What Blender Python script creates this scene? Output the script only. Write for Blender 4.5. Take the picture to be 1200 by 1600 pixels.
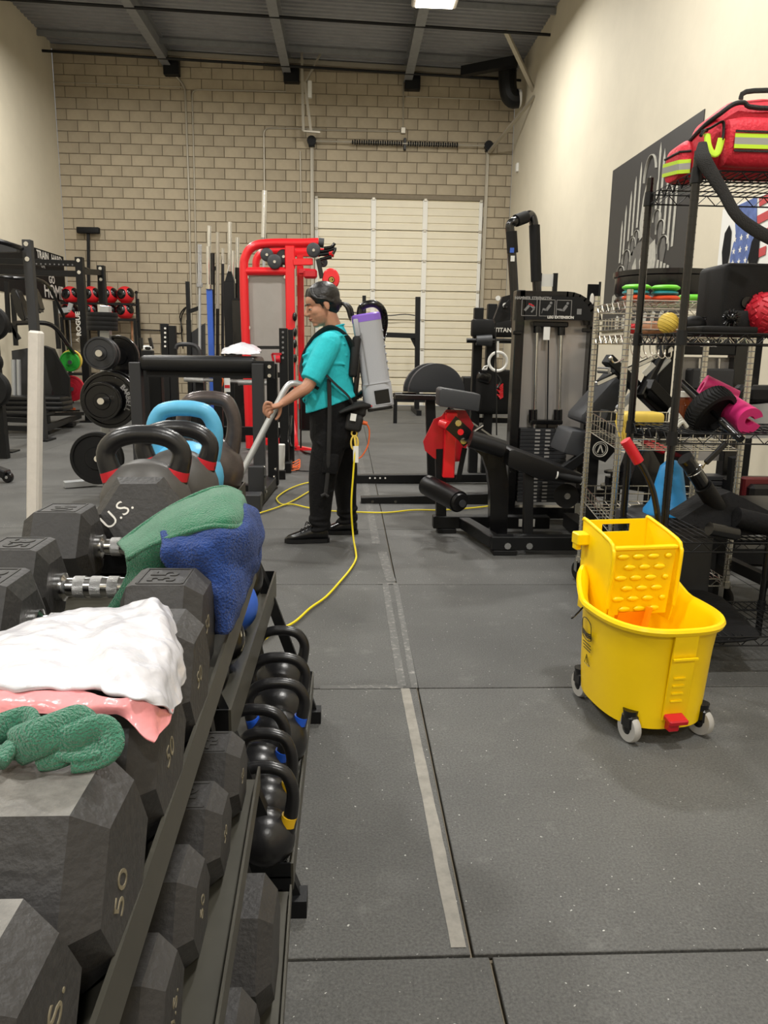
import bpy, bmesh, math, random
from mathutils import Vector as V, Matrix, Euler, noise
random.seed(7)
PI = math.pi
col = bpy.context.scene.collection
scene = bpy.context.scene
for o in list(bpy.data.objects): bpy.data.objects.remove(o)

# ---------------- camera, world, lamps, exposure ----------------
FPX, PITCH, YAW, ROLL, CAMH = 1200.0, math.radians(11.9), math.radians(2.8), math.radians(0.87), 1.16
cC = V((0, 0, CAMH))
cD = V((math.sin(YAW)*math.cos(PITCH), math.cos(YAW)*math.cos(PITCH), -math.sin(PITCH)))
r0 = V((math.cos(YAW), -math.sin(YAW), 0)); u0 = r0.cross(cD)
cR = r0*math.cos(ROLL)+u0*math.sin(ROLL); cU = -r0*math.sin(ROLL)+u0*math.cos(ROLL)
cam = bpy.data.cameras.new('camera'); camo = bpy.data.objects.new('camera', cam); col.objects.link(camo)
m3 = Matrix((cR, cU, -cD)).transposed()
camo.matrix_world = Matrix.Translation(cC) @ m3.to_4x4()
cam.sensor_fit = 'VERTICAL'; cam.sensor_height = 24.0; cam.lens = 24.0*FPX/1600.0
cam.clip_start = 0.02; cam.clip_end = 200
scene.camera = camo
world = bpy.data.worlds.new('world'); scene.world = world; world.use_nodes = True
world.node_tree.nodes['Background'].inputs[0].default_value = (0.9, 0.95, 1, 1)
world.node_tree.nodes['Background'].inputs[1].default_value = 0.3
scene.view_settings.view_transform = 'Standard'; scene.view_settings.look = 'None'
scene.view_settings.gamma = 1.0; scene.view_settings.use_curve_mapping = False
scene.view_settings.exposure = 0.0
LAMP_W = 205.0
LAMPS = [(x, y) for y in (12.3, 6.6, 1.0, -4.5) for x in (-3.76, 1.23)]
for (x, y) in LAMPS:
    ld = bpy.data.lights.new('high_bay_lamp', 'AREA'); ld.shape = 'RECTANGLE'; ld.size = 0.5; ld.size_y = 0.34
    ld.energy = LAMP_W; ld.color = (1.0, 0.975, 0.925)
    lo = bpy.data.objects.new('high_bay_lamp', ld); lo.location = (x, y, 6.05); col.objects.link(lo)

# a pixel of the 1200x1600 photograph and a plane of the room give a point of the room
def ray(px, py): return cD*FPX + cR*(px-600) - cU*(py-800)
def A(px, py, Y): d = ray(px, py); return cC + d*(Y/d.y)
def AX(px, py, X): d = ray(px, py); return cC + d*(X/d.x)
def AZ(px, py, z=0.0): d = ray(px, py); return cC + d*((z-CAMH)/d.z)

# ---------------- materials ----------------
def lin(c):
    return tuple([(x/255/12.92 if x/255 <= .04045 else ((x/255+.055)/1.055)**2.4) for x in c[:3]]+[1.0])
def mat(name, c, rough=.5, metal=0.0, var=0.0, vs=8.0, bump=0.0, bs=60.0, c2=None, emis=0.0, spec=.5, coat=0.0, trans=0.0, alpha=1.0, rnd=0.0, sub=0.0, sheen=0.0, thr=None):
    m = bpy.data.materials.new(name); m.use_nodes = True
    nt = m.node_tree; N = nt.nodes; L = nt.links; b = N['Principled BSDF']
    b.inputs['Base Color'].default_value = lin(c); b.inputs['Roughness'].default_value = rough
    b.inputs['Metallic'].default_value = metal; b.inputs['Specular IOR Level'].default_value = spec
    b.inputs['Coat Weight'].default_value = coat; b.inputs['Transmission Weight'].default_value = trans
    b.inputs['Alpha'].default_value = alpha; b.inputs['Sheen Weight'].default_value = sheen
    if sub: b.inputs['Subsurface Weight'].default_value = sub; b.inputs['Subsurface Radius'].default_value = (.02, .01, .005); b.inputs['Subsurface Scale'].default_value = .5
    if emis:
        b.inputs['Emission Color'].default_value = lin(c); b.inputs['Emission Strength'].default_value = emis
    tc = N.new('ShaderNodeTexCoord')
    out = None
    if var or c2:
        n = N.new('ShaderNodeTexNoise'); n.inputs['Scale'].default_value = vs; n.inputs['Detail'].default_value = 6; n.inputs['Roughness'].default_value = .65
        L.new(tc.outputs['Object'], n.inputs['Vector'])
        r = N.new('ShaderNodeValToRGB'); L.new(n.outputs['Fac'], r.inputs['Fac'])
        if c2:
            a, z = lin(c), lin(c2)
        else:
            a = tuple([max(0, x*(1-var)) for x in lin(c)[:3]]+[1]); z = tuple([min(1, x*(1+var)) for x in lin(c)[:3]]+[1])
        r.color_ramp.elements[0].color = a; r.color_ramp.elements[1].color = z
        lo_, hi_ = thr if thr else (.33, .67)
        r.color_ramp.elements[0].position = lo_; r.color_ramp.elements[1].position = hi_
        out = r.outputs['Color']
    if rnd:
        oi = N.new('ShaderNodeObjectInfo'); mr = N.new('ShaderNodeMapRange')
        mr.inputs['To Min'].default_value = 1-rnd; mr.inputs['To Max'].default_value = 1+rnd
        L.new(oi.outputs['Random'], mr.inputs['Value'])
        mx = N.new('ShaderNodeMix'); mx.data_type = 'RGBA'; mx.blend_type = 'MULTIPLY'; mx.inputs['Factor'].default_value = 1
        if out: L.new(out, mx.inputs['A'])
        else: mx.inputs['A'].default_value = lin(c)
        L.new(mr.outputs['Result'], mx.inputs['B']); out = mx.outputs['Result']
    if out: L.new(out, b.inputs['Base Color'])
    if bump:
        n = N.new('ShaderNodeTexNoise'); n.inputs['Scale'].default_value = bs; n.inputs['Detail'].default_value = 4
        L.new(tc.outputs['Object'], n.inputs['Vector'])
        bp = N.new('ShaderNodeBump'); bp.inputs['Strength'].default_value = bump; bp.inputs['Distance'].default_value = .01
        L.new(n.outputs['Fac'], bp.inputs['Height']); L.new(bp.outputs['Normal'], b.inputs['Normal'])
    return m

M = dict(
 block=mat('painted_block', (168, 156, 134), .85, var=.09, vs=3, bump=.35, bs=70, rnd=.07),
 mortar=mat('mortar', (128, 118, 101), .9, var=.1),
 plaster=mat('cream_wall', (208, 200, 180), .72, var=.035, vs=1.6, bump=.12, bs=14),
 deck=mat('roof_deck', (140, 142, 146), .6, var=.08, vs=4),
 beam=mat('grey_beam', (128, 130, 133), .6, var=.1),
 conduit=mat('conduit', (178, 172, 158), .4, .5),
 door=mat('door_panel', (226, 218, 196), .55, var=.03, vs=3),
 doorw=mat('door_stile', (232, 230, 222), .5),
 dark=mat('black_steel', (17, 18, 20), .45, .1, spec=.32, bump=.06, bs=300),
 gloss=mat('gloss_black', (10, 10, 12), .26, coat=.15),
 char=mat('charcoal_steel', (42, 43, 46), .5),
 vinyl=mat('black_vinyl', (15, 15, 17), .36, spec=.38, bump=.12, bs=260),
 greyvinyl=mat('grey_vinyl', (52, 54, 58), .5, bump=.12, bs=260),
 rubber=mat('black_rubber', (19, 19, 20), .62, spec=.25, var=.15, vs=20, bump=.1, bs=200),
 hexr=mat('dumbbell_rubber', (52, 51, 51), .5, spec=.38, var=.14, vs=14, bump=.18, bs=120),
 hexl=mat('dumbbell_rubber_worn_lit', (104, 102, 98), .55, var=.35, vs=26, bump=.2, bs=140),  # scuffed rubber, with light from above painted into the paler grey
 chrome=mat('chrome', (215, 215, 215), .16, 1.0),
 knurl=mat('knurled_chrome', (190, 190, 190), .38, .9, bump=.6, bs=900),
 alum=mat('brushed_aluminium', (186, 189, 192), .38, .55),
 zinc=mat('zinc_wire', (205, 202, 192), .26, .95),
 steelplate=mat('smoked_shield', (150, 146, 142), .2, .0, var=.06, vs=3, spec=.7),
 redm=mat('red_frame', (226, 28, 38), .32, coat=.3),
 redd=mat('dark_red', (190, 14, 34), .38, coat=.2),
 redball=mat('red_ball', (205, 30, 38), .45),
 yellow=mat('bucket_yellow', (255, 213, 6), .34, var=.03, vs=4, spec=.4),
 amber=mat('wringer_amber', (250, 150, 10), .4),
 yel=mat('yellow_cord', (228, 208, 30), .45),
 org=mat('orange_cord', (240, 110, 50), .5),
 green=mat('green_towel', (22, 118, 82), .95, var=.12, vs=40, bump=.8, bs=420, sheen=.4),
 blue=mat('blue_towel', (22, 62, 136), .95, var=.25, vs=26, bump=1.0, bs=300, sheen=.12),
 kblue=mat('blue_kettlebell', (84, 168, 208), .42, var=.08, vs=16),
 kbrown=mat('bronze_kettlebell', (76, 68, 66), .3, .3, var=.25, vs=20),
 kball=mat('grey_kettlebell', (70, 68, 66), .5, var=.12, vs=18),
 khandle=mat('black_enamel', (28, 28, 30), .3, bump=.05, bs=120),
 kring=mat('red_band', (196, 24, 40), .5),
 kringb=mat('blue_band', (24, 84, 200), .5),
 kringy=mat('yellow_band', (222, 178, 24), .5),
 chipped=mat('chipped_enamel', (22, 22, 24), .3, c2=(205, 200, 182), vs=38, thr=(.58, .62)),
 white=mat('white_paint', (214, 208, 200), .55, var=.05, vs=20),
 label=mat('white_label', (226, 226, 222), .6),
 vac=mat('vacuum_grey', (166, 168, 174), .45, bump=.1, bs=160),
 purple=mat('purple_plastic', (134, 98, 200), .4),
 teal=mat('teal_cotton', (40, 192, 204), .85, var=.05, vs=20, bump=.3, bs=60),
 cloth=mat('black_cloth', (11, 11, 13), .85, spec=.25, bump=.4, bs=60, var=.15, vs=14),
 webbing=mat('black_webbing', (26, 25, 25), .7, bump=.4, bs=300),
 hair=mat('black_hair', (20, 17, 16), .38, bump=.3, bs=90, var=.3, vs=60),
 bag=mat('white_plastic_film', (206, 206, 213), .22, spec=.7, sub=0.0, bump=.4, bs=24),
 pink=mat('pink_drawstring_film', (232, 150, 154), .25, bump=.4, bs=28),
 poster=mat('poster_black', (52, 50, 49), .55),
 posterl=mat('poster_print', (176, 174, 164), .6, var=.15, vs=20),
 posterm=mat('poster_print_mid', (98, 96, 92), .6, var=.15, vs=20),
 print=mat('white_print', (225, 222, 215), .6),
 printg=mat('grey_print', (150, 148, 145), .6),
 bagred=mat('red_nylon', (204, 26, 50), .6, bump=.4, bs=90, var=.08, vs=14),
 hivis=mat('lime_tape', (196, 232, 50), .5),
 refl=mat('silver_tape', (160, 160, 158), .4, .2),
 lime=mat('lime_plastic', (110, 214, 50), .4),
 tealp=mat('teal_plastic', (50, 150, 160), .4),
 orange=mat('orange_plastic', (236, 88, 50), .4),
 yball=mat('yellow_ball', (226, 196, 84), .5),
 brown=mat('brown_leather', (170, 120, 86), .6),
 magenta=mat('magenta_foam', (206, 44, 116), .55, var=.05),
 cyanp=mat('blue_plastic', (30, 140, 210), .4),
 wblue=mat('blue_rubber', (50, 96, 196), .5),
 greenp=mat('green_bumper', (36, 160, 50), .5),
 redp=mat('red_bumper', (176, 24, 44), .5),
 grey=mat('mid_grey', (120, 120, 120), .6),
 tyre=mat('grey_tyre', (170, 168, 164), .6),
 floorm=None,
)

# rubber floor with fine speckle and dull scuffs
def floor_mat():
    m = bpy.data.materials.new('rubber_mat'); m.use_nodes = True
    N, L = m.node_tree.nodes, m.node_tree.links; b = N['Principled BSDF']
    tc = N.new('ShaderNodeNewGeometry')
    def noi(s, d, r=.6):
        n = N.new('ShaderNodeTexNoise'); n.inputs['Scale'].default_value = s; n.inputs['Detail'].default_value = d; n.inputs['Roughness'].default_value = r
        L.new(tc.outputs['Position'], n.inputs['Vector']); return n
    def ramp(n, p0, p1, c0, c1):
        r = N.new('ShaderNodeValToRGB'); e = r.color_ramp.elements; e[0].position = p0; e[1].position = p1; e[0].color = c0; e[1].color = c1
        L.new(n.outputs['Fac'], r.inputs['Fac']); return r
    def mix(a, bb, mode, f):
        x = N.new('ShaderNodeMix'); x.data_type = 'RGBA'; x.blend_type = mode; x.inputs['Factor'].default_value = f
        L.new(a, x.inputs['A']); L.new(bb, x.inputs['B']); return x.outputs['Result']
    base = ramp(noi(1.3, 5), .3, .7, lin((73, 73, 72)), lin((90, 90, 88)))
    grain = ramp(noi(160, 3, .7), .3, .75, (.62, .62, .62, 1), (1.45, 1.45, 1.45, 1))
    c = mix(base.outputs['Color'], grain.outputs['Color'], 'MULTIPLY', 1)
    scuff = ramp(noi(5.5, 8, .72), .57, .78, (0, 0, 0, 1), (.06, .06, .057, 1))
    c = mix(c, scuff.outputs['Color'], 'ADD', 1)
    spk = ramp(noi(95, 1, .5), .745, .775, (0, 0, 0, 1), (.35, .35, .33, 1))
    c = mix(c, spk.outputs['Color'], 'ADD', 1)
    oi = N.new('ShaderNodeObjectInfo'); mr = N.new('ShaderNodeMapRange'); mr.inputs['To Min'].default_value = .9; mr.inputs['To Max'].default_value = 1.1
    L.new(oi.outputs['Random'], mr.inputs['Value'])
    c = mix(c, mr.outputs['Result'], 'MULTIPLY', 1)
    L.new(c, b.inputs['Base Color']); b.inputs['Roughness'].default_value = .62; b.inputs['Specular IOR Level'].default_value = .4
    bp = N.new('ShaderNodeBump'); bp.inputs['Strength'].default_value = .5; bp.inputs['Distance'].default_value = .004
    L.new(noi(190, 4).outputs['Fac'], bp.inputs['Height']); L.new(bp.outputs['Normal'], b.inputs['Normal'])
    return m
M['floorm'] = floor_mat()

# ---------------- mesh builder ----------------
def frame(d):
    d = V(d).normalized(); up = V((0, 0, 1)) if abs(d.z) < .95 else V((0, 1, 0))
    x = up.cross(d).normalized(); return x, d.cross(x).normalized(), d
class MB:
    def __init__(s): s.bm = bmesh.new()
    def _q(s, vs, i=0):
        try:
            f = s.bm.faces.new(vs); f.material_index = i; return f
        except ValueError: return None
    def box(s, c, size, rot=None, bev=0.0, seg=1, i=0):
        c = V(c); h = V(size)/2
        R = rot if rot is not None else Matrix.Identity(3)
        if isinstance(R, (tuple, list)): R = Euler(R).to_matrix()
        vs = [s.bm.verts.new(c + R @ V((x*h.x, y*h.y, z*h.z))) for x in (-1, 1) for y in (-1, 1) for z in (-1, 1)]
        fs = [s._q([vs[k] for k in q], i) for q in ((0, 1, 3, 2), (4, 6, 7, 5), (0, 4, 5, 1), (2, 3, 7, 6), (0, 2, 6, 4), (1, 5, 7, 3))]
        if bev:
            es = list({e for f in fs for e in f.edges})
            bmesh.ops.bevel(s.bm, geom=es, offset=min(bev, min(size)*.48), segments=seg, affect='EDGES', profile=.5)
        return s
    def bar(s, a, b, w, h, bev=0.0, i=0, roll=0.0, ext=0.0):
        a, b = V(a), V(b); d = (b-a); l = d.length; x, y, z = frame(d)
        R = Matrix((x, y, z)).transposed()
        if roll: R = R @ Matrix.Rotation(roll, 3, 'Z')
        return s.box((a+b)/2, (w, h, l+ext), R, bev, 1, i)
    def ring(s, c, x, y, r, n, ry=None):
        return [s.bm.verts.new(c + x*math.cos(2*PI*k/n)*r + y*math.sin(2*PI*k/n)*(ry or r)) for k in range(n)]
    def loft(s, rings, caps=True, i=0, closed=False):
        for a, b in zip(rings, rings[1:]+([rings[0]] if closed else [])):
            n = len(a)
            for k in range(n): s._q([a[k], a[(k+1) % n], b[(k+1) % n], b[k]], i)
        if caps and not closed:
            s._q(list(reversed(rings[0])), i); s._q(rings[-1], i)
        return s
    def cyl(s, a, b, r, r2=None, n=14, caps=True, i=0):
        a, b = V(a), V(b); x, y, z = frame(b-a)
        return s.loft([s.ring(a, x, y, r, n), s.ring(b, x, y, r if r2 is None else r2, n)], caps, i)
    def tube(s, pts, r, n=8, i=0, closed=False, smooth=0, flat=None):
        pts = [V(p) for p in pts]; rs = r if isinstance(r, (list, tuple)) else [r]*len(pts)
        if smooth: pts, rs = catmull(pts, rs, smooth, closed)
        N = len(pts); rings = []; x = None
        for k in range(N):
            if closed: d = pts[(k+1) % N]-pts[k-1]
            else: d = pts[min(k+1, N-1)]-pts[max(k-1, 0)]
            if d.length < 1e-9: d = V((0, 0, 1))
            d.normalize()
            if x is None: x, y, _ = frame(d)
            else:
                x = (x - d*x.dot(d)); x = x.normalized() if x.length > 1e-6 else frame(d)[0]
                y = d.cross(x).normalized()
            rings.append(s.ring(pts[k], x, y, rs[k], n, rs[k]*flat if flat else None))
        return s.loft(rings, True, i, closed)
    def lathe(s, prof, o=(0, 0, 0), axis=(0, 0, 1), n=20, i=0, sx=1, sy=1):
        x, y, z = frame(axis); o = V(o)
        if tuple(axis) == (0, 0, 1): x, y, z = V((1, 0, 0)), V((0, 1, 0)), V((0, 0, 1))
        rings = [s.ring(o+z*h, x, y, max(r, 1e-4)*sx, n, max(r, 1e-4)*sy) for r, h in prof]
        return s.loft(rings, True, i)
    def ball(s, c, r, sc=(1, 1, 1), n=16, rot=None, i=0):
        R = rot if rot is not None else Matrix.Identity(3)
        if isinstance(R, (tuple, list)): R = Euler(R).to_matrix()
        c = V(c); m = n//2; rings = []
        for j in range(1, m):
            t = PI*j/m
            rings.append([s.bm.verts.new(c + R @ V((math.sin(t)*math.cos(2*PI*k/n)*r*sc[0], math.sin(t)*math.sin(2*PI*k/n)*r*sc[1], -math.cos(t)*r*sc[2]))) for k in range(n)])
        a = s.bm.verts.new(c + R @ V((0, 0, -r*sc[2]))); b = s.bm.verts.new(c + R @ V((0, 0, r*sc[2])))
        s.loft(rings, False, i)
        for k in range(n):
            s._q([a, rings[0][(k+1) % n], rings[0][k]], i); s._q([b, rings[-1][k], rings[-1][(k+1) % n]], i)
        return s
    def prism(s, pts, o, ux, uy, th, i=0, bev=0.0):
        o, ux, uy = V(o), V(ux).normalized(), V(uy).normalized(); nz = ux.cross(uy).normalized()*th
        a = [s.bm.verts.new(o+ux*p[0]+uy*p[1]-nz/2) for p in pts]; b = [s.bm.verts.new(o+ux*p[0]+uy*p[1]+nz/2) for p in pts]
        n = len(a); fs = [s._q(list(reversed(a)), i), s._q(b, i)]
        for k in range(n): fs.append(s._q([a[k], a[(k+1) % n], b[(k+1) % n], b[k]], i))
        if bev:
            es = list({e for f in fs[:2] if f for e in f.edges})
            bmesh.ops.bevel(s.bm, geom=es, offset=bev, segments=2, affect='EDGES', profile=.5)
        return s
    def poly(s, pts3, nrm, th, i=0):
        nz = V(nrm).normalized()*th
        a = [s.bm.verts.new(V(p)) for p in pts3]; b = [s.bm.verts.new(V(p)+nz) for p in pts3]; n = len(a)
        s._q(list(reversed(a)), i); s._q(b, i)
        for k in range(n): s._q([a[k], a[(k+1) % n], b[(k+1) % n], b[k]], i)
        return s
def catmull(pts, rs, sub, closed=False):
    out, ro = [], []; N = len(pts)
    for k in range(N if closed else N-1):
        p = [pts[(k+j) % N] if closed else pts[min(max(k+j, 0), N-1)] for j in (-1, 0, 1, 2)]
        for t in range(sub):
            u = t/sub
            out.append(.5*((2*p[1]) + (p[2]-p[0])*u + (2*p[0]-5*p[1]+4*p[2]-p[3])*u*u + (3*p[1]-p[0]-3*p[2]+p[3])*u**3))
            ro.append(rs[k]*(1-u)+rs[(k+1) % N]*u)
    if not closed: out.append(pts[-1]); ro.append(rs[-1])
    return out, ro
def arc(c, r, a0, a1, n, ux=(1, 0, 0), uy=(0, 0, 1)):
    c, ux, uy = V(c), V(ux), V(uy)
    return [c+ux*math.cos(a0+(a1-a0)*k/n)*r+uy*math.sin(a0+(a1-a0)*k/n)*r for k in range(n+1)]

def rootM(p):
    while p.parent: p = p.parent
    return Matrix.LocRotScale(p.location, p.rotation_euler, None)
def finish(mb, name, m, sm=30):
    bmesh.ops.recalc_face_normals(mb.bm, faces=mb.bm.faces[:])
    me = bpy.data.meshes.new(name); mb.bm.to_mesh(me); mb.bm.free()
    for x in (m if isinstance(m, (list, tuple)) else [m]): me.materials.append(M[x] if isinstance(x, str) else x)
    if sm:
        for p in me.polygons: p.use_smooth = True
        me.set_sharp_from_angle(angle=math.radians(sm))
    return me
def part(name, mb, m, parent, label=None, sm=30, kind=None):
    inv = rootM(parent).inverted()
    bmesh.ops.transform(mb.bm, matrix=inv, verts=mb.bm.verts[:])
    o = bpy.data.objects.new(name, finish(mb, name, m, sm)); col.objects.link(o); o.parent = parent
    if label: o['label'] = label
    if kind: o['kind'] = kind
    return o
def thing(name, label, cat, loc=(0, 0, 0), rz=0.0, group=None, rot=None):
    o = bpy.data.objects.new(name, None); col.objects.link(o); o.empty_display_size = .1
    o.location = loc; o.rotation_euler = rot if rot else (0, 0, rz); o['label'] = label; o['category'] = cat
    if group: o['group'] = group
    return o
def solo(name, label, cat, mb, m, group=None, sm=30, kind=None):
    vs = [v.co for v in mb.bm.verts]
    c = V(((min(v.x for v in vs)+max(v.x for v in vs))/2, (min(v.y for v in vs)+max(v.y for v in vs))/2, min(v.z for v in vs)))
    bmesh.ops.translate(mb.bm, vec=-c, verts=mb.bm.verts[:])
    o = bpy.data.objects.new(name, finish(mb, name, m, sm)); col.objects.link(o); o.location = c
    o['label'] = label; o['category'] = cat
    if group: o['group'] = group
    if kind: o['kind'] = kind
    return o
def struct(name, mb, m, label=None, sm=30):
    o = bpy.data.objects.new(name, finish(mb, name, m, sm)); col.objects.link(o); o['kind'] = 'structure'
    if label: o['label'] = label
    return o
def dup(r, loc=None, rot=None, label=None, scale=None, group=None):
    c = r.copy(); col.objects.link(c)
    if loc is not None: c.location = loc
    if rot is not None: c.rotation_euler = rot
    if scale is not None: c.scale = scale
    if label: c['label'] = label
    if group: c['group'] = group
    def rec(a, b):
        for ch in list(a.children):
            d = ch.copy(); col.objects.link(d); d.parent = b; rec(ch, d)
    rec(r, c); return c
def text_mb(s, size, th, o, ux, uy, depth=None, bold=0.0, sx=1.0):
    # lettering as real thin geometry
    cu = bpy.data.curves.new('t', 'FONT'); cu.body = s; cu.size = size; cu.align_x = 'CENTER'; cu.align_y = 'CENTER'; cu.extrude = th; cu.offset = bold; cu.resolution_u = 3
    ob = bpy.data.objects.new('t', cu); col.objects.link(ob)
    dg = bpy.context.evaluated_depsgraph_get(); me = bpy.data.meshes.new_from_object(ob.evaluated_get(dg))
    bpy.data.objects.remove(ob); bpy.data.curves.remove(cu)
    ux, uy = V(ux).normalized(), V(uy).normalized(); uz = ux.cross(uy).normalized()
    mt = Matrix((ux*sx, uy, uz)).transposed().to_4x4(); mt.translation = V(o)
    me.transform(mt); mb = MB(); mb.bm.from_mesh(me); bpy.data.meshes.remove(me); return mb
def merge(a, b):
    me = bpy.data.meshes.new('x'); b.bm.to_mesh(me); b.bm.free(); a.bm.from_mesh(me); bpy.data.meshes.remove(me); return a
X, Y_, Z = V((1, 0, 0)), V((0, 1, 0)), V((0, 0, 1))
# ---------------- the room ----------------
XL, XR, YB, YN = -5.74, 3.31, 16.6, -7.0
def roofz(x): return 6.84-.027*(x-XL)
fl = struct('floor', MB().box(((XL+XR)/2, (YB+YN)/2, -.06), (XR-XL, YB-YN, .09)), 'mortar', 'dark rubber gym floor')
MATH = .012
def mat_mesh(w, d):
    mb = MB().box((0, 0, MATH/2-.012), (w, d, MATH), None, .0015); return finish(mb, 'rubber_mat', 'floorm', 0)
ys = [1.285+1.2185*k for k in range(-7, 13)]
meshes = {}
def place_mat(x0, x1, y0, y1, g=.0025):
    x0, x1, y0, y1 = max(x0, XL), min(x1, XR), max(y0, YN), min(y1, YB)
    if x1-x0 < .05 or y1-y0 < .05: return
    k = (round(x1-x0, 3), round(y1-y0, 3))
    if k not in meshes: meshes[k] = mat_mesh(k[0]-2*g, k[1]-2*g)
    o = bpy.data.objects.new('rubber_mat', meshes[k]); col.objects.link(o); o.parent = fl
    o.location = ((x0+x1)/2, (y0+y1)/2, 0)
for y0 in ys:
    off = 0 if y0 > 1.2 else .035
    for k in range(-4, 3):
        x0 = .25+off+1.83*k
        place_mat(x0, x0+1.83, y0, y0+1.2185, .0035 if (y0 < 1.3) else .002)
# tape along the seam
tape = mat('tape_grey', (128, 124, 115), .5, var=.2, vs=22); M['tape'] = tape
M['tapeold'] = mat('tape_residue', (84, 84, 82), .6, c2=(138, 136, 131), vs=40, thr=(.52, .72))
def strip(pts, w, m, name='tape_strip', z=.0012):
    mb = MB(); prev = None
    for k, p in enumerate(pts):
        a = mb.bm.verts.new((p[0]-w/2+random.uniform(-.001, .001), p[1], z)); b = mb.bm.verts.new((p[0]+w/2+random.uniform(-.001, .001), p[1], z))
        if prev: mb._q([prev[0], prev[1], b, a])
        prev = (a, b)
    return part(name, mb, m, fl, sm=0)
def interp(a, b, n): return [tuple(V(a).lerp(V(b), k/n)) for k in range(n+1)]
a = AZ(717, 1481); b = AZ(633, 1076); strip(interp(a, b, 24), .031, 'tape')
a = AZ(648, 1075); b = AZ(618, 912); strip(interp(a, b, 16), .024, 'tapeold')
a = AZ(628, 1073); b = AZ(602, 912); strip(interp(a, b, 16), .03, 'tapeold')
a = AZ(611, 908); b = AZ(597, 862); strip(interp(a, b, 8), .05, 'tapeold')
a = AZ(588, 850); b = AZ(560, 700); strip(interp(a, b, 12), .05, 'tapeold')
mb = MB(); y = AZ(560, 1076).y; mb.box(((AZ(500, 1076).x+AZ(630, 1076).x)/2, y+.012, .001), (AZ(630, 1076).x-AZ(500, 1076).x, .03, .0012)); part('tape_strip', mb, 'tapeold', fl)
for py in (912,): 
    mb = MB(); y = AZ(612, py).y; mb.box((AZ(606, py).x, y, .001), (.1, .02, .0012)); part('tape_strip', mb, 'tapeold', fl)

# side walls, near wall
wl = struct('wall_left', MB().box((XL-.1, (YB+YN)/2, 3.45), (.2, YB-YN, 6.9)), 'plaster', 'cream tilt-up concrete wall')
wr = struct('wall_right', MB().box((XR+.1, (YB+YN)/2, 3.35), (.2, YB-YN, 6.7)), 'plaster', 'cream tilt-up concrete wall')
wn = struct('wall_near', MB().box(((XL+XR)/2, YN-.1, 3.45), (XR-XL+.4, .2, 6.9)), 'plaster')
# block wall: opening for the door, every block a piece
DX0, DX1, DZ = -.70, 2.755, 4.18
wb = struct('wall_back', MB().box(((XL+DX0)/2, YB+.12, 3.4), (DX0-XL, .2, 6.8)).box(((DX1+XR)/2, YB+.12, 3.4), (XR-DX1, .2, 6.8)).box(((DX0+DX1)/2, YB+.12, (DZ+6.7)/2), (DX1-DX0, .2, 6.7-DZ)), 'mortar', 'tan painted concrete block wall')
BH, BL, J = .2032, .4064, .011
def block_mb(mb, cx, cz, w, h=BH-J):
    c, hx, hz = V((cx, YB+.012, cz)), w/2, h/2
    f = [mb.bm.verts.new((cx+sx*(hx-.004), YB, cz+sz*(hz-.004))) for sx, sz in ((-1, -1), (1, -1), (1, 1), (-1, 1))]
    g = [mb.bm.verts.new((cx+sx*hx, YB+.006, cz+sz*hz)) for sx, sz in ((-1, -1), (1, -1), (1, 1), (-1, 1))]
    e = [mb.bm.verts.new((cx+sx*hx, YB+.03, cz+sz*hz)) for sx, sz in ((-1, -1), (1, -1), (1, 1), (-1, 1))]
    mb._q(f); 
    for k in range(4): mb._q([f[k], g[k], g[(k+1) % 4], f[(k+1) % 4]]); mb._q([g[k], e[k], e[(k+1) % 4], g[(k+1) % 4]])
blocks = []
row = 0; z = 0
while z < 6.75:
    x = XL-(BL/2 if row % 2 else 0)
    while x < XR:
        segs = [(max(x, XL), min(x+BL, XR))]
        if z+BH > .01 and z < DZ-.02:
            s2 = []
            for (p, q) in segs:
                if q <= DX0 or p >= DX1: s2.append((p, q))
                else:
                    if p < DX0-.03: s2.append((p, DX0))
                    if q > DX1+.03: s2.append((DX1, q))
            segs = s2
        for p, q in segs:
            h = BH-J
            if z+BH > roofz((p+q)/2)-.02: continue
            if q-p > .06: blocks.append(((p+q)/2, z+BH/2, q-p-J))
        x += BL
    z += BH; row += 1
# nearest to the middle of what shows are single pieces, the remainder one stuff part
blocks.sort(key=lambda b: (abs(b[1]-4.3)*1.0+(0 if b[1] > 2.2 else 3)+abs(b[0]+1.5)*.12))
bm_cache = {}
for b in blocks[:300]:
    k = round(b[2], 3)
    if k not in bm_cache:
        mb = MB(); block_mb(mb, 0, 0, k); bm_cache[k] = finish(mb, 'concrete_block', 'block', 0)
    o = bpy.data.objects.new('concrete_block', bm_cache[k]); col.objects.link(o); o.parent = wb; o.location = (b[0], 0, b[1])
mb = MB()
for b in blocks[300:]: block_mb(mb, b[0], b[1], b[2])
part('concrete_blocks', mb, 'block', wb, sm=0, kind='stuff')

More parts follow.
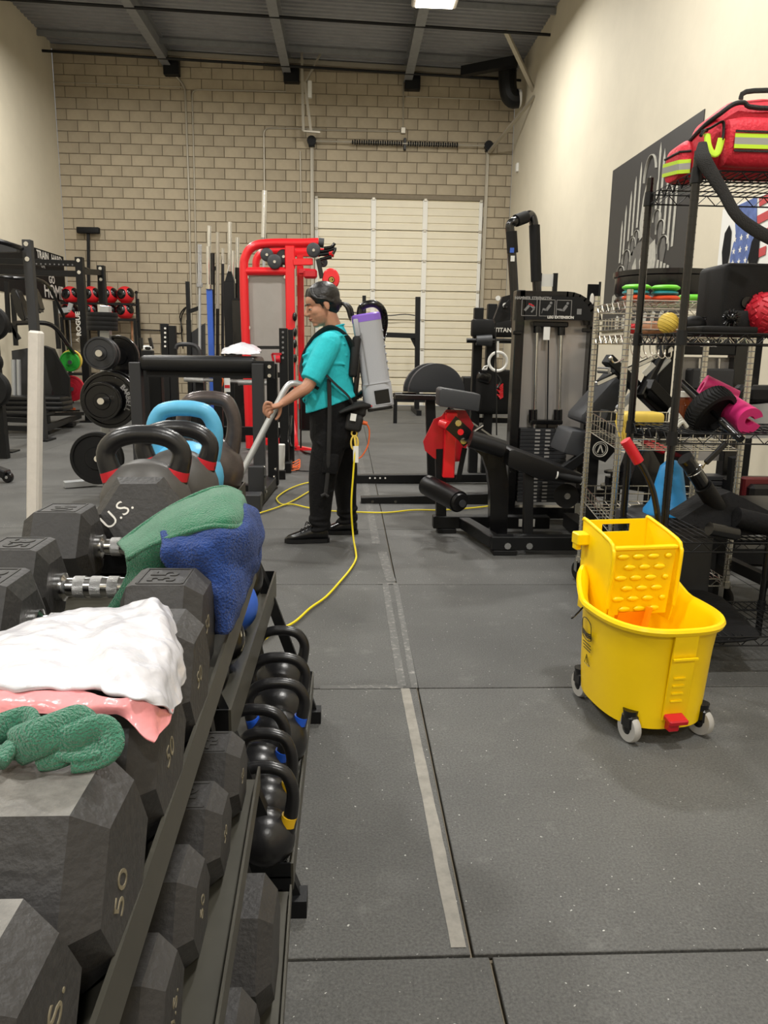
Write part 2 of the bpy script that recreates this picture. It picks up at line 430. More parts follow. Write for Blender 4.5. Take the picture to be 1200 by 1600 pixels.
# roof deck: corrugated sheet running across the room
mb = MB(); y = YN; prev = None; rib = [(0, 0), (.05, 0), (.065, .035), (.115, .035), (.13, 0), (.15, 0)]
while y < YB:
    for dy, dz in rib[:-1]:
        a = mb.bm.verts.new((XL-.1, y+dy, roofz(XL-.1)+dz)); b = mb.bm.verts.new((XR+.1, y+dy, roofz(XR+.1)+dz))
        if prev: mb._q([prev[0], prev[1], b, a])
        prev = (a, b)
    y += .15
ce = struct('ceiling', mb, 'deck', 'grey corrugated steel roof deck', 20)
def ibeam(x, w=.16, h=.3):
    zt = roofz(x); mb = MB()
    mb.box((x, (YB+YN)/2, zt-.01), (w, YB-YN, .02)).box((x, (YB+YN)/2, zt-h), (w, YB-YN, .02)).box((x, (YB+YN)/2, zt-h/2), (.03, YB-YN, h))
    part('roof_beam', mb, 'beam', ce)
    part('beam_seat', MB().box((x+.09, YB-.09, zt-h-.02), (.3, .17, .3), None, .01), 'dark', ce)
for x in (-3.53, -1.22, 1.15): ibeam(x)
for k, y in enumerate((15.9, 13.6, 11.3, 9.0, 6.7, 4.4)):
    mb = MB()
    mb.bar((XL, y, roofz(XL)-.07), (XR, y, roofz(XR)-.07), .05, .09)
    part('purlin', mb, 'beam', ce)
mb = MB().bar((XL-.0, YB-.04, roofz(XL)-.06), (XR, YB-.04, roofz(XR)-.06), .04, .08); part('ledger_angle', mb, 'conduit', ce)
for y in (16.1, 13.9):
    part('steel_rod', MB().tube([(XL, y, roofz(XL)-.3), (XR, y, roofz(XR)-.3)], .025), 'dark', ce)

# overhead door
d1 = struct('door_1', MB().box(((DX0+DX1)/2, YB+.16, DZ/2), (DX1-DX0, .02, DZ)), 'door', 'white ribbed sectional overhead door')
nsec = 7; sh = DZ/nsec
for k in range(nsec):
    mb = MB(); z0 = k*sh+.006; z1 = (k+1)*sh-.006; prof = []
    ribs = 4; hh = (z1-z0)/ribs
    for r in range(ribs):
        a = z0+r*hh; prof += [(a, 0), (a+hh*.78, 0), (a+hh*.82, .018), (a+hh*.96, .018)]
    prof.append((z1, 0)); prev = None
    for zz, dy in prof:
        a = mb.bm.verts.new((DX0, YB+.05+dy, zz)); b = mb.bm.verts.new((DX1, YB+.05+dy, zz))
        if prev: mb._q([prev[0], prev[1], b, a])
        prev = (a, b)
    part('door_section', mb, 'door', d1, sm=0)
    for sx in (A(583, 400, YB).x, A(663, 400, YB).x, DX0+.04, DX1-.04):
        w = .10 if DX0+.1 < sx < DX1-.1 else .07
        part('door_stile', MB().box((sx, YB+.035, (z0+z1)/2), (w, .03, z1-z0), None, .004), 'doorw', d1)
        part('hinge', MB().box((sx, YB+.012, z1), (.06, .016, .05), None, .003), 'conduit', d1)
for x in (DX0-.045, DX1+.045):
    zt = 5.16
    part('track', MB().box((x, YB-.03, zt/2), (.055, .03, zt)).box((x+(.03 if x < 0 else -.03), YB-.05, zt/2), (.01, .05, zt)), 'conduit', d1)
    part('track_bracket', MB().box((x, YB-.06, zt+.02), (.12, .12, .16), None, .01).cyl((x, YB-.14, zt+.05), (x, YB-.05, zt+.05), .09), 'dark', d1)
zt = 5.2
part('torsion_shaft', MB().cyl((DX0-.05, YB-.12, zt), (DX1+.05, YB-.12, zt), .014), 'conduit', d1)
p0, p1 = A(551, 226, YB-.12), A(714, 231, YB-.12)
mb = MB(); n = 46
for k in range(n):
    t = k/(n-1); p = V(p0).lerp(V(p1), t); p.z = zt
    if abs(t-.5) > .015: mb.cyl(p-X*.013, p+X*.013, .048 if k % 2 else .04, n=10)
part('torsion_spring', mb, 'dark', d1)
part('spring_bracket', MB().box((p0.lerp(p1, .5).x, YB-.06, zt), (.05, .12, .22), None, .01), 'char', d1)

# conduits on the back wall
def conduit(pts, label, r=.016, y=YB-.02, m='conduit'):
    w = [A(px, py, y) for px, py in pts]
    out = [w[0]]
    for k in range(1, len(w)-1):
        a, b, c = w[k-1], w[k], w[k+1]; ra = min(.12, (a-b).length*.4); rc = min(.12, (c-b).length*.4)
        p, q = b+(a-b).normalized()*ra, b+(c-b).normalized()*rc
        for j in range(5):
            t = j/4; out.append(p*(1-t)**2+b*2*t*(1-t)+q*t*t)
    out.append(w[-1]); return solo('conduit', label, 'pipe', MB().tube(out, r, 8), m, 'electrical conduits on the block wall')
conduit([(187, 2), (262, 103), (289, 135), (295, 300), (300, 560)], 'long bent steel conduit dropping left of the barbell stand, thicker of the pair', .02)
conduit([(447, 143), (300, 140), (303, 260), (310, 560)], 'thin steel conduit turning down beside the long bent conduit', .014)
conduit([(502, 202), (412, 200), (413, 300)], 'steel conduit looping down above the red machine to the chrome bar', .014)
conduit([(469, 236), (470, 300), (472, 380)], 'short vertical steel conduit left of the overhead door track', .012)
conduit([(630, 128), (630, 206), (480, 203)], 'steel conduit dropping from the middle beam to a junction box', .013)
conduit([(800, 157), (634, 151)], 'horizontal steel conduit high on the wall, right of the junction box', .012)
conduit([(82, 128), (285, 136)], 'thin horizontal conduit high on the left of the block wall', .008)
p = A(630, 204, YB-.04); solo('junction_box', 'small steel electrical box at the conduit corner above the door', 'electrical box', MB().box(p, (.1, .06, .12), None, .01), 'conduit')
# door operator bracing
t = thing('ceiling_brace', 'steel angle brace hung from roof to the left door track', 'brace', A(478, 200, YB-.4))
for a, b in (((471, 60), (474, 205)), ((512, 62), (478, 128)), ((476, 128), (486, 205)), ((474, 205), (500, 207))):
    part('angle_iron', MB().bar(A(*a, YB-.4), A(*b, YB-.35), .05, .03), 'conduit', t)
part('sensor_box', MB().box(A(484, 140, YB-.35), (.08, .1, .3), None, .01), 'label', t)
t = thing('wall_brace', 'diagonal steel brace running from roof to right door track', 'brace', A(800, 160, YB-.5))
part('angle_iron', MB().bar(A(790, 48, 14), A(834, 142, 15), .07, .05), 'conduit', t)
part('angle_iron', MB().bar(A(836, 150, 14.8), A(764, 238, YB-.1), .06, .04), 'conduit', t)
t = thing('exhaust_duct', 'black pipe elbow with pale flange under the roof corner', 'duct', A(800, 140, 15.6))
part('elbow', MB().tube([A(793, 96, 15.6), A(793, 125, 15.6), A(795, 145, 15.6), A(801, 154, 15.6), A(809, 154, 15.6)], .17, 12, smooth=3), 'dark', t)
part('flange', MB().cyl(A(809, 154, 15.6), A(813, 154, 15.6), .16), 'label', t)
solo('roof_beam_stub', 'dark horizontal steel stub under the roof at right', 'beam', MB().bar(A(723, 112, 15.9), A(806, 96, 15.2), .16, .16), 'dark')
p = AX(808, 262, XR-.02); solo('motion_sensor', 'small white sensor high on the cream right wall', 'sensor', MB().box(p, (.05, .12, .16), None, .01), 'label')
# lamps in their housings
M['lampglow'] = mat('lamp_glow', (255, 248, 230), .5, emis=14)
for i, (x, y) in enumerate(LAMPS):
    lab = ['high bay light nearest the left wall and the block wall', 'bright square high bay light at the top edge of the picture', 'left high bay light over the middle of the gym', 'right high bay light over the middle of the gym', 'left high bay light over the dumbbell rack', 'right high bay light over the mop bucket', 'left high bay light at the near wall', 'right high bay light at the near wall'][i]
    t = thing('high_bay_light', lab, 'lamp', (x, y, 6.07), 0, 'high bay lights under the roof')
    part('housing', MB().box((x, y, 6.13), (.66, .46, .1), None, .02), 'white', t)
    part('diffuser', MB().box((x, y, 6.075), (.54, .38, .008)), 'lampglow', t)
    part('hanger', MB().cyl((x, y, 6.17), (x, y, roofz(x)), .008, n=6), 'dark', t)

M['peach'] = mat('peach_mirrored_band', (226, 168, 128), .7, var=.18, vs=5)
struct('mirrored_band_1', MB().box((XR-.008, -2.6, 1.06), (.016, 5.4, .36)), 'peach', 'added peach band on the right wall behind the camera, mirrored in the shield')  # unseen band, added so the leg extension shield has peach to reflect
# ---------------- dumbbell racks ----------------
def rx(Y, off=0.0): return -.156-.027*(Y-.4)+off
def rp(off, Y, z): return V((rx(Y, off), Y, z))
def tier(root, y0, y1, z, off, depth, h=.06, m='olive'):
    # angle iron rails front and back with a tray between
    mb = MB(); mb.bar(rp(off, y0, z+h/2-.01), rp(off, y1, z+h/2-.01), .004, h, roll=0)
    part('front_rail', mb, m, root, sm=0)
    part('tray', MB().poly([rp(off, y0, z-.012), rp(off, y1, z-.012), rp(off-depth, y1, z-.012), rp(off-depth, y0, z-.012)], (0, 0, -1), .003), m, root, sm=0)
    part('back_rail', MB().bar(rp(off-depth, y0, z+.02), rp(off-depth, y1, z+.02), .004, .06), m, root, sm=0)
    for y in (y0, y1):
        part('end_plate', MB().poly([rp(off, y, z-.014), rp(off-depth, y, z-.014), rp(off-depth, y, z+.03), rp(off, y, z+.03)], (0, 1, 0), .004), m, root, sm=0)
M['olive'] = mat('rack_steel', (74, 72, 64), .4, .35, var=.15, vs=6)
def rail_plate(root, y0, y1, z0, z1, off):
    part('front_lip', MB().poly([rp(off, y0, z0), rp(off, y1, z0), rp(off, y1, z1-.004), rp(off, y1-.05, z1), rp(off, y0, z1)], (1, 0, 0), .004), 'olive', root, sm=0)
near = thing('dumbbell_rack', 'near black three-tier steel rack full of hex dumbbells', 'rack', (-.4, .6, 0))
for (z, off, y1, dep, h) in ((.72, 0, 1.41, .42, .035), (.39, .02, 1.28, .38, .03), (.108, .072, 1.34, .36, .02)):
    y0 = -.35
    part('tray', MB().poly([rp(off, y0, z), rp(off, y1, z), rp(off-dep, y1, z), rp(off-dep, y0, z)], (0, 0, -1), .004), 'olive', near, sm=0)
    rail_plate(near, y0, y1+(.08 if z > .7 else 0), z-.012, z+h, off)
    part('back_lip', MB().poly([rp(off-dep, y0, z), rp(off-dep, y1, z), rp(off-dep, y1, z+.04), rp(off-dep, y0, z+.04)], (1, 0, 0), .004), 'olive', near, sm=0)
for y in (-.3, 1.29):
    part('upright', MB().bar(rp(.03, y, 0), rp(-.06, y, .36), .03, .03).bar(rp(-.06, y, .36), rp(-.1, y, .70), .03, .03), 'dark', near)
    part('upright', MB().bar(rp(-.38, y, 0), rp(-.38, y, .72), .05, .03), 'dark', near)
    part('foot', MB().bar(rp(.04, y, .02), rp(-.42, y, .02), .05, .03), 'dark', near)
# far rack
far = thing('kettlebell_rack', 'far black steel rack carrying kettlebells beyond the dumbbells', 'rack', (-.4, 1.9, 0))
for (z, x0, x1, dep, h, xx) in ((.715, -.32, -.32, .32, .04, 0), (.43, -.226, -.226, .34, .05, 0), (.115, -.11, -.108, .34, .03, 0)):
    y0, y1 = 1.375, 2.32
    if z > .7: y1 = 2.36; y0 = 1.5
    q = lambda X_, yy, zz: V((X_, yy, zz))
    part('tray', MB().poly([q(x0, y0, z), q(x0, y1, z), q(x0-dep, y1, z), q(x0-dep, y0, z)], (0, 0, -1), .004), 'olive', far, sm=0)
    part('front_lip', MB().poly([q(x0, y0, z-.03), q(x0, y1, z-.03), q(x0, y1, z+h), q(x0, y0, z+h)], (1, 0, 0), .005), 'olive', far, sm=0)
    part('back_lip', MB().poly([q(x0-dep, y0, z), q(x0-dep, y1, z), q(x0-dep, y1, z+h), q(x0-dep, y0, z+h)], (1, 0, 0), .005), 'olive', far, sm=0)
    for yy in (y0, y1):
        part('end_plate', MB().poly([q(x0, yy, z-.03), q(x0-dep, yy, z-.03), q(x0-dep, yy, z+h), q(x0, yy, z+h)], (0, 1, 0), .004), 'dark', far, sm=0)
for y in (1.42, 2.27):
    part('upright', MB().bar((-.10, y+.02, 0), (-.24, y, .42), .05, .03).bar((-.24, y, .42), (-.36, y, .7), .05, .03), 'dark', far)
    part('upright', MB().bar((-.60, y, 0), (-.60, y, .7), .05, .03), 'dark', far)
    part('foot', MB().bar((-.08, y, .02), (-.66, y, .02), .05, .04), 'dark', far)

# ---------------- hex dumbbells ----------------
def hexhead(mb, x0, x1, s, i=0):
    d = 1 if x1 > x0 else -1; L = abs(x1-x0)
    rings = []
    for x, r in ((x0, s*.62), (x0+d*.012, s*.96), (x0+d*.02, s), (x1-d*.022, s), (x1, s*.76)):
        rings.append([mb.bm.verts.new((x, math.cos(PI/3*k)*r, math.sin(PI/3*k)*r)) for k in range(6)])
    mb.loft(rings, True, i)
def dumbbell(s, L, Hd, num, label, endtext=None, hr=.0165, textcol='hexd', scuff=False):
    t = thing('hex_dumbbell', label, 'dumbbell', (0, 0, 0), 0, 'hex dumbbells on the near rack')
    f = s*math.sqrt(3)/2
    for sg in (1, -1):
        a = sg*Hd/2; b = sg*(Hd/2+L)
        mb = MB(); hexhead(mb, a, b, s)
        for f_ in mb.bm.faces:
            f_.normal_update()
            if scuff and abs(f_.normal.z) > .9 and f_.calc_center_median().z > 0: f_.material_index = 1  # upward faces get the scuffed grey with overhead light painted in
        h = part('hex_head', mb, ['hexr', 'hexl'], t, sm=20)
        cx = (a+sg*.02+b-sg*.022)/2; w = abs(b-a)-.042
        fr = MB(); W_, D_ = w*.44, s*.42
        for (dx, dy, sx, sy) in ((0, D_, 2*W_, .003), (0, -D_, 2*W_, .003), (W_, 0, .003, 2*D_), (-W_, 0, .003, 2*D_)):
            fr.box((cx+dx, dy, f), (sx, sy, .002))
        if num: merge(fr, text_mb(num, s*.62, .0012, (cx, 0, f), (0, sg, 0), (-sg, 0, 0), bold=.0012))
        if num: part('moulded_number', fr, textcol, h, sm=0)
        if endtext:
            for k, (tx, dy, dz, rr, sz) in enumerate(endtext):
                c, sn = math.cos(rr), math.sin(rr)
                part('painted_mark', text_mb(tx, s*sz*.85, .0006, (b, sg*dy*s, dz*s), (0, sg*c, sn), (0, -sg*sn, c), bold=-.0002), 'print' if hr < .0164 else 'chalk', h, sm=0)
    prof = [(hr*1.35, -Hd/2), (hr*1.35, -Hd/2+.012), (hr*.9, -Hd/2+.016), (hr*.92, -Hd/2+.028), (hr*1.02, 0), (hr*.92, Hd/2-.028), (hr*.9, Hd/2-.016), (hr*1.35, Hd/2-.012), (hr*1.35, Hd/2)]
    hd = part('handle', MB().lathe(prof, (0, 0, 0), (1, 0, 0), 18), 'chrome', t, sm=40)
    for x in (-.004, .022, -.03):
        part('grip_band', MB().cyl((x-.008, 0, 0), (x+.008, 0, 0), hr*1.045, n=18), 'knurl', hd)
    return t
M['hexd'] = mat('moulded_rubber', (44, 43, 42), .6)
M['chalk'] = mat('paint_mark', (120, 112, 92), .6, var=.3, vs=60)
def put(t, Y, z, xr=None, tilt=0.0, yaw=.027):
    # xr: right hand end of the dumbbell
    w = t['_w']; del t['_w']
    t.location = ((rx(Y)-.012 if xr is None else xr)-w/2, Y, z); t.rotation_euler = (tilt, 0, yaw)
def DB(s, L, Hd, num, label, Y, z0=.73, et=None, xr=None, tilt=0, yaw=.0):
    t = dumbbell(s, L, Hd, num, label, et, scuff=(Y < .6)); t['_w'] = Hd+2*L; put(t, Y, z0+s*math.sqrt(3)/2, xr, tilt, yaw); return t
U = [('50', -.1, .05, .2, .42), ]
ZT = .725
DB(.084, .115, .13, '40', 'hex dumbbell moulded 40, farthest of the crosswise dumbbells, chrome handle end showing', 1.395, ZT, xr=-.215)
DB(.080, .112, .13, '35', 'hex dumbbell moulded 35 at the left, right head hidden under the green towel', 1.16, ZT, xr=-.205)
DB(.079, .108, .125, '35', 'hex dumbbell moulded 35 whose right head sits against the blue towel', .992, ZT, xr=-.186, et=U)
DB(.079, .12, .125, '', 'hex dumbbell half under the top of the white plastic bag', .822, ZT, et=U, xr=-.165)
DB(.081, .125, .125, '', 'hex dumbbell under the pink band of the white plastic bag', .655, ZT, et=U, xr=-.160)
DB(.078, .14, .125, '', 'hex dumbbell with a scuffed flat top in light-brightened grey under the green cloth', .492, ZT+.003, et=[('50', -.2, -.1, .9, .5)], xr=-.156)
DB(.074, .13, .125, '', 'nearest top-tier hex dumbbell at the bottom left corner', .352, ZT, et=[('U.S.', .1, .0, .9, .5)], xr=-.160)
DB(.072, .11, .12, '45', 'middle-tier hex dumbbell with 45 showing, farthest in its row', 1.18, .395, xr=-.172, et=U)
DB(.073, .11, .12, '40', 'middle-tier hex dumbbell second behind the slanted rail, next to the 45', 1.022, .395, xr=-.176, et=U)
DB(.074, .11, .12, '', 'middle-tier hex dumbbell marked 50 on its end face', .868, .395, xr=-.183, et=[('50', 0, 0, .9, .5)])
DB(.074, .11, .12, '', 'middle-tier hex dumbbell marked U.S. on its end, lowest in the picture', .712, .395, xr=-.185, et=[('U.S.', 0, -.1, .9, .5)])
DB(.106, .13, .12, '', 'big hex dumbbell on the bottom tier beside the floor', 1.095, .112, xr=-.113)
DB(.09, .13, .12, '', 'bottom-tier hex dumbbell cut off by the lower picture edge', .895, .112, xr=-.125)
# the one turned with its end to the aisle
t = dumbbell(.090, .085, .07, '', 'large hex dumbbell turned end-on with U.S. painted on its face', [('U.S.', -.42, .0, .75, .55)], hr=.0163)
c = A(216, 803, 1.475); d = V((.08, -math.cos(.38), math.sin(.38)))
t.location = c-d*.12; t.rotation_euler = (0, -.38, math.radians(-86))

# ---------------- kettlebells ----------------
def kettlebell(R, W, Ht, tr, body, handle, ring, label, loc, group, rz=0.0, bands=True, sy=.92, win=None):
    t = thing('kettlebell', label, 'kettlebell', (0, 0, 0), 0, group)
    prof = []
    for k in range(15):
        a = -PI/2+PI*k/14
        z = math.sin(a)*R; r = math.cos(a)*R
        if z < -R*.86: z = -R*.86; r = min(r, R*.5)
        prof.append((r, z+R*.86))
    b = part('bell', MB().lathe(prof, (0, 0, 0), (0, 0, 1), 28, sy=sy), body, t, sm=60)
    zb = R*1.45; w = W/2-tr; top = Ht-tr
    pts = [(-w*.76, zb-.025), (-w*.92, zb+.014), (-w*1.02, (zb+top)/2+.008), (-w*.78, top-.013), (-w*.38, top-.001), (0, top+.001), (w*.38, top-.001), (w*.78, top-.013), (w*1.02, (zb+top)/2+.008), (w*.92, zb+.014), (w*.76, zb-.025)]
    pts = [V((p[0], 0, p[1])) for p in pts]
    rs = [tr*1.35, tr*1.15]+[tr*1.0]*7+[tr*1.15, tr*1.35]
    h = part('handle', MB().tube(pts, rs, 14, smooth=4), handle, t, sm=80)
    if bands:
        for sg in (1, -1):
            c = V((sg*w*.83, 0, zb+.0)); d = V((sg*w*.16, 0, .040)).normalized()
            part('colour_band', MB().cyl(c-d*.003, c+d*.018, tr*1.36, tr*1.27, 18), ring, h, sm=60)
    t.location = loc; t.rotation_euler = (0, 0, rz); return t
G1 = 'large kettlebells on top of the far rack'; G2 = 'kettlebells on the bottom tray of the far rack'
zt = .718
kettlebell(.103, .207, .268, .0215, 'kball', 'khandle', 'kring', 'big black-handled kettlebell with red bands, nearest on the rack top', (-.462, 1.76, zt), G1, .08)
kettlebell(.103, .207, .262, .021, 'kball', 'khandle', 'kring', 'black-handled kettlebell with red bands just in front of the light blue one', (-.430, 1.95, zt), G1, -.05)
kettlebell(.103, .205, .30, .0215, 'kblue', 'kblue', 'kblue', 'light blue kettlebell with worn paint', (-.446, 2.125, zt), G1, .0, bands=False)
kettlebell(.100, .188, .318, .021, 'kbrown', 'kbrown', 'kbrown', 'dark bronze kettlebell behind the light blue one', (-.408, 2.285, zt), G1, .0, bands=False)
zb = .12
kettlebell(.078, .165, .235, .0145, 'khandle', 'khandle', 'khandle', 'black kettlebell farthest on the bottom tray, beside the rack leg', (-.195, 2.17, zb), G2, bands=False)
kettlebell(.08, .172, .235, .0145, 'khandle', 'khandle', 'khandle', 'matt black kettlebell, second farthest on the bottom tray', (-.185, 1.965, zb), G2, bands=False)
kettlebell(.078, .165, .235, .014, 'khandle', 'khandle', 'kringb', 'glossy black kettlebell with blue bands and the wider handle', (-.175, 1.80, zb), G2, .06)
kettlebell(.072, .155, .235, .0135, 'khandle', 'khandle', 'kringb', 'black kettlebell with a blue band peeping under its handle', (-.205, 1.655, zb), G2, -.12)
kettlebell(.064, .14, .235, .013, 'khandle', 'khandle', 'kringy', 'black kettlebell with yellow bands, second from the near end', (-.175, 1.54, zb), G2, -.1)
kettlebell(.062, .14, .225, .013, 'khandle', 'khandle', 'kringy', 'black kettlebell with bright yellow band at the near end of the tray', (-.165, 1.42, zb), G2, -.1)
G3 = 'kettlebells on the middle tray of the far rack'
kettlebell(.07, .14, .2, .014, 'chipped', 'chipped', 'kring', 'black kettlebell with chipped white paint inside the middle tray', (-.30, 1.69, .44), G3, 1.2, bands=False)
kettlebell(.075, .15, .24, .015, 'wblue', 'khandle', 'kringb', 'kettlebell with deep blue body beside the blue towel', (-.30, 1.92, .44), G3, 1.5)
kettlebell(.085, .16, .30, .017, 'khandle', 'khandle', 'kringb', 'glossy black kettlebell poking out right of the blue towel', (-.315, 2.1, .45), G3, 1.4, bands=False)
kettlebell(.072, .15, .22, .015, 'khandle', 'khandle', 'kringb', 'small black kettlebell at the near end of the middle tray', (-.31, 1.5, .44), G3, 1.3, bands=False)

# ---------------- cloths ----------------
def drape(grid, sub=6, amp=.004, fs=18.0, seed=0.0, zmode=False):
    # grid of (px, py, Y) control points -> smooth sheet
    P = [[(AZ if zmode else A)(*c) for c in r] for r in grid]
    rows = [catmull(r, [0]*len(r), sub)[0] for r in P]
    nc = len(rows[0]); cols_ = [catmull([rows[j][k] for j in range(len(rows))], [0]*len(rows), sub)[0] for k in range(nc)]
    nr = len(cols_[0]); mb = MB(); vv = []
    for j in range(nr):
        rr = []
        for k in range(nc):
            p = cols_[k][j]
            q = p*fs+V((seed, seed*2, 0))
            n = noise.noise_vector(q)*amp + noise.noise_vector(q*2.7)*amp*.4
            rr.append(mb.bm.verts.new(p+n))
        vv.append(rr)
    for j in range(nr-1):
        for k in range(nc-1): mb._q([vv[j][k], vv[j][k+1], vv[j+1][k+1], vv[j+1][k]])
    return mb
def thicken(o, th, lev=0):
    s = o.modifiers.new('solid', 'SOLIDIFY'); s.thickness = th; s.offset = 0; s.use_rim = True
    if lev: b = o.modifiers.new('sub', 'SUBSURF'); b.levels = lev; b.render_levels = lev
    return o
g = [[(186, 852, 1.20), (222, 824, 1.24), (268, 794, 1.27), (318, 770, 1.30), (350, 763, 1.31), (376, 772, 1.28), (382, 795, 1.24)],
     [(188, 858, 1.14), (228, 838, 1.13), (276, 808, 1.13), (325, 785, 1.14), (354, 780, 1.15), (377, 786, 1.16), (381, 802, 1.16)],
     [(200, 872, 1.10), (240, 850, 1.09), (286, 833, 1.08), (330, 822, 1.08), (352, 822, 1.08), (374, 822, 1.10), (378, 815, 1.12)],
     [(192, 905, 1.11), (222, 890, 1.10), (262, 872, 1.10), (318, 850, 1.12), (345, 845, 1.14), (365, 845, 1.16), (370, 835, 1.18)],
     [(166, 955, 1.115), (186, 950, 1.11), (250, 930, 1.12), (300, 900, 1.15), (335, 880, 1.17), (355, 870, 1.18), (362, 850, 1.2)]]
gt = thing('green_towel', 'green microfibre towel draped over the far dumbbells', 'towel', A(280, 850, 1.15))
o = part('towel_cloth', drape(g, 7, .006, 16, 1.3), 'green', gt, sm=180); thicken(o, .007)
hem = [A(*c) for c in g[2]]
part('hem', MB().tube([p+V((0, -.004, 0)) for p in hem], .0042, 8, smooth=5), 'green', gt, sm=180)
part('hem', MB().tube([A(*c)+V((0, -.002, 0.002)) for c in g[0][:6]], .0042, 8, smooth=5), 'green', gt, sm=180)
b = [[(256, 836, 1.10), (296, 826, 1.11), (338, 818, 1.12), (372, 812, 1.13), (386, 790, 1.17), (398, 802, 1.19), (401, 815, 1.22)],
     [(250, 858, 1.06), (290, 852, 1.055), (334, 842, 1.06), (374, 836, 1.08), (394, 826, 1.13), (404, 832, 1.18), (404, 840, 1.24)],
     [(256, 890, 1.06), (292, 888, 1.055), (332, 886, 1.055), (366, 878, 1.08), (388, 868, 1.12), (400, 862, 1.18), (402, 864, 1.24)],
     [(292, 905, 1.07), (318, 905, 1.06), (340, 915, 1.05), (360, 912, 1.06), (378, 900, 1.10), (392, 892, 1.16), (396, 888, 1.22)],
     [(322, 930, 1.07), (336, 935, 1.04), (350, 945, 1.035), (364, 940, 1.05), (376, 925, 1.09), (384, 912, 1.13), (388, 905, 1.18)],
     [(336, 990, 1.06), (342, 992, 1.03), (350, 990, 1.03), (360, 975, 1.05), (370, 955, 1.08), (374, 945, 1.10), (378, 940, 1.14)]]
bt = thing('blue_towel', 'fluffy blue towel bunched under the green towel', 'towel', A(330, 900, 1.1))
o = part('towel_cloth', drape(b, 7, .011, 15, 4.1), 'blue', bt, sm=180); thicken(o, .009)
# bin liner with pink drawstring band
w = [[(-30, 1000, .868), (50, 968, .872), (120, 955, .872), (190, 945, .872), (238, 935, .89), (258, 948, .872), (266, 965, .86)],
     [(-40, 1020, .885), (50, 995, .89), (120, 980, .885), (190, 975, .89), (245, 972, .89), (270, 985, .875), (280, 1005, .85)],
     [(-40, 1050, .885), (50, 1035, .895), (120, 1022, .885), (195, 1020, .90), (245, 1018, .885), (278, 1030, .865), (288, 1052, .84)],
     [(-40, 1068, .885), (45, 1068, .89), (110, 1066, .885), (175, 1074, .89), (225, 1082, .885), (262, 1088, .865), (282, 1088, .84)],
     [(-40, 1078, .88), (45, 1079, .885), (110, 1078, .88), (175, 1086, .885), (222, 1098, .88), (252, 1110, .865), (270, 1114, .85)]]
bg = thing('white_bin_liner', 'crumpled white bin liner with pink band over the near dumbbells', 'plastic bag', A(140, 1030, .8))
o = part('film', drape(w, 14, .005, 30, 9.0, True), 'bag', bg, sm=180); thicken(o, .0012)
pk = [[(-40, 1076, .88), (45, 1079, .885), (110, 1077, .88), (175, 1086, .885), (222, 1098, .88), (252, 1108, .865), (272, 1112, .85)],
      [(-40, 1098, .876), (45, 1096, .88), (110, 1100, .876), (178, 1102, .88), (215, 1116, .872), (240, 1128, .862), (262, 1134, .85)],
      [(-40, 1120, .868), (45, 1113, .872), (110, 1120, .868), (180, 1116, .872), (205, 1134, .866), (225, 1150, .86), (240, 1158, .855)]]
o = part('drawstring_band', drape(pk, 10, .003, 30, 2.0, True), 'pink', bg, 'pink drawstring band', sm=180); thicken(o, .0012)
# green cleaning cloth: folded loops
M['green2'] = mat('green_cloth', (34, 138, 104), .95, bump=1.0, bs=500, sheen=.4)
gc = thing('green_cleaning_cloth', 'crumpled green waffle-weave cloth at the left edge on the scuffed dumbbell', 'cloth', A(80, 1170, .57))
for pts, r, fl_ in ([[(-20, 1150, .885), (10, 1135, .885), (40, 1130, .885), (54, 1138, .885), (42, 1152, .88), (18, 1168, .88), (-5, 1192, .875)], .0058, 2.3],
                    [[(28, 1168, .88), (62, 1154, .89), (98, 1140, .89), (124, 1132, .89), (130, 1144, .885), (112, 1158, .88), (84, 1172, .878), (60, 1178, .875)], .0060, 2.3],
                    [[(84, 1172, .878), (112, 1156, .885), (148, 1144, .888), (168, 1150, .885), (167, 1168, .878), (150, 1176, .875), (115, 1178, .875)], .0050, 2.5],
                    [[(-15, 1180, .875), (30, 1174, .875), (80, 1178, .875), (130, 1178, .875), (160, 1176, .875)], .007, .7]):
    mb = MB().tube([AZ(*p) for p in pts], r, 12, smooth=5, flat=fl_)
    for v in mb.bm.verts: v.co += noise.noise_vector(v.co*40)*.003
    part('fold', mb, 'green2', gc, sm=180)

# white post beyond the rack
q = A(53.5, 820, 4.85); solo('white_post', 'white-painted timber post left of the weight tree, leaning slightly', 'post', MB().bar((q.x-.004, 4.85, .012), A(56.5, 517, 4.85), .074, .078, .012), 'white')
# ---------------- mop bucket ----------------
BO = V((.955, 2.30, 0)); BA = math.radians(8.5)
bu, bv = V((math.cos(BA), math.sin(BA), 0)), V((-math.sin(BA), math.cos(BA), 0))
def bp(u, v, z): return BO+bu*u+bv*v+Z*z
bk = thing('mop_bucket', 'yellow wheeled mop bucket with side-press wringer and red handle grip', 'bucket', BO, BA)
def sup(a, hw, hl, e=2.7):
    c, s_ = math.cos(a), math.sin(a)
    r = (abs(c/hw)**e+abs(s_/hl)**e)**(-1/e); return r*c, r*s_
def rimz(v): 
    t = max(0, min(1, (v-.04)/.16)); return .385+.075*t*t*(3-2*t)
def hl(v): return 1
N_ = 56
def bring(mb, hw, hl_, z, rim=0.0, narrow=.0):
    out = []
    for k in range(N_):
        a = 2*PI*k/N_; u, v = sup(a, hw, hl_)
        u *= 1-narrow*max(0, v/hl_)**2
        zz = z+rim*(rimz(v)-.385)
        out.append(mb.bm.verts.new(bp(u, v+.0, zz)))
    return out
HW, HL = .182, .235
mb = MB()
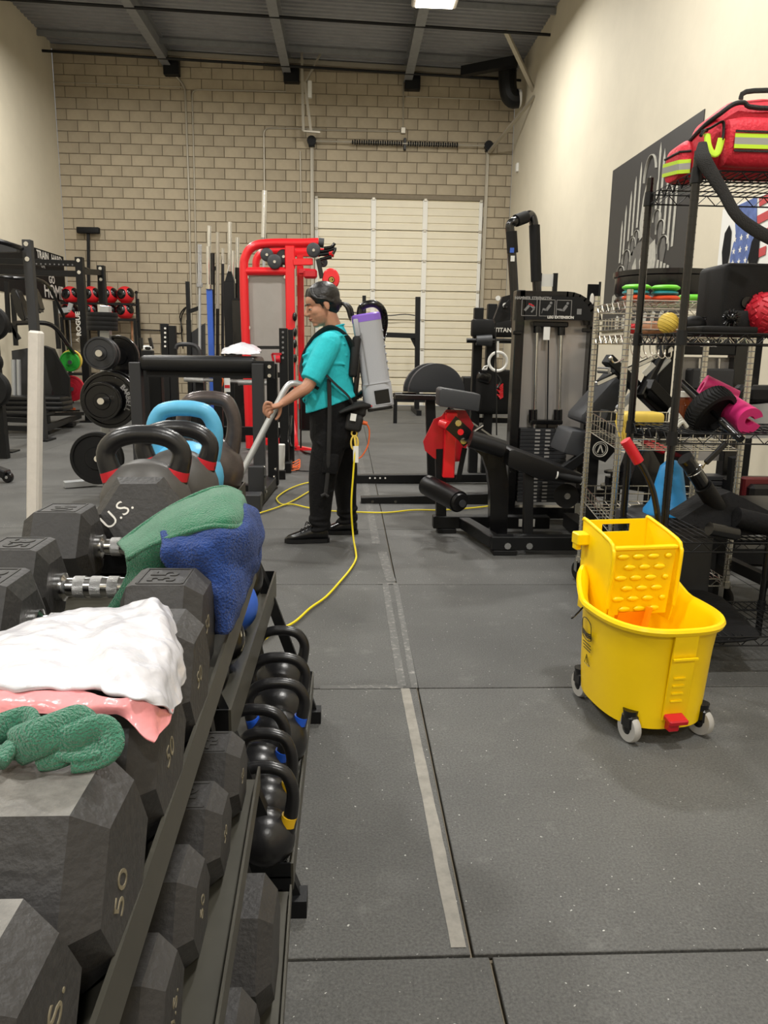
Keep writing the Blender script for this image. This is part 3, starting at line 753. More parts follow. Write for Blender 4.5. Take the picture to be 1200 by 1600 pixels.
rings = [bring(mb, .145, .19, .058), bring(mb, .157, .204, .052), bring(mb, .163, .210, .13, .2), bring(mb, .172, .220, .28, .8, .08), bring(mb, .180, .230, .356, 1, .1),
         bring(mb, .183, .233, .360, 1, .1), bring(mb, .195, .245, .362, 1, .1), bring(mb, .199, .249, .373, 1, .1), bring(mb, .195, .245, .382, 1, .1), bring(mb, .185, .235, .383, 1, .1), bring(mb, .179, .229, .376, 1, .1),
         bring(mb, .166, .218, .36, 1, .16), bring(mb, .158, .208, .27, .8, .1), bring(mb, .138, .184, .14, .1)]
mb.loft(rings, False); mb._q(list(reversed(rings[0]))); mb._q(rings[-1])
tub = part('tub', mb, 'yellow', bk, sm=40)
# skirts above the casters and front spine
def panel(u0, u1, z0, z1, v, th=.008, tp=.0, name='moulded_panel'):
    part(name, MB().poly([bp(u0, v+.03, z0), bp(u1, v+.03, z0), bp(u1+tp, v, z1), bp(u0-tp, v, z1)], -bv, th), 'yellow', tub, sm=20)
panel(-.040, .035, .085, .365, -.236, .006)
for z in (.15, .175, .20, .225): part('moulded_rib', MB().bar(bp(-.025, -.216-(z-.1)*.1, z), bp(.012, -.216-(z-.1)*.1, z), .006, .005), 'yellow', tub)
part('moulded_rib', MB().bar(bp(-.042, -.243, .29), bp(.038, -.243, .29), .006, .006), 'yellow', tub)
part('drain_plug', MB().box(bp(-.006, -.226, .095), (.062, .05, .018), Euler((.2, 0, BA)).to_matrix(), .004).box(bp(-.008, -.214, .070), (.035, .03, .035), Euler((0, 0, BA)).to_matrix(), .004), 'redd', bk, 'red drain plug')
for u, v, da in ((-.118, -.165, .3), (.124, -.160, .5), (-.128, .155, .2), (.128, .16, .4)):
    c = thing  # caster
    p = bp(u, v, .0455)
    cst = part('caster_fork', MB().cyl(p+Z*.035, p+Z*.06, .02, .024, 14).box(p+Z*.022, (.034, .05, .045), (0, 0, da), .006), 'gloss', bk)
    ax = V((math.cos(da), math.sin(da), 0))
    part('tyre', MB().lathe([(.029, -.012), (.042, -.012), (.0455, -.006), (.0455, .006), (.042, .012), (.029, .012)], p, ax, 26), 'tyre', cst, 'grey rubber tyre', sm=50)
    part('wheel_hub', MB().lathe([(.006, -.018), (.012, -.014), (.030, -.009), (.030, .009), (.012, .014), (.006, .018)], p, ax, 22), 'gloss', cst, sm=50)
# wringer
wr = part('wringer_back', MB(), 'yellow', bk) if False else None
def wp(u, v, z): return bp(u, v, z)
W2 = .117
top = .605
back = MB()
# back wall with a hand slot: built from pieces around the opening
def quad(pts, nrm, th=.006): return MB().poly(pts, nrm, th)
vb = .235
o_ = [(-W2, .30), (W2, .30), (W2, top), (-W2, top)]; s0, s1, z0, z1 = -.052, .052, .562, .590
mbk = MB()
for (a0, a1, b0, b1) in ((-W2, W2, .30, z0), (-W2, W2, z1, top), (-W2, s0, z0, z1), (s1, W2, z0, z1)):
    mbk.poly([wp(a0, vb, b0), wp(a1, vb, b0), wp(a1, vb, b1), wp(a0, vb, b1)], -bv, .006)
wring = part('wringer_back', mbk, 'yellow', bk, sm=0)
for (u, sg) in ((-W2, -1), (W2, 1)):
    pl = [(vb, .30), (vb, top), (vb-.02, top+.004), (.045, .578), (.02, .555), (.014, .53), (.03, .36), (.05, .30)]
    part('wringer_side', MB().prism([(v, z) for v, z in pl], wp(u, 0, 0), bv, Z, .007, bev=.002), 'yellow', bk, sm=30)
    e = [wp(u, v, z) for v, z in pl[1:7]]
    part('wringer_edge', MB().tube(e, .0065, 8, smooth=3), 'yellow', bk, sm=60)
fp = [wp(-W2+.008, .035, .555), wp(W2-.012, .035, .555), wp(W2-.018, .055, .33), wp(-W2+.012, .055, .33)]
fpl = part('press_plate', MB().poly(fp, -bv, .01), 'yellow', bk, sm=0)
part('plate_lip', MB().bar(wp(-W2+.004, .028, .558), wp(W2-.008, .028, .558), .02, .012, .003), 'yellow', fpl)
k = 0
for r_ in range(6):
    zz = .53-.036*r_
    for c_ in range(4):
        u = -.078+.052*c_+(.026 if r_ % 2 else 0)
        if u > W2-.03: continue
        v = .033+(.555-zz)*.02/.225*1.0
        wd = .021 if u < W2-.045 else .012
        part('lens_boss', MB().ball(wp(u, v-.012, zz), 1, (wd, .006, .0085), 12, (0, 0, BA)), 'yellow', fpl, sm=60); k += 1
part('gear_guard', MB().poly([wp(-.07, .06, .34), wp(.05, .06, .34), wp(.02, .09, .22), wp(-.07, .09, .22)], -bv, .02).poly([wp(.02, .03, .36), wp(.032, .03, .36), wp(.0, .03, .2), wp(-.01, .03, .2)], -bv, .02), 'amber', bk)
part('hook_bracket', MB().box(wp(-W2-.022, vb-.03, .55), (.045, .05, .04), (0, 0, BA), .004).box(wp(-W2-.03, vb-.02, .525), (.02, .03, .03), (0, 0, BA), .003), 'yellow', bk)
h0, h1, h2, h3 = A(1030, 825, 2.55), A(1021, 770, 2.55), A(1008, 738, 2.55), A(997, 720, 2.55)
hd = part('press_handle', MB().tube([A(1036, 900, 2.55), h0, h1, h2, h3, A(980, 692, 2.55)], .0105, 12, smooth=4), 'gloss', bk, sm=60)
part('hand_grip', MB().tube([A(998, 722, 2.55), A(988, 705, 2.55), A(977, 688, 2.55)], .0185, 16), 'redd', hd, 'red hand grip')
# bail wire at the left
part('bail_wire', MB().tube([bp(-.183, .06, .36), bp(-.205, .05, .345), bp(-.225, .045, .33), bp(-.222, .06, .322), bp(-.188, .10, .318)], .003, 6, smooth=5), 'gloss', bk)
# printed emblem and caution triangle on the left side
def side(u_, z_):   # along the left flank: v runs with u_, up with z_
    v = .035+u_; t = (z_-.105)/.265
    hw, hl_ = .160+.022*t, .208+.024*t
    uu = -hw*(1-abs(v/hl_)**2.7)**(1/2.7)*(1-.09*max(0, v/hl_)**2) if abs(v) < hl_ else -hw*.4
    return bp(uu-.0065, v, z_)
def flank(pts, r, m='gloss', name='printed_mark', closed=True):
    part(name, MB().tube([side(*p) for p in pts], r, 5, closed=closed, smooth=3 if closed else 0), m, tub)
flank([(-.035, .285), (-.032, .318), (0, .33), (.03, .318), (.035, .285), (.032, .262), (0, .255), (-.032, .262)], .0013)
for zc, r in ((.283, .0022), (.277, .0022), (.271, .0022)): flank([(-.032, zc), (0, zc-.006), (.032, zc)], r, closed=False)
for zc, wd in ((.243, .03), (.232, .032), (.222, .026)): flank([(-wd, zc), (wd, zc)], .0015, closed=False)
mb = MB().tube([side(-.02, .17), side(.02, .17), side(0, .205)], .0010, 5, closed=True); part('caution_triangle', mb, 'gloss', tub)
flank([(-.004, .175), (.002, .188), (.003, .196)], .0012, closed=False)
# ---------------- black wire shelf on the right ----------------
SX0, SY0, SY1, SX1 = 1.12, 2.60, 3.00, 1.74
def wire_shelf(root, x0, x1, y0, y1, z, m, r=.003, lip=.034, step=.028):
    sh = MB()
    for zz in (z, z-lip):
        sh.tube([(x0, y0, zz), (x1, y0, zz), (x1, y1, zz), (x0, y1, zz)], r, 6, closed=True)
    n = int((x1-x0)/step)
    f = part('shelf_frame', sh, m, root)
    w = MB()
    for k in range(1, n): x = x0+(x1-x0)*k/n; w.tube([(x, y0, z+.001), (x, y1, z+.001)], r*.62, 5)
    for k in (1, 2, 3): y = y0+(y1-y0)*k/4; w.tube([(x0, y, z-.004), (x1, y, z-.004)], r*.8, 5)
    part('shelf_wires', w, m, f)
    tr = MB()
    for (a, b) in (((x0, y0), (x1, y0)), ((x0, y1), (x1, y1)), ((x0, y0), (x0, y1)), ((x1, y0), (x1, y1))):
        L = math.hypot(b[0]-a[0], b[1]-a[1]); k = max(4, int(L/.035)); pts = []
        for j in range(k+1):
            t = j/k; pts.append((a[0]+(b[0]-a[0])*t, a[1]+(b[1]-a[1])*t, z-(lip if j % 2 else 0)))
        tr.tube(pts, r*.75, 5)
    part('truss_wire', tr, m, f)
    return f
def post(root, x, y, z1, m, r=.0125, z0=.02, rings=True):
    p = part('post', MB().cyl((x, y, z0), (x, y, z1), r, n=14), m, root)
    if rings:
        g = MB(); k = z0+.03
        while k < z1: g.cyl((x, y, k), (x, y, k+.004), r*1.05, n=14); k += .0254
        part('post_groove', g, 'gloss' if m == 'gloss' else 'grey', p, kind='stuff')
    return p
bs = thing('black_wire_shelf', 'black wire shelving unit nearest on the right, red bag on its top', 'shelf', (SX0+.3, (SY0+SY1)/2, 0))
LV = [1.742, 1.232, .893, .505, .15]
for z in LV: wire_shelf(bs, SX0, SX1, SY0, SY1, z, 'dark')
for x, y in ((SX0, SY0), (SX1, SY0), (SX0, SY1), (SX1, SY1)):
    p = post(bs, x, y, 1.80, 'gloss', .0135)
    for z in LV: part('shelf_sleeve', MB().cyl((x, y, z-.04), (x, y, z+.008), .019, .0165, 14), 'dark', p)
    part('levelling_foot', MB().cyl((x, y, 0), (x, y, .025), .016, .012, 12), 'rubber', p)
# ---------------- silver wire rack behind ----------------
RX0, RX1, RY0, RY1 = 1.205, 1.765, 3.36, 3.80
ss = thing('silver_wire_rack', 'silver chrome wire rack on casters behind the black shelf', 'shelf', (1.45, 3.6, 0))
SL = [1.385, 1.24]
for z in SL: wire_shelf(ss, RX0, RX1, RY0, RY1, z, 'zinc', .0035)
for x, y in ((RX0, RY0), (RX1, RY0), (RX0, RY1), (RX1, RY1)):
    p = post(ss, x, y, 1.43, 'zinc', .0145, .13)
    c = part('caster', MB().lathe([(.012, -.012), (.048, -.012), (.052, -.006), (.052, .006), (.048, .012), (.012, .012)], (x, y, .052), (1, .3, 0), 22), 'rubber', ss)
    part('caster_fork', MB().cyl((x, y, .1), (x, y, .13), .022).bar((x-.018, y, .05), (x-.018, y, .11), .004, .04).bar((x+.018, y, .05), (x+.018, y, .11), .004, .04), 'zinc', c)
def basket(root, x0, x1, y0, y1, z0, z1, m, r=.0024, slope=0.0):
    g = MB()
    for k, zz in enumerate((z0, (z0+z1)/2, z1)):
        g.tube([(x0, y0, zz-slope), (x1, y0, zz-slope), (x1, y1, zz), (x0, y1, zz)], r*1.4, 6, closed=True)
    n = 10
    for k in range(n+1):
        x = x0+(x1-x0)*k/n; g.tube([(x, y0, z1-slope), (x, y0, z0-slope), (x, y1, z0), (x, y1, z1)], r, 5)
        y = y0+(y1-y0)*k/n
        s_ = slope*(1-k/n); g.tube([(x0, y, z1-s_), (x0, y, z0-s_), (x1, y, z0-s_), (x1, y, z1-s_)], r, 5)
    return part('wire_basket', g, m, root)
basket(ss, RX0-.01, RX1, RY0, RY1, 1.265, 1.315, 'zinc')
basket(ss, RX0, RX1, RY0, RY1, .78, .875, 'zinc', slope=.04)
basket(ss, RX0, RX1, RY0, RY1, .42, .50, 'zinc', slope=.07)
wire_shelf(ss, RX0, RX1, RY0, RY1, .14, 'zinc', .0035)
hk = MB()
for k in range(6):
    x = RX0+.02+.028*k; hk.tube([(x, RY0-.01, 1.24), (x-.005, RY0-.02, 1.18), (x+.01, RY0-.035, 1.145), (x+.03, RY0-.03, 1.15), (x+.035, RY0-.02, 1.18)], .0028, 6, smooth=4)
part('wire_hook', hk, 'zinc', ss)
part('wing_hook', MB().tube([(RX0-.01, RY0-.01, 1.14), (RX0-.05, RY0-.02, 1.12), (RX0-.07, RY0-.02, 1.14)], .004, 6, smooth=4).ball((RX0-.07, RY0-.02, 1.14), .01), 'zinc', ss)

# things on the silver rack
def disc(label, px, py, Y, r, h, m):
    p = A(px, py, Y); solo('sliding_disc', label, 'exercise disc', MB().lathe([(r*.8, 0), (r, h*.3), (r, h*.7), (r*.8, h)], p-Z*h/2, (0, 0, 1), 24), m, 'coloured discs on the silver rack', sm=60)
zt = 1.392
def disc2(label, x, y, z, r, h, m): solo('exercise_disc', label, 'exercise disc', MB().lathe([(r*.78, 0), (r, h*.35), (r, h*.65), (r*.78, h)], (x, y, z), (0, 0, 1), 24), m, 'coloured discs on the silver rack', sm=60)
disc2('orange-red exercise disc, left one at the bottom of the pile', 1.275, 3.47, zt, .062, .022, 'orange')
disc2('orange-red exercise disc beside the lime ring', 1.405, 3.47, zt, .062, .022, 'orange')
disc2('teal exercise disc, left one under lime', 1.27, 3.47, zt+.023, .058, .02, 'tealp')
disc2('teal exercise disc, right one under lime', 1.40, 3.47, zt+.023, .058, .02, 'tealp')
disc2('lime green exercise disc on the left pile', 1.272, 3.47, zt+.044, .062, .022, 'lime')
disc2('lime green exercise disc on the right pile', 1.402, 3.47, zt+.044, .062, .022, 'lime')
solo('ring_toy', 'bright green oval ring to the right of the disc piles', 'ring', MB().tube(arc((1.565, 3.5, zt+.016), .075, 0, 2*PI, 28, (1, 0, 0), (0, .7, 0))[:-1], .014, 10, closed=True), 'lime')
solo('round_tub', 'wide round black rubber tub behind the green discs', 'tub', MB().lathe([(.20, 0), (.245, .01), (.255, .04), (.243, .06), (.258, .08), (.256, .155), (.268, .16), (.268, .185), (.245, .185), (.22, .02)], (1.69, 4.20, 1.40), (0, 0, 1), 40), 'gloss', sm=50)
yb = thing('yellow_ball', 'yellow textured ball on the black shelf, left end', 'ball', (0, 0, 0))
c = A(1045, 494, 2.80); c.z = LV[1]+.0365+.002
mb = MB().ball(c, .0365, n=28); part('ball_shell', mb, 'yball', yb, sm=180)
mb = MB()
for k in range(9):
    a = -1.2+.3*k; q = Matrix.Rotation(.5, 3, 'Y')
    mb.tube([c+q@V((math.cos(t)*math.cos(a)*.0368, math.sin(t)*math.cos(a)*.0368, math.sin(a)*.0368)) for t in [2*PI*j/24 for j in range(24)]], .0012, 5, closed=True)
part('raised_ridge', mb, 'yball', yb, sm=180); 
mb = MB().box((1.42, 3.52, 1.24+.035), (.20, .14, .06), (0, 0, .1), .025, 3); solo('leather_pouch', 'tan leather pouch in the silver rack under the yellow ball', 'pouch', mb, 'brown')
mb = MB().ball((1.255, 3.42, 1.27), .025, n=16); solo('pink_ball', 'small pink ball at the end of the top wire basket', 'ball', mb, 'redball')
mb = MB().box((1.335, 3.47, .872), (.19, .12, .06), (0, 0, .05), .018, 3); solo('yellow_block', 'yellow foam block lying on the black case', 'block', mb, 'yball')
mb = MB().box((1.44, 3.52, .815), (.42, .22, .045), (0, 0, 0), .015, 2); solo('black_case', 'flat black case in the middle wire basket', 'case', mb, 'rubber')
mb = MB()
for k in range(5): mb.tube([(1.19+.012*k, 3.37, .87-.004*k), (1.20+.012*k, 3.352, .82), (1.21+.01*k, 3.352, .775+.006*k)], .006, 7, smooth=4)
solo('yellow_strap', 'yellow strap hanging out of the middle wire basket', 'strap', mb, 'yball')
# ---------------- things on the black shelf ----------------
# top: red first-aid bag
rb = thing('red_first_aid_bag', 'large red trauma bag with reflective stripes on the black shelf', 'bag', (1.45, 2.8, LV[0]))
zb = LV[0]+.004
def loftx(sec, m, name, parent, n=28, e=3.2, lab=None):
    # sec: (x, y0, y1, z0, z1)
    mb = MB(); rings = []
    for x, y0, y1, z0, z1 in sec:
        r = []
        for k in range(n):
            u, v = sup(2*PI*k/n, (y1-y0)/2, (z1-z0)/2, e); r.append(mb.bm.verts.new((x, (y0+y1)/2+u, (z0+z1)/2+v)))
        rings.append(r)
    mb.loft(rings); return part(name, mb, m, parent, lab, sm=50)
loftx([(1.155, 2.66, 2.76, zb+.03, zb+.11), (1.160, 2.63, 2.79, zb+.01, zb+.145), (1.175, 2.61, 2.81, zb, zb+.172), (1.24, 2.60, 2.83, zb, zb+.222), (1.34, 2.60, 2.84, zb, zb+.235), (1.62, 2.60, 2.84, zb, zb+.235), (1.70, 2.62, 2.84, zb, zb+.20), (1.72, 2.66, 2.82, zb+.05, zb+.14)], 'bagred', 'bag_body', rb)
loftx([(1.118, 2.76, 2.86, zb+.02, zb+.09), (1.124, 2.74, 2.88, zb+.005, zb+.112), (1.15, 2.73, 2.89, zb, zb+.13), (1.22, 2.73, 2.89, zb, zb+.13)], 'bagred', 'end_pocket', rb)
pk_ = loftx([(1.195, 2.585, 2.64, zb+.03, zb+.13), (1.203, 2.570, 2.64, zb+.012, zb+.148), (1.25, 2.562, 2.64, zb+.008, zb+.155), (1.60, 2.562, 2.64, zb+.008, zb+.155), (1.62, 2.58, 2.64, zb+.02, zb+.14)], 'bagred', 'front_pocket', rb)
mb = MB().tube([(1.156, 2.76, zb+.125), (1.160, 2.66, zb+.148), (1.182, 2.605, zb+.168), (1.215, 2.596, zb+.192), (1.25, 2.594, zb+.198), (1.30, 2.594, zb+.184), (1.62, 2.594, zb+.188)], .0075, 8, smooth=4); part('zip_strip', mb, 'webbing', rb)
for z0, z1, m in ((.055, .067, 'hivis'), (.067, .087, 'refl'), (.087, .099, 'hivis')):
    part('reflective_band', MB().box((1.41, 2.5595, zb+(z0+z1)/2), (.39, .003, z1-z0)), m, rb)
    part('reflective_band', MB().poly([(1.1165, 2.875, zb+z0-.025), (1.1165, 2.745, zb+z0-.04), (1.1165, 2.745, zb+z1-.04), (1.1165, 2.875, zb+z1-.025)], (-1, 0, 0), .003).poly([(1.1165, 2.745, zb+z0-.04), (1.15, 2.728, zb+z0-.04), (1.15, 2.728, zb+z1-.04), (1.1165, 2.745, zb+z1-.04)], (0, -1, 0), .003), m, rb)
part('zip_strip', MB().box((1.41, 2.558, zb+.105), (.39, .004, .006)).box((1.41, 2.558, zb+.048), (.39, .004, .006)), 'webbing', rb)
part('end_pocket_zip', MB().tube([(1.117, 2.87, zb+.088), (1.117, 2.745, zb+.085), (1.15, 2.728, zb+.085)], .004, 6), 'webbing', rb)
part('carry_handle', MB().tube([(1.25, 2.62, zb+.215), (1.265, 2.62, zb+.238), (1.38, 2.62, zb+.245), (1.6, 2.62, zb+.245)], .008, 8, smooth=3, flat=.5), 'webbing', rb)
part('end_strap', MB().tube([(1.142, 2.600, zb+.105), (1.145, 2.590, zb+.07), (1.158, 2.585, zb+.045), (1.175, 2.585, zb+.048), (1.185, 2.588, zb+.09)], .011, 8, smooth=4, flat=.35), 'hivis', rb)
part('end_strap', MB().tube([(1.128, 2.61, zb+.115), (1.15, 2.597, zb+.122), (1.185, 2.592, zb+.14), (1.19, 2.59, zb+.11), (1.188, 2.588, zb+.085)], .009, 8, smooth=4, flat=.35), 'webbing', rb)
part('shoulder_strap', MB().tube([A(1098, 222, 2.585), A(1098, 245, 2.565), A(1110, 268, 2.56), A(1130, 300, 2.555), A(1150, 335, 2.55), A(1178, 358, 2.55), A(1215, 378, 2.55)], [.012, .024, .022, .018, .018, .020, .02], 12, smooth=5, flat=.22), 'webbing', rb)
part('swivel_clip', MB().tube([(1.14, 2.60, zb+.115), (1.125, 2.59, zb+.11), (1.115, 2.585, zb+.095)], .006, 8), 'gloss', rb)
rc = thing('small_red_case', 'small red and black case on the far left of the top shelf', 'case', A(1062, 268, 2.9))
c = A(1062, 266, 2.93); part('case_body', MB().cyl(c-X*.03+Z*.0, c+X*.05-Z*.0, .026, n=16), 'redd', rc)
part('case_end', MB().cyl(c-X*.04, c-X*.028, .028, n=16), 'gloss', rc)
# monitor-like black box, low tray, spiky ball, red ball
mo = thing('black_storage_box', 'large black plastic box standing on the second black shelf', 'box', (1.42, 2.8, LV[1]))
part('box_body', MB().box((1.455, 2.84, LV[1]+.125), (.29, .22, .24), (0, 0, 0), .022, 3), 'rubber', mo)
part('rim', MB().box((1.44, 2.735, LV[1]+.045), (.24, .06, .075), (0, 0, 0), .01, 2), 'rubber', mo)
part('clasp', MB().cyl((1.395, 2.72, LV[1]+.11), (1.395, 2.735, LV[1]+.11), .02), 'gloss', mo)
tr = solo('flat_tray', 'flat black plastic tray in front of the black box', 'tray', MB().box((1.30, 2.70, LV[1]+.014), (.2, .13, .022), (0, 0, .05), .006, 2), 'rubber')
sp = thing('spiky_ball', 'black spiky massage ball on the flat tray', 'ball', (0, 0, 0))
c = V((1.33, 2.69, LV[1]+.025+.03)); part('core', MB().ball(c, .02, n=14), 'gloss', sp)
mb = MB()
for k in range(70):
    zz = 1-2*(k+.5)/70; a = k*2.39996; rr = math.sqrt(1-zz*zz); d = V((rr*math.cos(a), rr*math.sin(a), zz)); mb.cyl(c+d*.018, c+d*.031, .003, .0012, 5)
part('spikes', mb, 'gloss', sp, kind='stuff')
rg = thing('ribbed_black_ball', 'ribbed black half ball left of the black box', 'ball', (0, 0, 0))
c = V((1.245, 2.80, LV[1]+.034)); part('dome', MB().ball(c, .045, (1, 1, .72), 20), 'rubber', rg, sm=180)
mb = MB()
for k in range(7): mb.tube([c+V((math.cos(t)*.0455, math.sin(t)*.0455*math.cos(-1+k*.33), .0328*math.sin(-1+k*.33)*1)) for t in [PI*j/14 for j in range(15)]], .002, 5)
part('rib', mb, 'gloss', rg)
rd = thing('red_textured_ball', 'red rubber ball with moulded tyre-tread texture on the black shelf', 'ball', (0, 0, 0))
c = A(1196, 490, 2.72); R_ = .073; c.z = LV[1]+R_+.003
M['redrub'] = mat('red_rubber', (186, 26, 46), .5)
part('ball_shell', MB().ball(c, R_*.97, n=32), 'redrub', rd, sm=180)
mb = MB()
for i in range(9):
    lat = -1.2+.3*i; n = max(4, int(12*math.cos(lat)))
    for j in range(n):
        a = 2*PI*(j+(i % 2)*.5)/n; d = V((math.cos(lat)*math.cos(a), math.cos(lat)*math.sin(a), math.sin(lat)))
        x, y, z_ = frame(d); Rm = Matrix((x, y, z_)).transposed() @ Matrix.Rotation(.6 if (i+j) % 2 else -.5, 3, 'Z')
        mb.box(c+d*R_*.97, (.024, .015, .007), Rm, .002)
part('tread_block', mb, 'redrub', rd, kind='stuff')
solo('hand_weight', 'small black hand weight in front of the red ball', 'weight', MB().ball((1.565, 2.66, LV[1]+.02), .018, (1.5, 1, 1)).ball((1.66, 2.66, LV[1]+.02), .018, (1.5, 1, 1)).cyl((1.57, 2.66, LV[1]+.02), (1.65, 2.66, LV[1]+.02), .011), 'gloss')
# third shelf: pink foam rollers, wheel, brown jar
def roller(label, a, b, ro, ri, gap=.0, m='magenta'):
    a, b = V(a), V(b); x, y, z_ = frame(b-a); mb = MB(); N = 30; pts = []
    for k in range(N+1): t = gap+(2*PI-2*gap)*k/N; pts.append((math.cos(t)*ro, math.sin(t)*ro))
    for k in range(N, -1, -1): t = gap+(2*PI-2*gap)*k/N; pts.append((math.cos(t)*ri, math.sin(t)*ri))
    A_ = [mb.bm.verts.new(a+x*p[0]+y*p[1]) for p in pts]; B_ = [mb.bm.verts.new(b+x*p[0]+y*p[1]) for p in pts]; n = len(pts)
    for k in range(n): mb._q([A_[k], A_[(k+1) % n], B_[(k+1) % n], B_[k]])
    for L_ in (A_, B_):
        for k in range(N): mb._q([L_[k], L_[k+1], L_[n-2-k], L_[n-1-k]])
    return solo('foam_bar_pad', label, 'foam pad', mb, m, 'magenta foam pads on the black shelf', sm=40)
z3 = LV[2]+.004
roller('magenta foam bar pad with a strap, leaning behind the black wheel', A(1096, 604, 2.93), A(1145, 628, 2.90), .048, .02)
roller('magenta foam bar pad with its slotted end facing forward', A(1128, 630, 2.84), A(1172, 658, 2.66), .048, .018, gap=.35)
ab = thing('ab_wheel', 'black treaded exercise wheel with handle bar through its hub', 'exercise wheel', (1.38, 2.74, z3))
c = A(1110, 641, 2.74); ax = (A(1147, 682, 2.64)-A(1075, 613, 2.84)).normalized()
part('wheel', MB().lathe([(.02, -.008), (.070, -.012), (.072, -.034), (.086, -.03), (.089, 0), (.086, .03), (.072, .034), (.070, .012), (.02, .008)], c, ax, 36), 'rubber', ab)
mb = MB(); x, y, z_ = frame(ax)
for k in range(40):
    t = 2*PI*k/40; d = x*math.cos(t)+y*math.sin(t); d2 = x*math.cos(t+.12)+y*math.sin(t+.12)
    mb.bar(c+d*.087-ax*.028, c+d2*.0905, .005, .004); mb.bar(c+d2*.0905, c+d*.087+ax*.028, .005, .004)
part('tread_block', mb, 'rubber', ab)
part('handle_bar', MB().cyl(c-ax*.17, c+ax*.17, .008), 'gloss', ab)
for sg in (-1, 1): part('hand_grip', MB().cyl(c+ax*sg*.06, c+ax*sg*.17, .016, .014), 'gloss', ab)
for k, (a, b) in enumerate((((1.215, 2.66, z3+.012), (1.245, 2.78, z3+.02)), ((1.245, 2.66, z3+.013), (1.27, 2.79, z3+.02)))):
    pass
mb = MB()
for k in range(8): mb.tube([(1.165+.001*k, 2.67+.014*k, z3+.012+.006*k), (1.182, 2.67+.014*k, z3+.03+.006*k), (1.20, 2.67+.014*k, z3+.012+.006*k)], .007, 7, smooth=3)
solo('coiled_rope', 'coil of pale braided rope left of the black wheel', 'rope', mb, 'posterl')
jr = thing('brown_jar', 'brown glass jar behind the black wheel', 'jar', (1.29, 2.92, z3))
part('glass', MB().lathe([(.035, 0), (.045, .01), (.045, .075), (.03, .095), (.03, .11)], (1.29, 2.92, z3), (0, 0, 1), 20), mat('amber_glass', (110, 56, 30), .15, coat=.5), jr)
part('lid', MB().cyl((1.29, 2.92, z3+.105), (1.29, 2.92, z3+.125), .034), 'label', jr)
# fourth shelf: V-shaped landmine attachment / padded handle, mats
z4 = LV[3]+.004
ld = thing('padded_row_handle', 'black padded T-handle attachment lying on the fourth black shelf', 'gym attachment', (1.4, 2.8, z4))
part('sleeve', MB().cyl(A(1072, 718, 2.62), A(1100, 762, 2.68), .026, n=18).cyl(A(1070, 716, 2.62), A(1074, 721, 2.622), .028, n=18), 'gloss', ld)
part('sleeve_neck', MB().cyl(A(1098, 758, 2.67), A(1125, 800, 2.72), .032, n=18), 'rubber', ld)
part('spring_collar', MB().tube(arc(A(1086, 736, 2.64), .032, 0, 2*PI, 20, (.75, .1, .6), (0, 1, 0))[:-1], .0028, 6, closed=True).tube([A(1096, 733, 2.62), A(1104, 722, 2.6)], .0025, 6), 'chrome', ld)
part('collar_grip', MB().bar(A(1102, 724, 2.6), A(1135, 692, 2.6), .012, .02, .004), 'gloss', ld)
part('padded_body', MB().poly([A(1062, 812, 2.64), A(1112, 780, 2.70), A(1142, 768, 2.72), A(1205, 800, 2.74), A(1205, 835, 2.66), A(1130, 838, 2.62)], (0, 1, 0), .12), 'cloth', ld, sm=20)
part('roll_pad', MB().cyl(A(1108, 826, 2.58), A(1150, 834, 2.60), .024, n=16), 'gloss', ld)
part('roll_pad', MB().cyl(A(1150, 808, 2.64), A(1210, 822, 2.64), .036, n=16), 'cloth', ld)
# bottom shelf cloth
z5 = LV[4]+.004
o = solo('black_mat', 'crumpled black mat drooping off the lowest black shelf', 'mat', drape([[(1040, 985, 2.66), (1090, 1000, 2.60), (1140, 1004, 2.59), (1180, 1000, 2.6)], [(1040, 955, 2.75), (1090, 968, 2.75), (1150, 970, 2.72), (1185, 990, 2.62)], [(1060, 930, 2.9), (1085, 922, 2.97), (1120, 930, 2.95), (1150, 955, 2.85)]], 6, .006, 20, 3), 'cloth', sm=180); thicken(o, .006)
tb = solo('beige_rope', 'coil of thick beige rope on the lowest wire shelf behind the bucket', 'rope', MB().tube([(1.18, 3.45, .165), (1.3, 3.41, .185), (1.42, 3.40, .19), (1.46, 3.46, .175)], .018, 9, smooth=4).tube([(1.2, 3.43, .16), (1.34, 3.375, .165), (1.46, 3.38, .165)], .017, 9, smooth=4), 'brown')
solo('dark_bin', 'dark grey ribbed rubbish bin standing on the lowest wire shelf', 'bin', MB().lathe([(.10, 0), (.125, .26), (.135, .27), (.13, .28), (.118, .26), (.09, .02)], (1.50, 3.57, .146), (0, 0, 1), 26), 'char', sm=50)
solo('blue_plastic_scoop', 'bright blue plastic cone-shaped stand behind the bucket wringer', 'plastic stand', MB().lathe([(.10, 0), (.10, .012), (.075, .05), (.058, .14), (.045, .20), (.02, .225), (.001, .228)], (1.36, 3.14, .50), (0, 0, 1), 24, sx=1), 'cyanp', sm=60)
solo('storage_bin', 'low grey storage bin between the black shelf and the silver rack', 'bin', MB().box((1.36, 3.165, .25), (.36, .22, .5), (0, 0, 0), .02, 2), 'char')
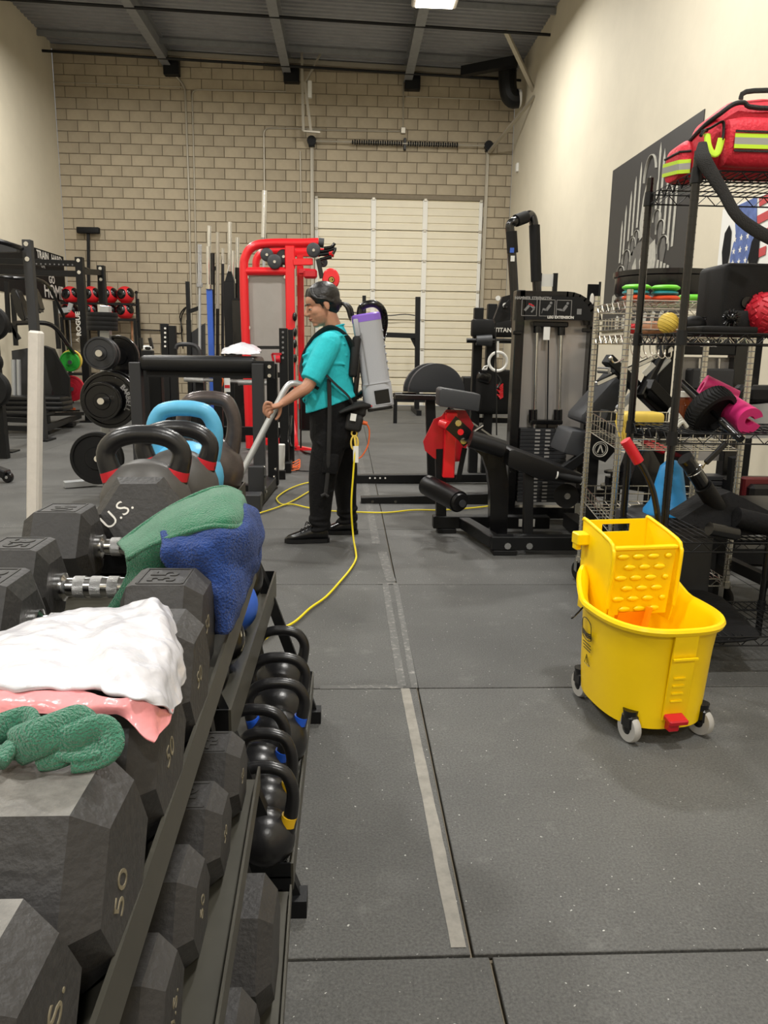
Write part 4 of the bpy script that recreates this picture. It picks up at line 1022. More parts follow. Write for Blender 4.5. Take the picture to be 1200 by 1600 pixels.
# ---------------- the cleaner with the backpack vacuum ----------------
def skin_mat():
    return mat('skin_tan', (184, 134, 108), .5, var=.06, vs=14, bump=.05, bs=90, sub=.12)
M['skin'] = skin_mat()
M['lips'] = mat('lips', (140, 78, 70), .45)
def remesh(o, vox, smooth=2, disp=None):
    r = o.modifiers.new('remesh', 'REMESH'); r.mode = 'VOXEL'; r.voxel_size = vox; r.use_smooth_shade = True
    s = o.modifiers.new('smooth', 'SMOOTH'); s.iterations = smooth; s.factor = .5
    return o
def blob(mb, c, rx_, ry_, rz_, R, n=20): mb.ball(c, 1, (rx_, ry_, rz_), n, R)
def limb(mb, pts, rs, n=14, flat=None, smooth=4):
    mb.tube(pts, rs, n, smooth=smooth, flat=flat)
    mb.ball(V(pts[0]), rs[0]*.98, n=12); mb.ball(V(pts[-1]), rs[-1]*.98, n=12); return mb
def torso(mb, secs, n=24, e=2.4):
    rings = []
    for cx, cy, z, hx, hy, sl in secs:   # sl: z drop towards the front (-x)
        r = []
        for k in range(n):
            u, v = sup(2*PI*k/n, hx, hy, e); r.append(mb.bm.verts.new((cx+u, cy+v, z+u*sl)))
        rings.append(r)
    mb.loft(rings); return mb
PY = 4.70
pe = thing('person', 'person in teal t-shirt and black trousers vacuuming with a backpack vacuum', 'person', (-.1, PY, 0))
hf = V((-.90, -.26, -.30)).normalized(); hs = V((.26, -.96, 0)); hs = (hs-hf*hs.dot(hf)).normalized(); hu = hs.cross(hf).normalized()
if hu.z < 0: hu = -hu
HR = Matrix((hf, hs, hu)).transposed()
hc = A(503, 477, 4.67)
body = MB()
H_ = lambda a, b, c: hc+hf*a+hs*b+hu*c
body.ball(H_(-.012, 0, .030), 1, (.092, .073, .088), 24, HR)
body.ball(H_(.030, 0, -.028), 1, (.062, .060, .080), 20, HR)
body.ball(H_(.036, 0, -.070), 1, (.046, .046, .042), 20, HR)
body.ball(H_(.052, 0, .035), 1, (.036, .056, .045), 16, HR)       # brow
body.ball(H_(.064, 0, -.094), 1, (.024, .026, .019), 14, HR)      # chin
body.ball(H_(.058, 0, -.066), 1, (.033, .036, .030), 16, HR)      # mouth area
for s_ in (-1, 1):
    body.ball(H_(.048, s_*.036, -.022), 1, (.034, .022, .028), 14, HR)  # cheek
    ear = H_(-.010, s_*.074, -.002)
    body.ball(ear, 1, (.017, .007, .030), 14, HR); body.ball(ear-hu*.022, 1, (.010, .007, .012), 10, HR)
body.tube([H_(.084, 0, .018), H_(.094, 0, .0), H_(.106, 0, -.018), H_(.108, 0, -.026), H_(.092, 0, -.036)], [.008, .009, .011, .012, .009], 12, smooth=3)
for s_ in (-1, 1): body.ball(H_(.093, s_*.010, -.029), .0085, n=10)
body.ball(H_(.089, 0, -.054), 1, (.010, .021, .006), 12, HR); body.ball(H_(.087, 0, -.065), 1, (.010, .018, .0065), 12, HR)
neck0 = V((-.085, PY, 1.265))
limb(body, [neck0-Z*.05, neck0, neck0.lerp(H_(-.02, 0, -.06), .6), H_(-.02, 0, -.05)], [.062, .055, .052, .05])
torso(body, [(-.09, PY, 1.27, .05, .07, 0), (-.10, PY, 1.22, .08, .155, 0), (-.11, PY, 1.12, .10, .15, 0), (-.11, PY, .95, .095, .13, 0), (-.09, PY, .85, .10, .145, 0), (-.08, PY, .72, .10, .155, 0), (-.08, PY, .64, .085, .14, 0)])
shN, elN, wrN = V((-.105, 4.545, 1.195)), A(481, 603, 4.46), A(441, 630, 4.40)
shF, elF, wrF = V((-.10, 4.855, 1.195)), V((-.13, 4.90, .95)), V((-.18, 4.88, .745))
limb(body, [shN, shN.lerp(elN, .5), elN, elN.lerp(wrN, .35), wrN], [.052, .044, .037, .034, .023])
limb(body, [shF, shF.lerp(elF, .5), elF, elF.lerp(wrF, .35), wrF], [.052, .044, .037, .034, .023])
for hx, hy, kx, ky, ax_, ay in ((-.10, 4.62, -.15, 4.60, -.175, 4.60), (-.05, 4.79, -.02, 4.82, -.005, 4.82)):
    limb(body, [(hx, hy, .68), (kx, ky, .42), (ax_, ay, .10)], [.08, .05, .035])
# near hand resting over the tube
def P_(px, py, Y): return A(px, py, Y)
palm = [P_(441, 630, 4.40), P_(433, 634, 4.385), P_(424, 636, 4.375)]
body.tube(palm, [.022, .029, .027], 12, smooth=3, flat=.55)
K = [((425, 631), (416, 629), (412, 637), (413, 643)), ((423, 635), (415, 636), (412, 643), (415, 648)), ((424, 639), (417, 641), (416, 648), (419, 652)), ((427, 643), (421, 646), (420, 651), (423, 655))]
for j, f in enumerate(K):
    yy = 4.365+.005*j
    body.tube([P_(*f[0], yy+.01), P_(*f[1], yy-.008), P_(*f[2], yy-.004), P_(*f[3], yy+.006)], [.0095, .0088, .0078, .0062], 10, smooth=4)
body.tube([P_(438, 636, 4.40), P_(437, 645, 4.41), P_(434, 652, 4.41), P_(430, 656, 4.405)], [.012, .011, .0095, .0075], 10, smooth=4)
# far hand on the tube top
fh = [wrF, wrF+V((-.008, 0, -.045)), wrF+V((-.014, 0, -.085))]
body.tube(fh, [.022, .030, .028], 12, smooth=3, flat=.55)
for j in range(4):
    b0 = fh[2]+V((-.024+.016*j, 0, .004)); body.tube([b0, b0+V((-.003, -.006, -.032)), b0+V((.0, -.016, -.055)), b0+V((.004, -.026, -.068+.006*(j == 3)))], [.0092, .0085, .0078, .006], 10, smooth=3)
body.tube([fh[0]+V((-.015, -.01, -.02)), fh[1]+V((-.035, -.02, -.01)), fh[2]+V((-.038, -.03, -.005))], [.012, .010, .008], 10, smooth=3)
bo = part('body', body, 'skin', pe, 'tan skin', sm=180); remesh(bo, .0036, 5)
# eyes, brows, lips
for s_ in (-1, 1):
    part('eye', MB().ball(H_(.078, s_*.029, .002), .0105, n=14), 'label', bo, 'eye')
    part('iris', MB().ball(H_(.0845, s_*.030, -.001), .0055, n=12), 'hair', bo)
    part('eyelid', MB().ball(H_(.078, s_*.029, .0045), 1, (.0125, .0125, .0092), 14, HR), 'skin', bo, sm=180)
    part('eyelash', MB().tube([H_(.089, s_*.020, -.003), H_(.091, s_*.029, -.005), H_(.083, s_*.040, -.004)], .0016, 6, smooth=3), 'hair', bo)
    part('eyebrow', MB().tube([H_(.088, s_*.014, .022), H_(.088, s_*.028, .028), H_(.073, s_*.046, .024)], [.003, .0035, .0018], 6, smooth=3), 'hair', bo)
part('upper_lip', MB().tube([H_(.086, -.020, -.057), H_(.098, 0, -.054), H_(.086, .020, -.057)], [.002, .0045, .002], 8, smooth=4), 'lips', bo, sm=180)
part('lower_lip', MB().tube([H_(.085, -.018, -.060), H_(.095, 0, -.064), H_(.085, .018, -.060)], [.002, .0055, .002], 8, smooth=4), 'lips', bo, sm=180)
# hair swept back into a low ponytail
hr = MB()
hr.ball(H_(-.022, 0, .044), 1, (.101, .081, .089), 28, HR)
hr.ball(H_(-.052, 0, .002), 1, (.064, .075, .074), 22, HR)
for s_ in (-1, 1):
    hr.tube([H_(.040, s_*.030, .108), H_(.052, s_*.054, .072), H_(.034, s_*.068, .045), H_(-.005, s_*.074, .03), H_(-.05, s_*.068, .0)], [.012, .016, .014, .013, .012], 12, smooth=4)
    hr.tube([H_(.016, s_*.066, .03), H_(.014, s_*.068, .0), H_(.016, s_*.066, -.022)], [.008, .005, .002], 8, smooth=3)
hr.ball(H_(-.100, 0, -.02), .024, n=14)
h_ = part('hair', hr, 'hair', pe, 'black hair tied in a low ponytail', sm=180); remesh(h_, .004, 3)
pt = MB(); q0 = H_(-.105, .005, -.02)
for j in range(16):
    a = random.uniform(-1, 1); b = random.uniform(-1, 1)
    pt.tube([q0+V((a*.008, b*.008, 0)), q0+V((.03+a*.012, -.005+b*.015, .0-.005*j/16)), q0+V((.058+a*.016, -.01+b*.02, -.03)), q0+V((.072+a*.018, -.01+b*.025, -.075-.035*random.random()))], [.008, .009, .007, .002], 6, smooth=4)
part('ponytail', pt, 'hair', pe, sm=60)
part('hair_tie', MB().lathe([(.02, -.006), (.024, 0), (.02, .006)], q0+V((.006, 0, 0)), (1, 0, 0), 14), 'cloth', pe)
# t-shirt
st = MB()
torso(st, [(-.088, PY, 1.285, .060, .078, .25), (-.095, PY, 1.262, .080, .125, .15), (-.105, PY, 1.225, .108, .175, .08), (-.118, PY, 1.16, .138, .185, 0), (-.125, PY, 1.08, .152, .172, 0), (-.118, PY, .99, .148, .160, 0), (-.108, PY, .91, .150, .160, .05), (-.10, PY, .865, .155, .168, .25), (-.098, PY, .835, .157, .172, .36)], 30)
for sh, el in ((shN, elN), (shF, elF)):
    limb(st, [sh-Z*.0, sh.lerp(el, .35), sh.lerp(el, .72)], [.070, .070, .064], 18)
    e_ = sh.lerp(el, .72); d = (el-sh).normalized(); st.cyl(e_, e_+d*.045, .066, .062, 18)
for k in range(9):   # folds
    z = .86+.045*k; y = 4.535+random.uniform(0, .03)
    st.tube([(-.16+random.uniform(-.04, .04), y, z), (-.08, y-.006, z+.02+random.uniform(-.02, .02)), (.0, y+.02, z+random.uniform(0, .05))], [.003, .009, .003], 8, smooth=3)
for k in range(6):
    st.tube([(-.25, 4.64+.02*k, .84+.05*k), (-.262, 4.6, .87+.05*k), (-.20, 4.56, .92+.045*k)], [.004, .009, .004], 8, smooth=3)
s_o = part('tshirt', st, 'teal', pe, 'teal short-sleeved t-shirt', sm=180); remesh(s_o, .0055, 5)
part('collar', MB().tube([V((-.088, PY, 1.287))+V((math.cos(a)*.062, math.sin(a)*.078, math.cos(a)*.018)) for a in [2*PI*k/20 for k in range(20)]], .006, 8, closed=True), 'teal', s_o, sm=180)
# trousers
tr = MB()
torso(tr, [(-.095, PY, .88, .135, .158, .3), (-.085, PY, .80, .148, .170, .1), (-.078, PY, .72, .152, .180, 0), (-.085, PY, .64, .145, .178, 0), (-.09, PY, .58, .12, .165, 0)], 28)
limb(tr, [(-.095, 4.615, .66), (-.125, 4.605, .54), (-.148, 4.60, .42), (-.160, 4.60, .28), (-.165, 4.60, .13)], [.105, .097, .086, .073, .060], 20)
limb(tr, [(-.065, 4.79, .66), (-.045, 4.80, .54), (-.020, 4.82, .42), (-.012, 4.82, .28), (.00, 4.82, .13)], [.105, .095, .084, .070, .058], 20)
for (x, y, s_) in ((-.168, 4.60, 1), (.0, 4.82, 1)):
    for k, z in enumerate((.09, .125, .16)): tr.tube(arc((x, y, z), .056, 0, 2*PI, 16, (1, 0, .15*(-1)**k), (0, 1, .1))[:-1], .014, 8, closed=True)
for k in range(4): tr.tube([(-.22+.01*k, 4.55, .66-.09*k), (-.15, 4.518+.005*k, .60-.10*k), (-.05, 4.56, .62-.09*k)], [.003, .007, .003], 8, smooth=3)
t_o = part('trousers', tr, 'cloth', pe, 'black trousers', sm=180); remesh(t_o, .0055, 8)
part('belt_pocket', MB().box((-.10, 4.505, .50), (.09, .02, .12), (0, .1, 0), .008, 2), 'cloth', t_o)
# shoes
for (x0, x1, y, yd) in ((-.375, -.115, 4.60, -.02), (-.145, .065, 4.82, -.0)):
    L = x1-x0; sh = thing  # shoe
    mb = MB(); rings = []
    for t, hw, h in ((0, .02, .03), (.06, .036, .045), (.2, .044, .058), (.4, .044, .078), (.55, .040, .098), (.68, .037, .105), (.85, .036, .098), (.95, .030, .085), (1, .018, .07)):
        x = x0+L*t; r = []
        for k in range(18):
            u, v = sup(2*PI*k/18, hw, (h-.018)/2, 2.6); r.append(mb.bm.verts.new((x, y+yd*(1-t)+u, .018+(h-.018)/2+v)))
        rings.append(r)
    mb.loft(rings); s1 = part('shoe', mb, 'gloss', pe, 'black lace-up trainer', sm=80)
    mb = MB(); rings = []
    for t, hw in ((-.02, .018), (.04, .038), (.2, .048), (.5, .044), (.8, .042), (.97, .035), (1.03, .018)):
        x = x0+L*t; rings.append([mb.bm.verts.new((x, y+yd*(1-t)+a, z)) for a, z in ((-hw, .003), (hw, .003), (hw, .026), (-hw, .026))])
    mb.loft(rings); part('sole', mb, 'rubber', s1)
    la = MB()
    for k in range(4): x = x0+L*(.34+.075*k); la.tube([(x, y+yd-.026, .072+.010*k), (x+.008, y+yd, .086+.009*k), (x+.016, y+yd+.026, .074+.010*k)], .0035, 6, smooth=3)
    la.tube([(x0+L*.56, y+yd, .115), (x0+L*.50, y+yd-.02, .135), (x0+L*.46, y+yd-.03, .11)], .003, 6, smooth=3).tube([(x0+L*.56, y+yd, .115), (x0+L*.60, y+yd-.015, .14), (x0+L*.5, y+yd-.03, .12)], .003, 6, smooth=3)
    part('laces', la, 'cloth', s1)

# ---------------- backpack vacuum ----------------
vp = thing('backpack_vacuum', 'grey backpack vacuum with purple lid worn on the back', 'vacuum cleaner', (.14, 4.70, .84))
b0, b1 = A(571, 490, 4.70), A(593, 636, 4.70)
ax = (b0-b1).normalized(); vx = Y_.cross(ax).normalized(); vy = Y_
def vring(mb, t, hx, hy, e=4.0, tilt=0.0):
    c = b1+ax*t; out = []
    for k in range(32):
        u, v = sup(2*PI*k/32, hx, hy, e); out.append(mb.bm.verts.new(c+vx*u+vy*v+ax*(u*tilt)))
    return out
VL = (b0-b1).length
vs = MB(); vs.loft([vring(vs, 0, .078, .095), vring(vs, .008, .088, .105), vring(vs, .14, .090, .108), vring(vs, .15, .086, .104), vring(vs, .16, .084, .102), vring(vs, VL-.045, .086, .10)])
vb_ = part('housing', vs, 'vac', vp, sm=40)
vs = MB(); vs.loft([vring(vs, VL-.047, .087, .101, 4), vring(vs, VL-.01, .086, .10, 4), vring(vs, VL-.002, .078, .092, 4)]); part('lid', vs, 'purple', vp, 'purple lid', sm=40)
part('latch', MB().box(b1+ax*(VL-.075)+vx*-.065-vy*.098, (.03, .014, .10), Matrix((vx, vy, ax)).transposed(), .008, 2), 'vac', vb_)
RV = Matrix((vx, vy, ax)).transposed()
part('vent_window', MB().box(b1+ax*.066+vx*.022-vy*.107, (.088, .006, .082), RV, .004), 'gloss', vb_, 'black vent window')
part('vent_frame', MB().box(b1+ax*.066+vx*.022-vy*.1055, (.104, .004, .098), RV, .004), 'vac', vb_)
for k in range(6): part('rib', MB().box(b1+ax*(.22+.045*k)+vx*.084, (.008, .15, .012), RV, .003), 'vac', vb_)
part('base_trim', MB().box(b1-ax*.006, (.15, .18, .015), RV, .004), 'gloss', vb_)
part('red_badge', MB().box(b1+ax*.022-vx*.06-vy*.106, (.03, .003, .006), RV), 'redm', vb_)
part('seam_line', MB().box(b1+ax*.30-vx*.045-vy*.1045, (.003, .003, .30), RV).box(b1+ax*.145-vy*.107, (.17, .003, .004), RV), 'grey', vb_)
hp = [A(563, 494, 4.70), A(564, 482, 4.70), A(572, 476, 4.69), A(586, 475, 4.69), A(597, 484, 4.71), A(601, 503, 4.78), A(596, 535, 4.87), A(588, 590, 4.90), V((.04, 4.95, .86)), V((-.12, 4.98, .86)), V((-.24, 4.90, .90)), V((-.30, 4.70, .945)), A(468, 601, 4.46)]
hs_m = MB().tube(hp, [.024, .021]+[.0195]*11, 12, smooth=4)
ho = part('hose', hs_m, 'gloss', vp, sm=60)
q, _ = catmull([V(p) for p in hp], [0]*len(hp), 9); rg = MB()
for k in range(8, len(q)-1): 
    d = (q[k+1]-q[k-1]).normalized(); rg.cyl(q[k]-d*.004, q[k]+d*.004, .0215, n=12)
part('hose_rings', rg, 'gloss', ho, kind='stuff')
def strap(pts, w, m='webbing', name='strap', flat=.28): return part(name, MB().tube(pts, w, 12, smooth=5, flat=flat), m, vp, sm=60)
# shoulder straps lie over the shirt
for s_, yy in ((-1, 4.585), (1, 4.815)):
    strap([(.03, yy+.02*-s_, 1.16), (.005, yy, 1.215), (-.05, yy, 1.265), (-.11, yy, 1.283), (-.175, yy-s_*.01, 1.245), (-.222, yy-s_*.025, 1.19), (-.262, yy-s_*.04, 1.12)], [.022, .024, .024, .024, .024, .022, .018])
    strap([(-.263, yy-s_*.04, 1.12), (-.276, yy-s_*.02, 1.04), (-.245, yy+s_*.04, .98), (-.17, yy+s_*.07, .935)], .011)
strap([A(498, 570, 4.515), A(508, 584, 4.505), A(525, 601, 4.51), A(545, 620, 4.53), A(556, 640, 4.56)], [.016, .02, .017, .018, .02])
strap([A(514, 592, 4.50), A(515, 640, 4.50), A(514, 690, 4.49), A(512, 740, 4.50), A(508, 775, 4.50)], .012)
part('strap_end', MB().tube([A(502, 775, 4.49), A(508, 772, 4.49), A(513, 776, 4.49)], .010, 8), 'webbing', vp)
part('back_pad', MB().box((.038, PY, 1.12), (.05, .24, .24), (0, .12, 0), .02, 3), 'webbing', vp)
part('harness_plate', MB().box((.052, PY, .98), (.03, .16, .34), (0, .1, 0), .012, 2), 'gloss', vp)
part('waist_pad', MB().tube([(-.05, 4.50, .80), (.03, 4.53, .83), (.095, 4.62, .83), (.11, PY, .83), (.095, 4.78, .83), (.03, 4.87, .83), (-.05, 4.90, .80)], [.02, .04, .052, .055, .052, .04, .02], 14, smooth=4, flat=.4), 'webbing', vp, sm=60)
part('hip_pouch', MB().box(A(553, 660, 4.56), (.10, .09, .10), (0, .2, 0), .02, 3).box(A(560, 640, 4.6), (.09, .10, .09), (0, 0, 0), .025, 3), 'webbing', vp)
part('warning_tag', MB().box(A(552, 652, 4.505), (.034, .004, .042), (0, .15, 0)), 'label', vp, 'small white tag')
# pigtail and extension cord
pg = thing('pigtail_cord', 'short orange and yellow pigtail cord looping behind the hip', 'cord', A(568, 690, 4.6))
part('plug', MB().cyl(A(562, 659, 4.58), A(574, 662, 4.58), .014, .011, 12), 'org', pg)
part('cord', MB().tube([A(572, 661, 4.58), A(577, 672, 4.58), A(575, 695, 4.58), A(566, 712, 4.57), A(560, 716, 4.56)], .0045, 8, smooth=5), 'org', pg)
ck = thing('yellow_cord_clip', 'yellow plastic cord clip hanging at the hip', 'clip', A(553, 690, 4.53))
def loop(cx, cy, rx_, ry_, Y): return [A(cx+math.cos(2*PI*k/18)*rx_, cy+math.sin(2*PI*k/18)*ry_, Y) for k in range(18)]
part('hook', MB().tube(loop(553.5, 677, 4.2, 4.5, 4.54), .005, 8, closed=True).tube(loop(554, 692, 5.5, 11, 4.54), .0055, 8, closed=True).bar(A(554, 682, 4.54), A(556, 700, 4.54), .012, .006), 'yball', ck)
solo('paper_tag', 'white printed tag wrapped on the cord below the yellow clip', 'tag', MB().bar(A(556, 697, 4.525), A(556, 723, 4.525), .032, .003, .001), 'label')
cd = thing('yellow_extension_cord', 'long yellow extension cord from the hip clip across the floor', 'cord', A(553, 860, 4.4))
fz = .013
cp = [A(555, 700, 4.53), A(552, 740, 4.52), A(549, 790, 4.50), A(552, 838, 4.50), AZ(556, 862, .02), AZ(556, 874, fz), AZ(547, 890, fz), AZ(532, 908, fz), AZ(510, 932, fz), AZ(485, 950, fz), AZ(460, 972, fz), AZ(428, 988, fz), AZ(405, 1003, fz), AZ(370, 1010, fz)]
part('cord', MB().tube(cp, .0058, 8, smooth=6), 'yel', cd, sm=60)
f2 = [AZ(300, 850, fz), AZ(350, 822, fz), AZ(402, 803, fz), AZ(430, 794, fz), AZ(455, 784, fz), AZ(476, 772, fz), AZ(500, 757, fz), AZ(490, 753, fz), AZ(470, 757, fz), AZ(450, 765, fz), AZ(434, 776, fz), AZ(433, 782, fz), AZ(441, 788, fz), AZ(458, 788, fz), AZ(480, 793, fz), AZ(506, 797, fz), AZ(530, 799, fz), AZ(600, 801, fz), AZ(645, 797, fz), AZ(690, 797, fz), AZ(735, 794, fz), AZ(780, 789, fz)]
solo('yellow_floor_cord', 'yellow cord looped on the floor behind the shoes', 'cord', MB().tube(f2, .0058, 8, smooth=6), 'yel', sm=60)
# wand
wd = thing('vacuum_wand', 'bent aluminium vacuum wand held low in front of the person', 'vacuum wand', AZ(320, 855))
w1, w2 = A(326, 838, 4.28), A(432, 634, 4.405)
wt = [w1, w1.lerp(w2, .5), w2, A(444, 611, 4.42), A(452, 601, 4.43), A(460, 599, 4.44), A(470, 601, 4.46)]
part('tube', MB().tube(wt, .0185, 16, smooth=4), 'alum', wd, sm=60)
e0 = V((w1.x, w1.y, .03)); part('floor_tool', MB().box(e0+Z*.0, (.13, .34, .045), (0, 0, .25), .012, 2).cyl(e0+Z*.01, w1, .024, n=12), 'gloss', wd)
# ---------------- leg extension machine ----------------
def tb(mb, pts, w, h=None, bev=.004):
    for a, b in zip(pts, pts[1:]): mb.bar(a, b, w, h or w, bev, ext=w*.6)
    return mb
def bolt(root, p, r=.011, d=(0, -1, 0), m='chrome', t=.008):
    part('bolt', MB().cyl(V(p), V(p)+V(d)*t, r, n=8), m, root)
M['shieldg'] = mat('glossy_smoked_shield', (168, 164, 160), .2, .35)
le = thing('leg_extension_machine', 'black leg extension machine with red cam and weight tower', 'gym machine', (1.1, 4.8, 0))
f1 = AZ(674, 826, .06); f2 = AZ(729, 826, .06); g1 = AZ(762, 862, .06); g2 = AZ(910, 862, .06)
yb_, yf = 4.88, 4.33
xl, xr = A(676, 815, yb_).x, A(727, 815, yb_).x
gl, gr = A(766, 852, yf).x, A(912, 852, yf).x
part('base_beam', MB().bar((xl, yb_, .07), (xr+.55, yb_, .07), .08, .08, .004), 'dark', le)
part('base_beam', MB().bar((gl, yf, .07), (gr+.25, yf, .07), .08, .08, .004), 'dark', le)
part('cross_beam', MB().bar((xr-.02, yb_, .07), (gl+.03, yf, .07), .07, .07, .004), 'dark', le)
part('rubber_foot', MB().box((gl+.08, yf, .015), (.14, .10, .03), None, .004), 'rubber', le)
part('rubber_foot', MB().box((xl+.09, yb_, .015), (.12, .10, .03), None, .004), 'rubber', le)
for px in (793, 827): bolt(le, A(px, 853, yf-.042), .02)
# curved main column
def profile(pts, Y, th, m, name, root, bev=0.0):
    P = [A(px, py, Y) for px, py in pts]; return part(name, MB().poly([V((p.x, Y-th/2, p.z)) for p in P], (0, 1, 0), th), m, root, sm=20)
profile([(764, 845), (790, 845), (793, 760), (788, 720), (775, 690), (745, 680), (728, 690), (735, 697), (752, 712), (760, 735), (764, 765)], 4.6, .08, 'gloss', 'main_column', le)
part('rear_post', MB().bar(A(824, 845, 4.45), A(826, 728, 4.5), .055, .055, .004), 'dark', le)
part('inner_post', MB().bar(A(689, 815, 4.9), A(688, 700, 4.9), .065, .065, .004), 'dark', le)
def cushion(name, px, Y, th, m, root, bev=.02, tilt=0):
    P = [A(x, y, Y) for x, y in px]
    mb = MB(); c = sum(P, V())/len(P)
    mb.poly([V((p.x, Y-th/2, p.z)) for p in P], (0, 1, 0), th)
    es = mb.bm.edges[:]; bmesh.ops.bevel(mb.bm, geom=es, offset=bev, segments=2, affect='EDGES', profile=.6)
    return part(name, mb, m, root, sm=50)
cushion('seat_cushion', [(786, 681+16), (795, 697), (906, 738), (903, 750), (832, 742), (784, 722)], 4.62, .36, 'vinyl', le, .012)
part('thigh_roller', MB().cyl(A(735, 686, 4.50), A(787, 702, 4.50), .052, n=24), 'vinyl', le, sm=40)
part('ankle_roller', MB().cyl(A(668, 758, 4.78), A(717, 784, 4.48), .066, n=28).cyl(A(716, 783.5, 4.485), A(720, 785.5, 4.46), .06, .05, n=28), 'vinyl', le, sm=40)
part('roller_end', MB().cyl(A(722, 786.5, 4.458), A(723.5, 787.2, 4.448), .022, n=18), 'greyvinyl', le)
# red lever and cam
profile([(697, 640), (727, 641), (740, 664), (728, 700), (724, 720), (700, 722), (678, 716), (664, 704), (661, 690), (670, 672), (678, 655), (690, 650)], 4.88, .02, 'redd', 'cam_plate', le)
part('lever_arm', MB().bar(A(705, 644, 4.84), A(700, 746, 4.84), .075, .06, .006), 'redm', le)
profile([(696, 670), (712, 650), (736, 672), (736, 688), (724, 698), (716, 688)], 4.70, .02, 'gloss', 'bearing_plate', le)
for px, py in ((716, 661), (724, 689), (719.5, 675)): bolt(le, A(px, py, 4.69), .020, m='chrome' if py != 675 else 'redm')
part('cam_pin', MB().cyl(A(691, 662, 4.8), A(702, 666, 4.7), .03, n=16), 'redm', le)
cushion('head_pad', [(684, 608), (688, 605), (747, 615), (744, 641), (683, 633)], 4.85, .22, 'greyvinyl', le, .01)
part('rod', MB().cyl(A(733, 680, 4.75), A(755, 665, 4.75), .012), 'chrome', le)
part('link_bar', MB().bar(A(726, 700, 4.8), A(716, 750, 4.8), .03, .02), 'dark', le)
# weight tower
YT = 5.25
T = lambda px, py, y=YT: A(px, py, y)
xl_, xr_ = T(803, 640).x, T(917, 640).x; zt_ = T(800, 455).z-.03
col_ = [V((xl_, YT, .05)), V((xl_, YT, zt_))]
fr = MB().bar((xl_, YT, .02), (xl_, YT, zt_+.035), .062, .11, .006)
arcp = [V((xl_, YT, zt_)), V((xr_-.20, YT, zt_))]+[V((xr_-.20+math.sin(a)*.20, YT, zt_-.20+math.cos(a)*.20)) for a in [PI/2*k/8 for k in range(1, 9)]]+[V((xr_, YT, .02))]
for a, b in zip(arcp, arcp[1:]): fr.bar(a, b, .11, .062, .0, ext=.012) if abs((b-a).normalized().z) < .98 else fr.bar(a, b, .062, .11, .0, ext=.012)
part('tower_frame', fr, 'gloss', le, sm=30)
for px, py in ((804, 520), (804, 705), (912, 516)): part('shield_clip', MB().box(T(px+4, py, YT-.06), (.06, .02, .025), None, .005), 'gloss', le)
sx0, sx1 = xl_+.03, xr_-.03; sz1 = T(860, 464).z; sz0 = T(860, 500).z
part('sign_panel', MB().poly([(sx0, YT-.05, sz0), (sx1, YT-.05, sz0), (sx1, YT-.05, sz0+.04), (sx1-.03, YT-.05, sz1-.05), (sx1-.09, YT-.05, sz1), (sx0, YT-.05, sz1)], (0, -1, 0), .006), 'dark', le, sm=0)
sp_ = part('shield', MB().box(((xl_+xr_)/2, YT+.03, (sz0+.12)/2+.02), (xr_-xl_, .004, sz0-.10)), 'shieldg', le, 'smoked clear shield', sm=0)
yy = YT-.058
def sgn(s, px, py, size, m='print', root=le, Y=yy, sx=1.0, b=.0): part('lettering', text_mb(s, size, .001, A(px, py, Y), X, Z, bold=b, sx=sx), m, root, sm=0)
sgn('HAMMER STRENGTH', 833, 466, .026, 'printg', sx=1.0, b=.0008)
sgn('LEG EXTENSION', 876, 496, .024, 'print', b=.0008)
for k, px in enumerate((827, 855, 881)):
    c = A(px, 480.5+k*.7, yy); w_ = .05; h_ = .052; mb = MB()
    mb.box(c+X*w_, (.003, .002, 2*h_)).box(c-X*w_, (.003, .002, 2*h_)).box(c+Z*h_, (2*w_, .002, .003)).box(c-Z*h_, (2*w_, .002, .003)); part('icon_frame', mb, 'printg', le, sm=0)
    mb = MB()
    if k == 0: mb.bar(c+V((-.03, 0, -.02)), c+V((.005, 0, .02)), .002, .016).bar(c+V((.005, 0, .02)), c+V((.035, 0, -.005)), .002, .018).bar(c+V((.035, 0, -.005)), c+V((.015, 0, -.03)), .002, .01)
    else:
        mb.bar(c+V((-.005, 0, -.015)), c+V((.02, 0, .02)), .002, .018).ball(c+V((.024, 0, .032)), .009, (1, .2, 1)).bar(c+V((-.005, 0, -.012)), c+V((-.03, 0, -.008)), .002, .013)
        mb.bar(c+V((-.03, 0, -.008)), c+(V((-.035, 0, -.035)) if k == 1 else V((-.045, 0, -.006))), .002, .009)
    part('icon_figure', mb, 'grey', le, sm=0)
    if k == 0: part('icon_mark', MB().bar(c+V((-.005, -.002, .025)), c+V((.03, -.002, .01)), .002, .008), 'redd', le)
part('sign_sticker', MB().box(A(905, 487, yy), (.03, .002, .036)), 'grey', le)
for px in (838, 876): part('guide_rod', MB().cyl(T(px+1, 520, YT-.02), T(px-3, 672, YT-.02), .012), 'chrome', le)
part('cable', MB().cyl(T(857, 530, YT-.02), T(855, 670, YT-.02), .005, n=6), 'dark', le)
part('guide_top', MB().box(T(859, 507, YT-.01), (.24, .06, .035), None, .006).cyl(T(840, 508, YT-.01), T(840, 520, YT-.01), .03).cyl(T(877, 508, YT-.01), T(877, 524, YT-.01), .025), 'gloss', le)
part('cable_label', MB().box(T(854, 521, YT-.03), (.042, .01, .085)), 'label', le)
for px in (833, 872): part('bushing', MB().cyl(T(px, 640, YT-.02), T(px-.5, 660, YT-.02), .03, n=14), 'gloss', le)
part('lifting_plate', MB().box(T(852, 659, YT-.02), (.22, .09, .03), None, .006), 'gloss', le)
zst = T(850, 668).z; npl = 20; zb0 = .14; hp_ = (zst-zb0)/npl
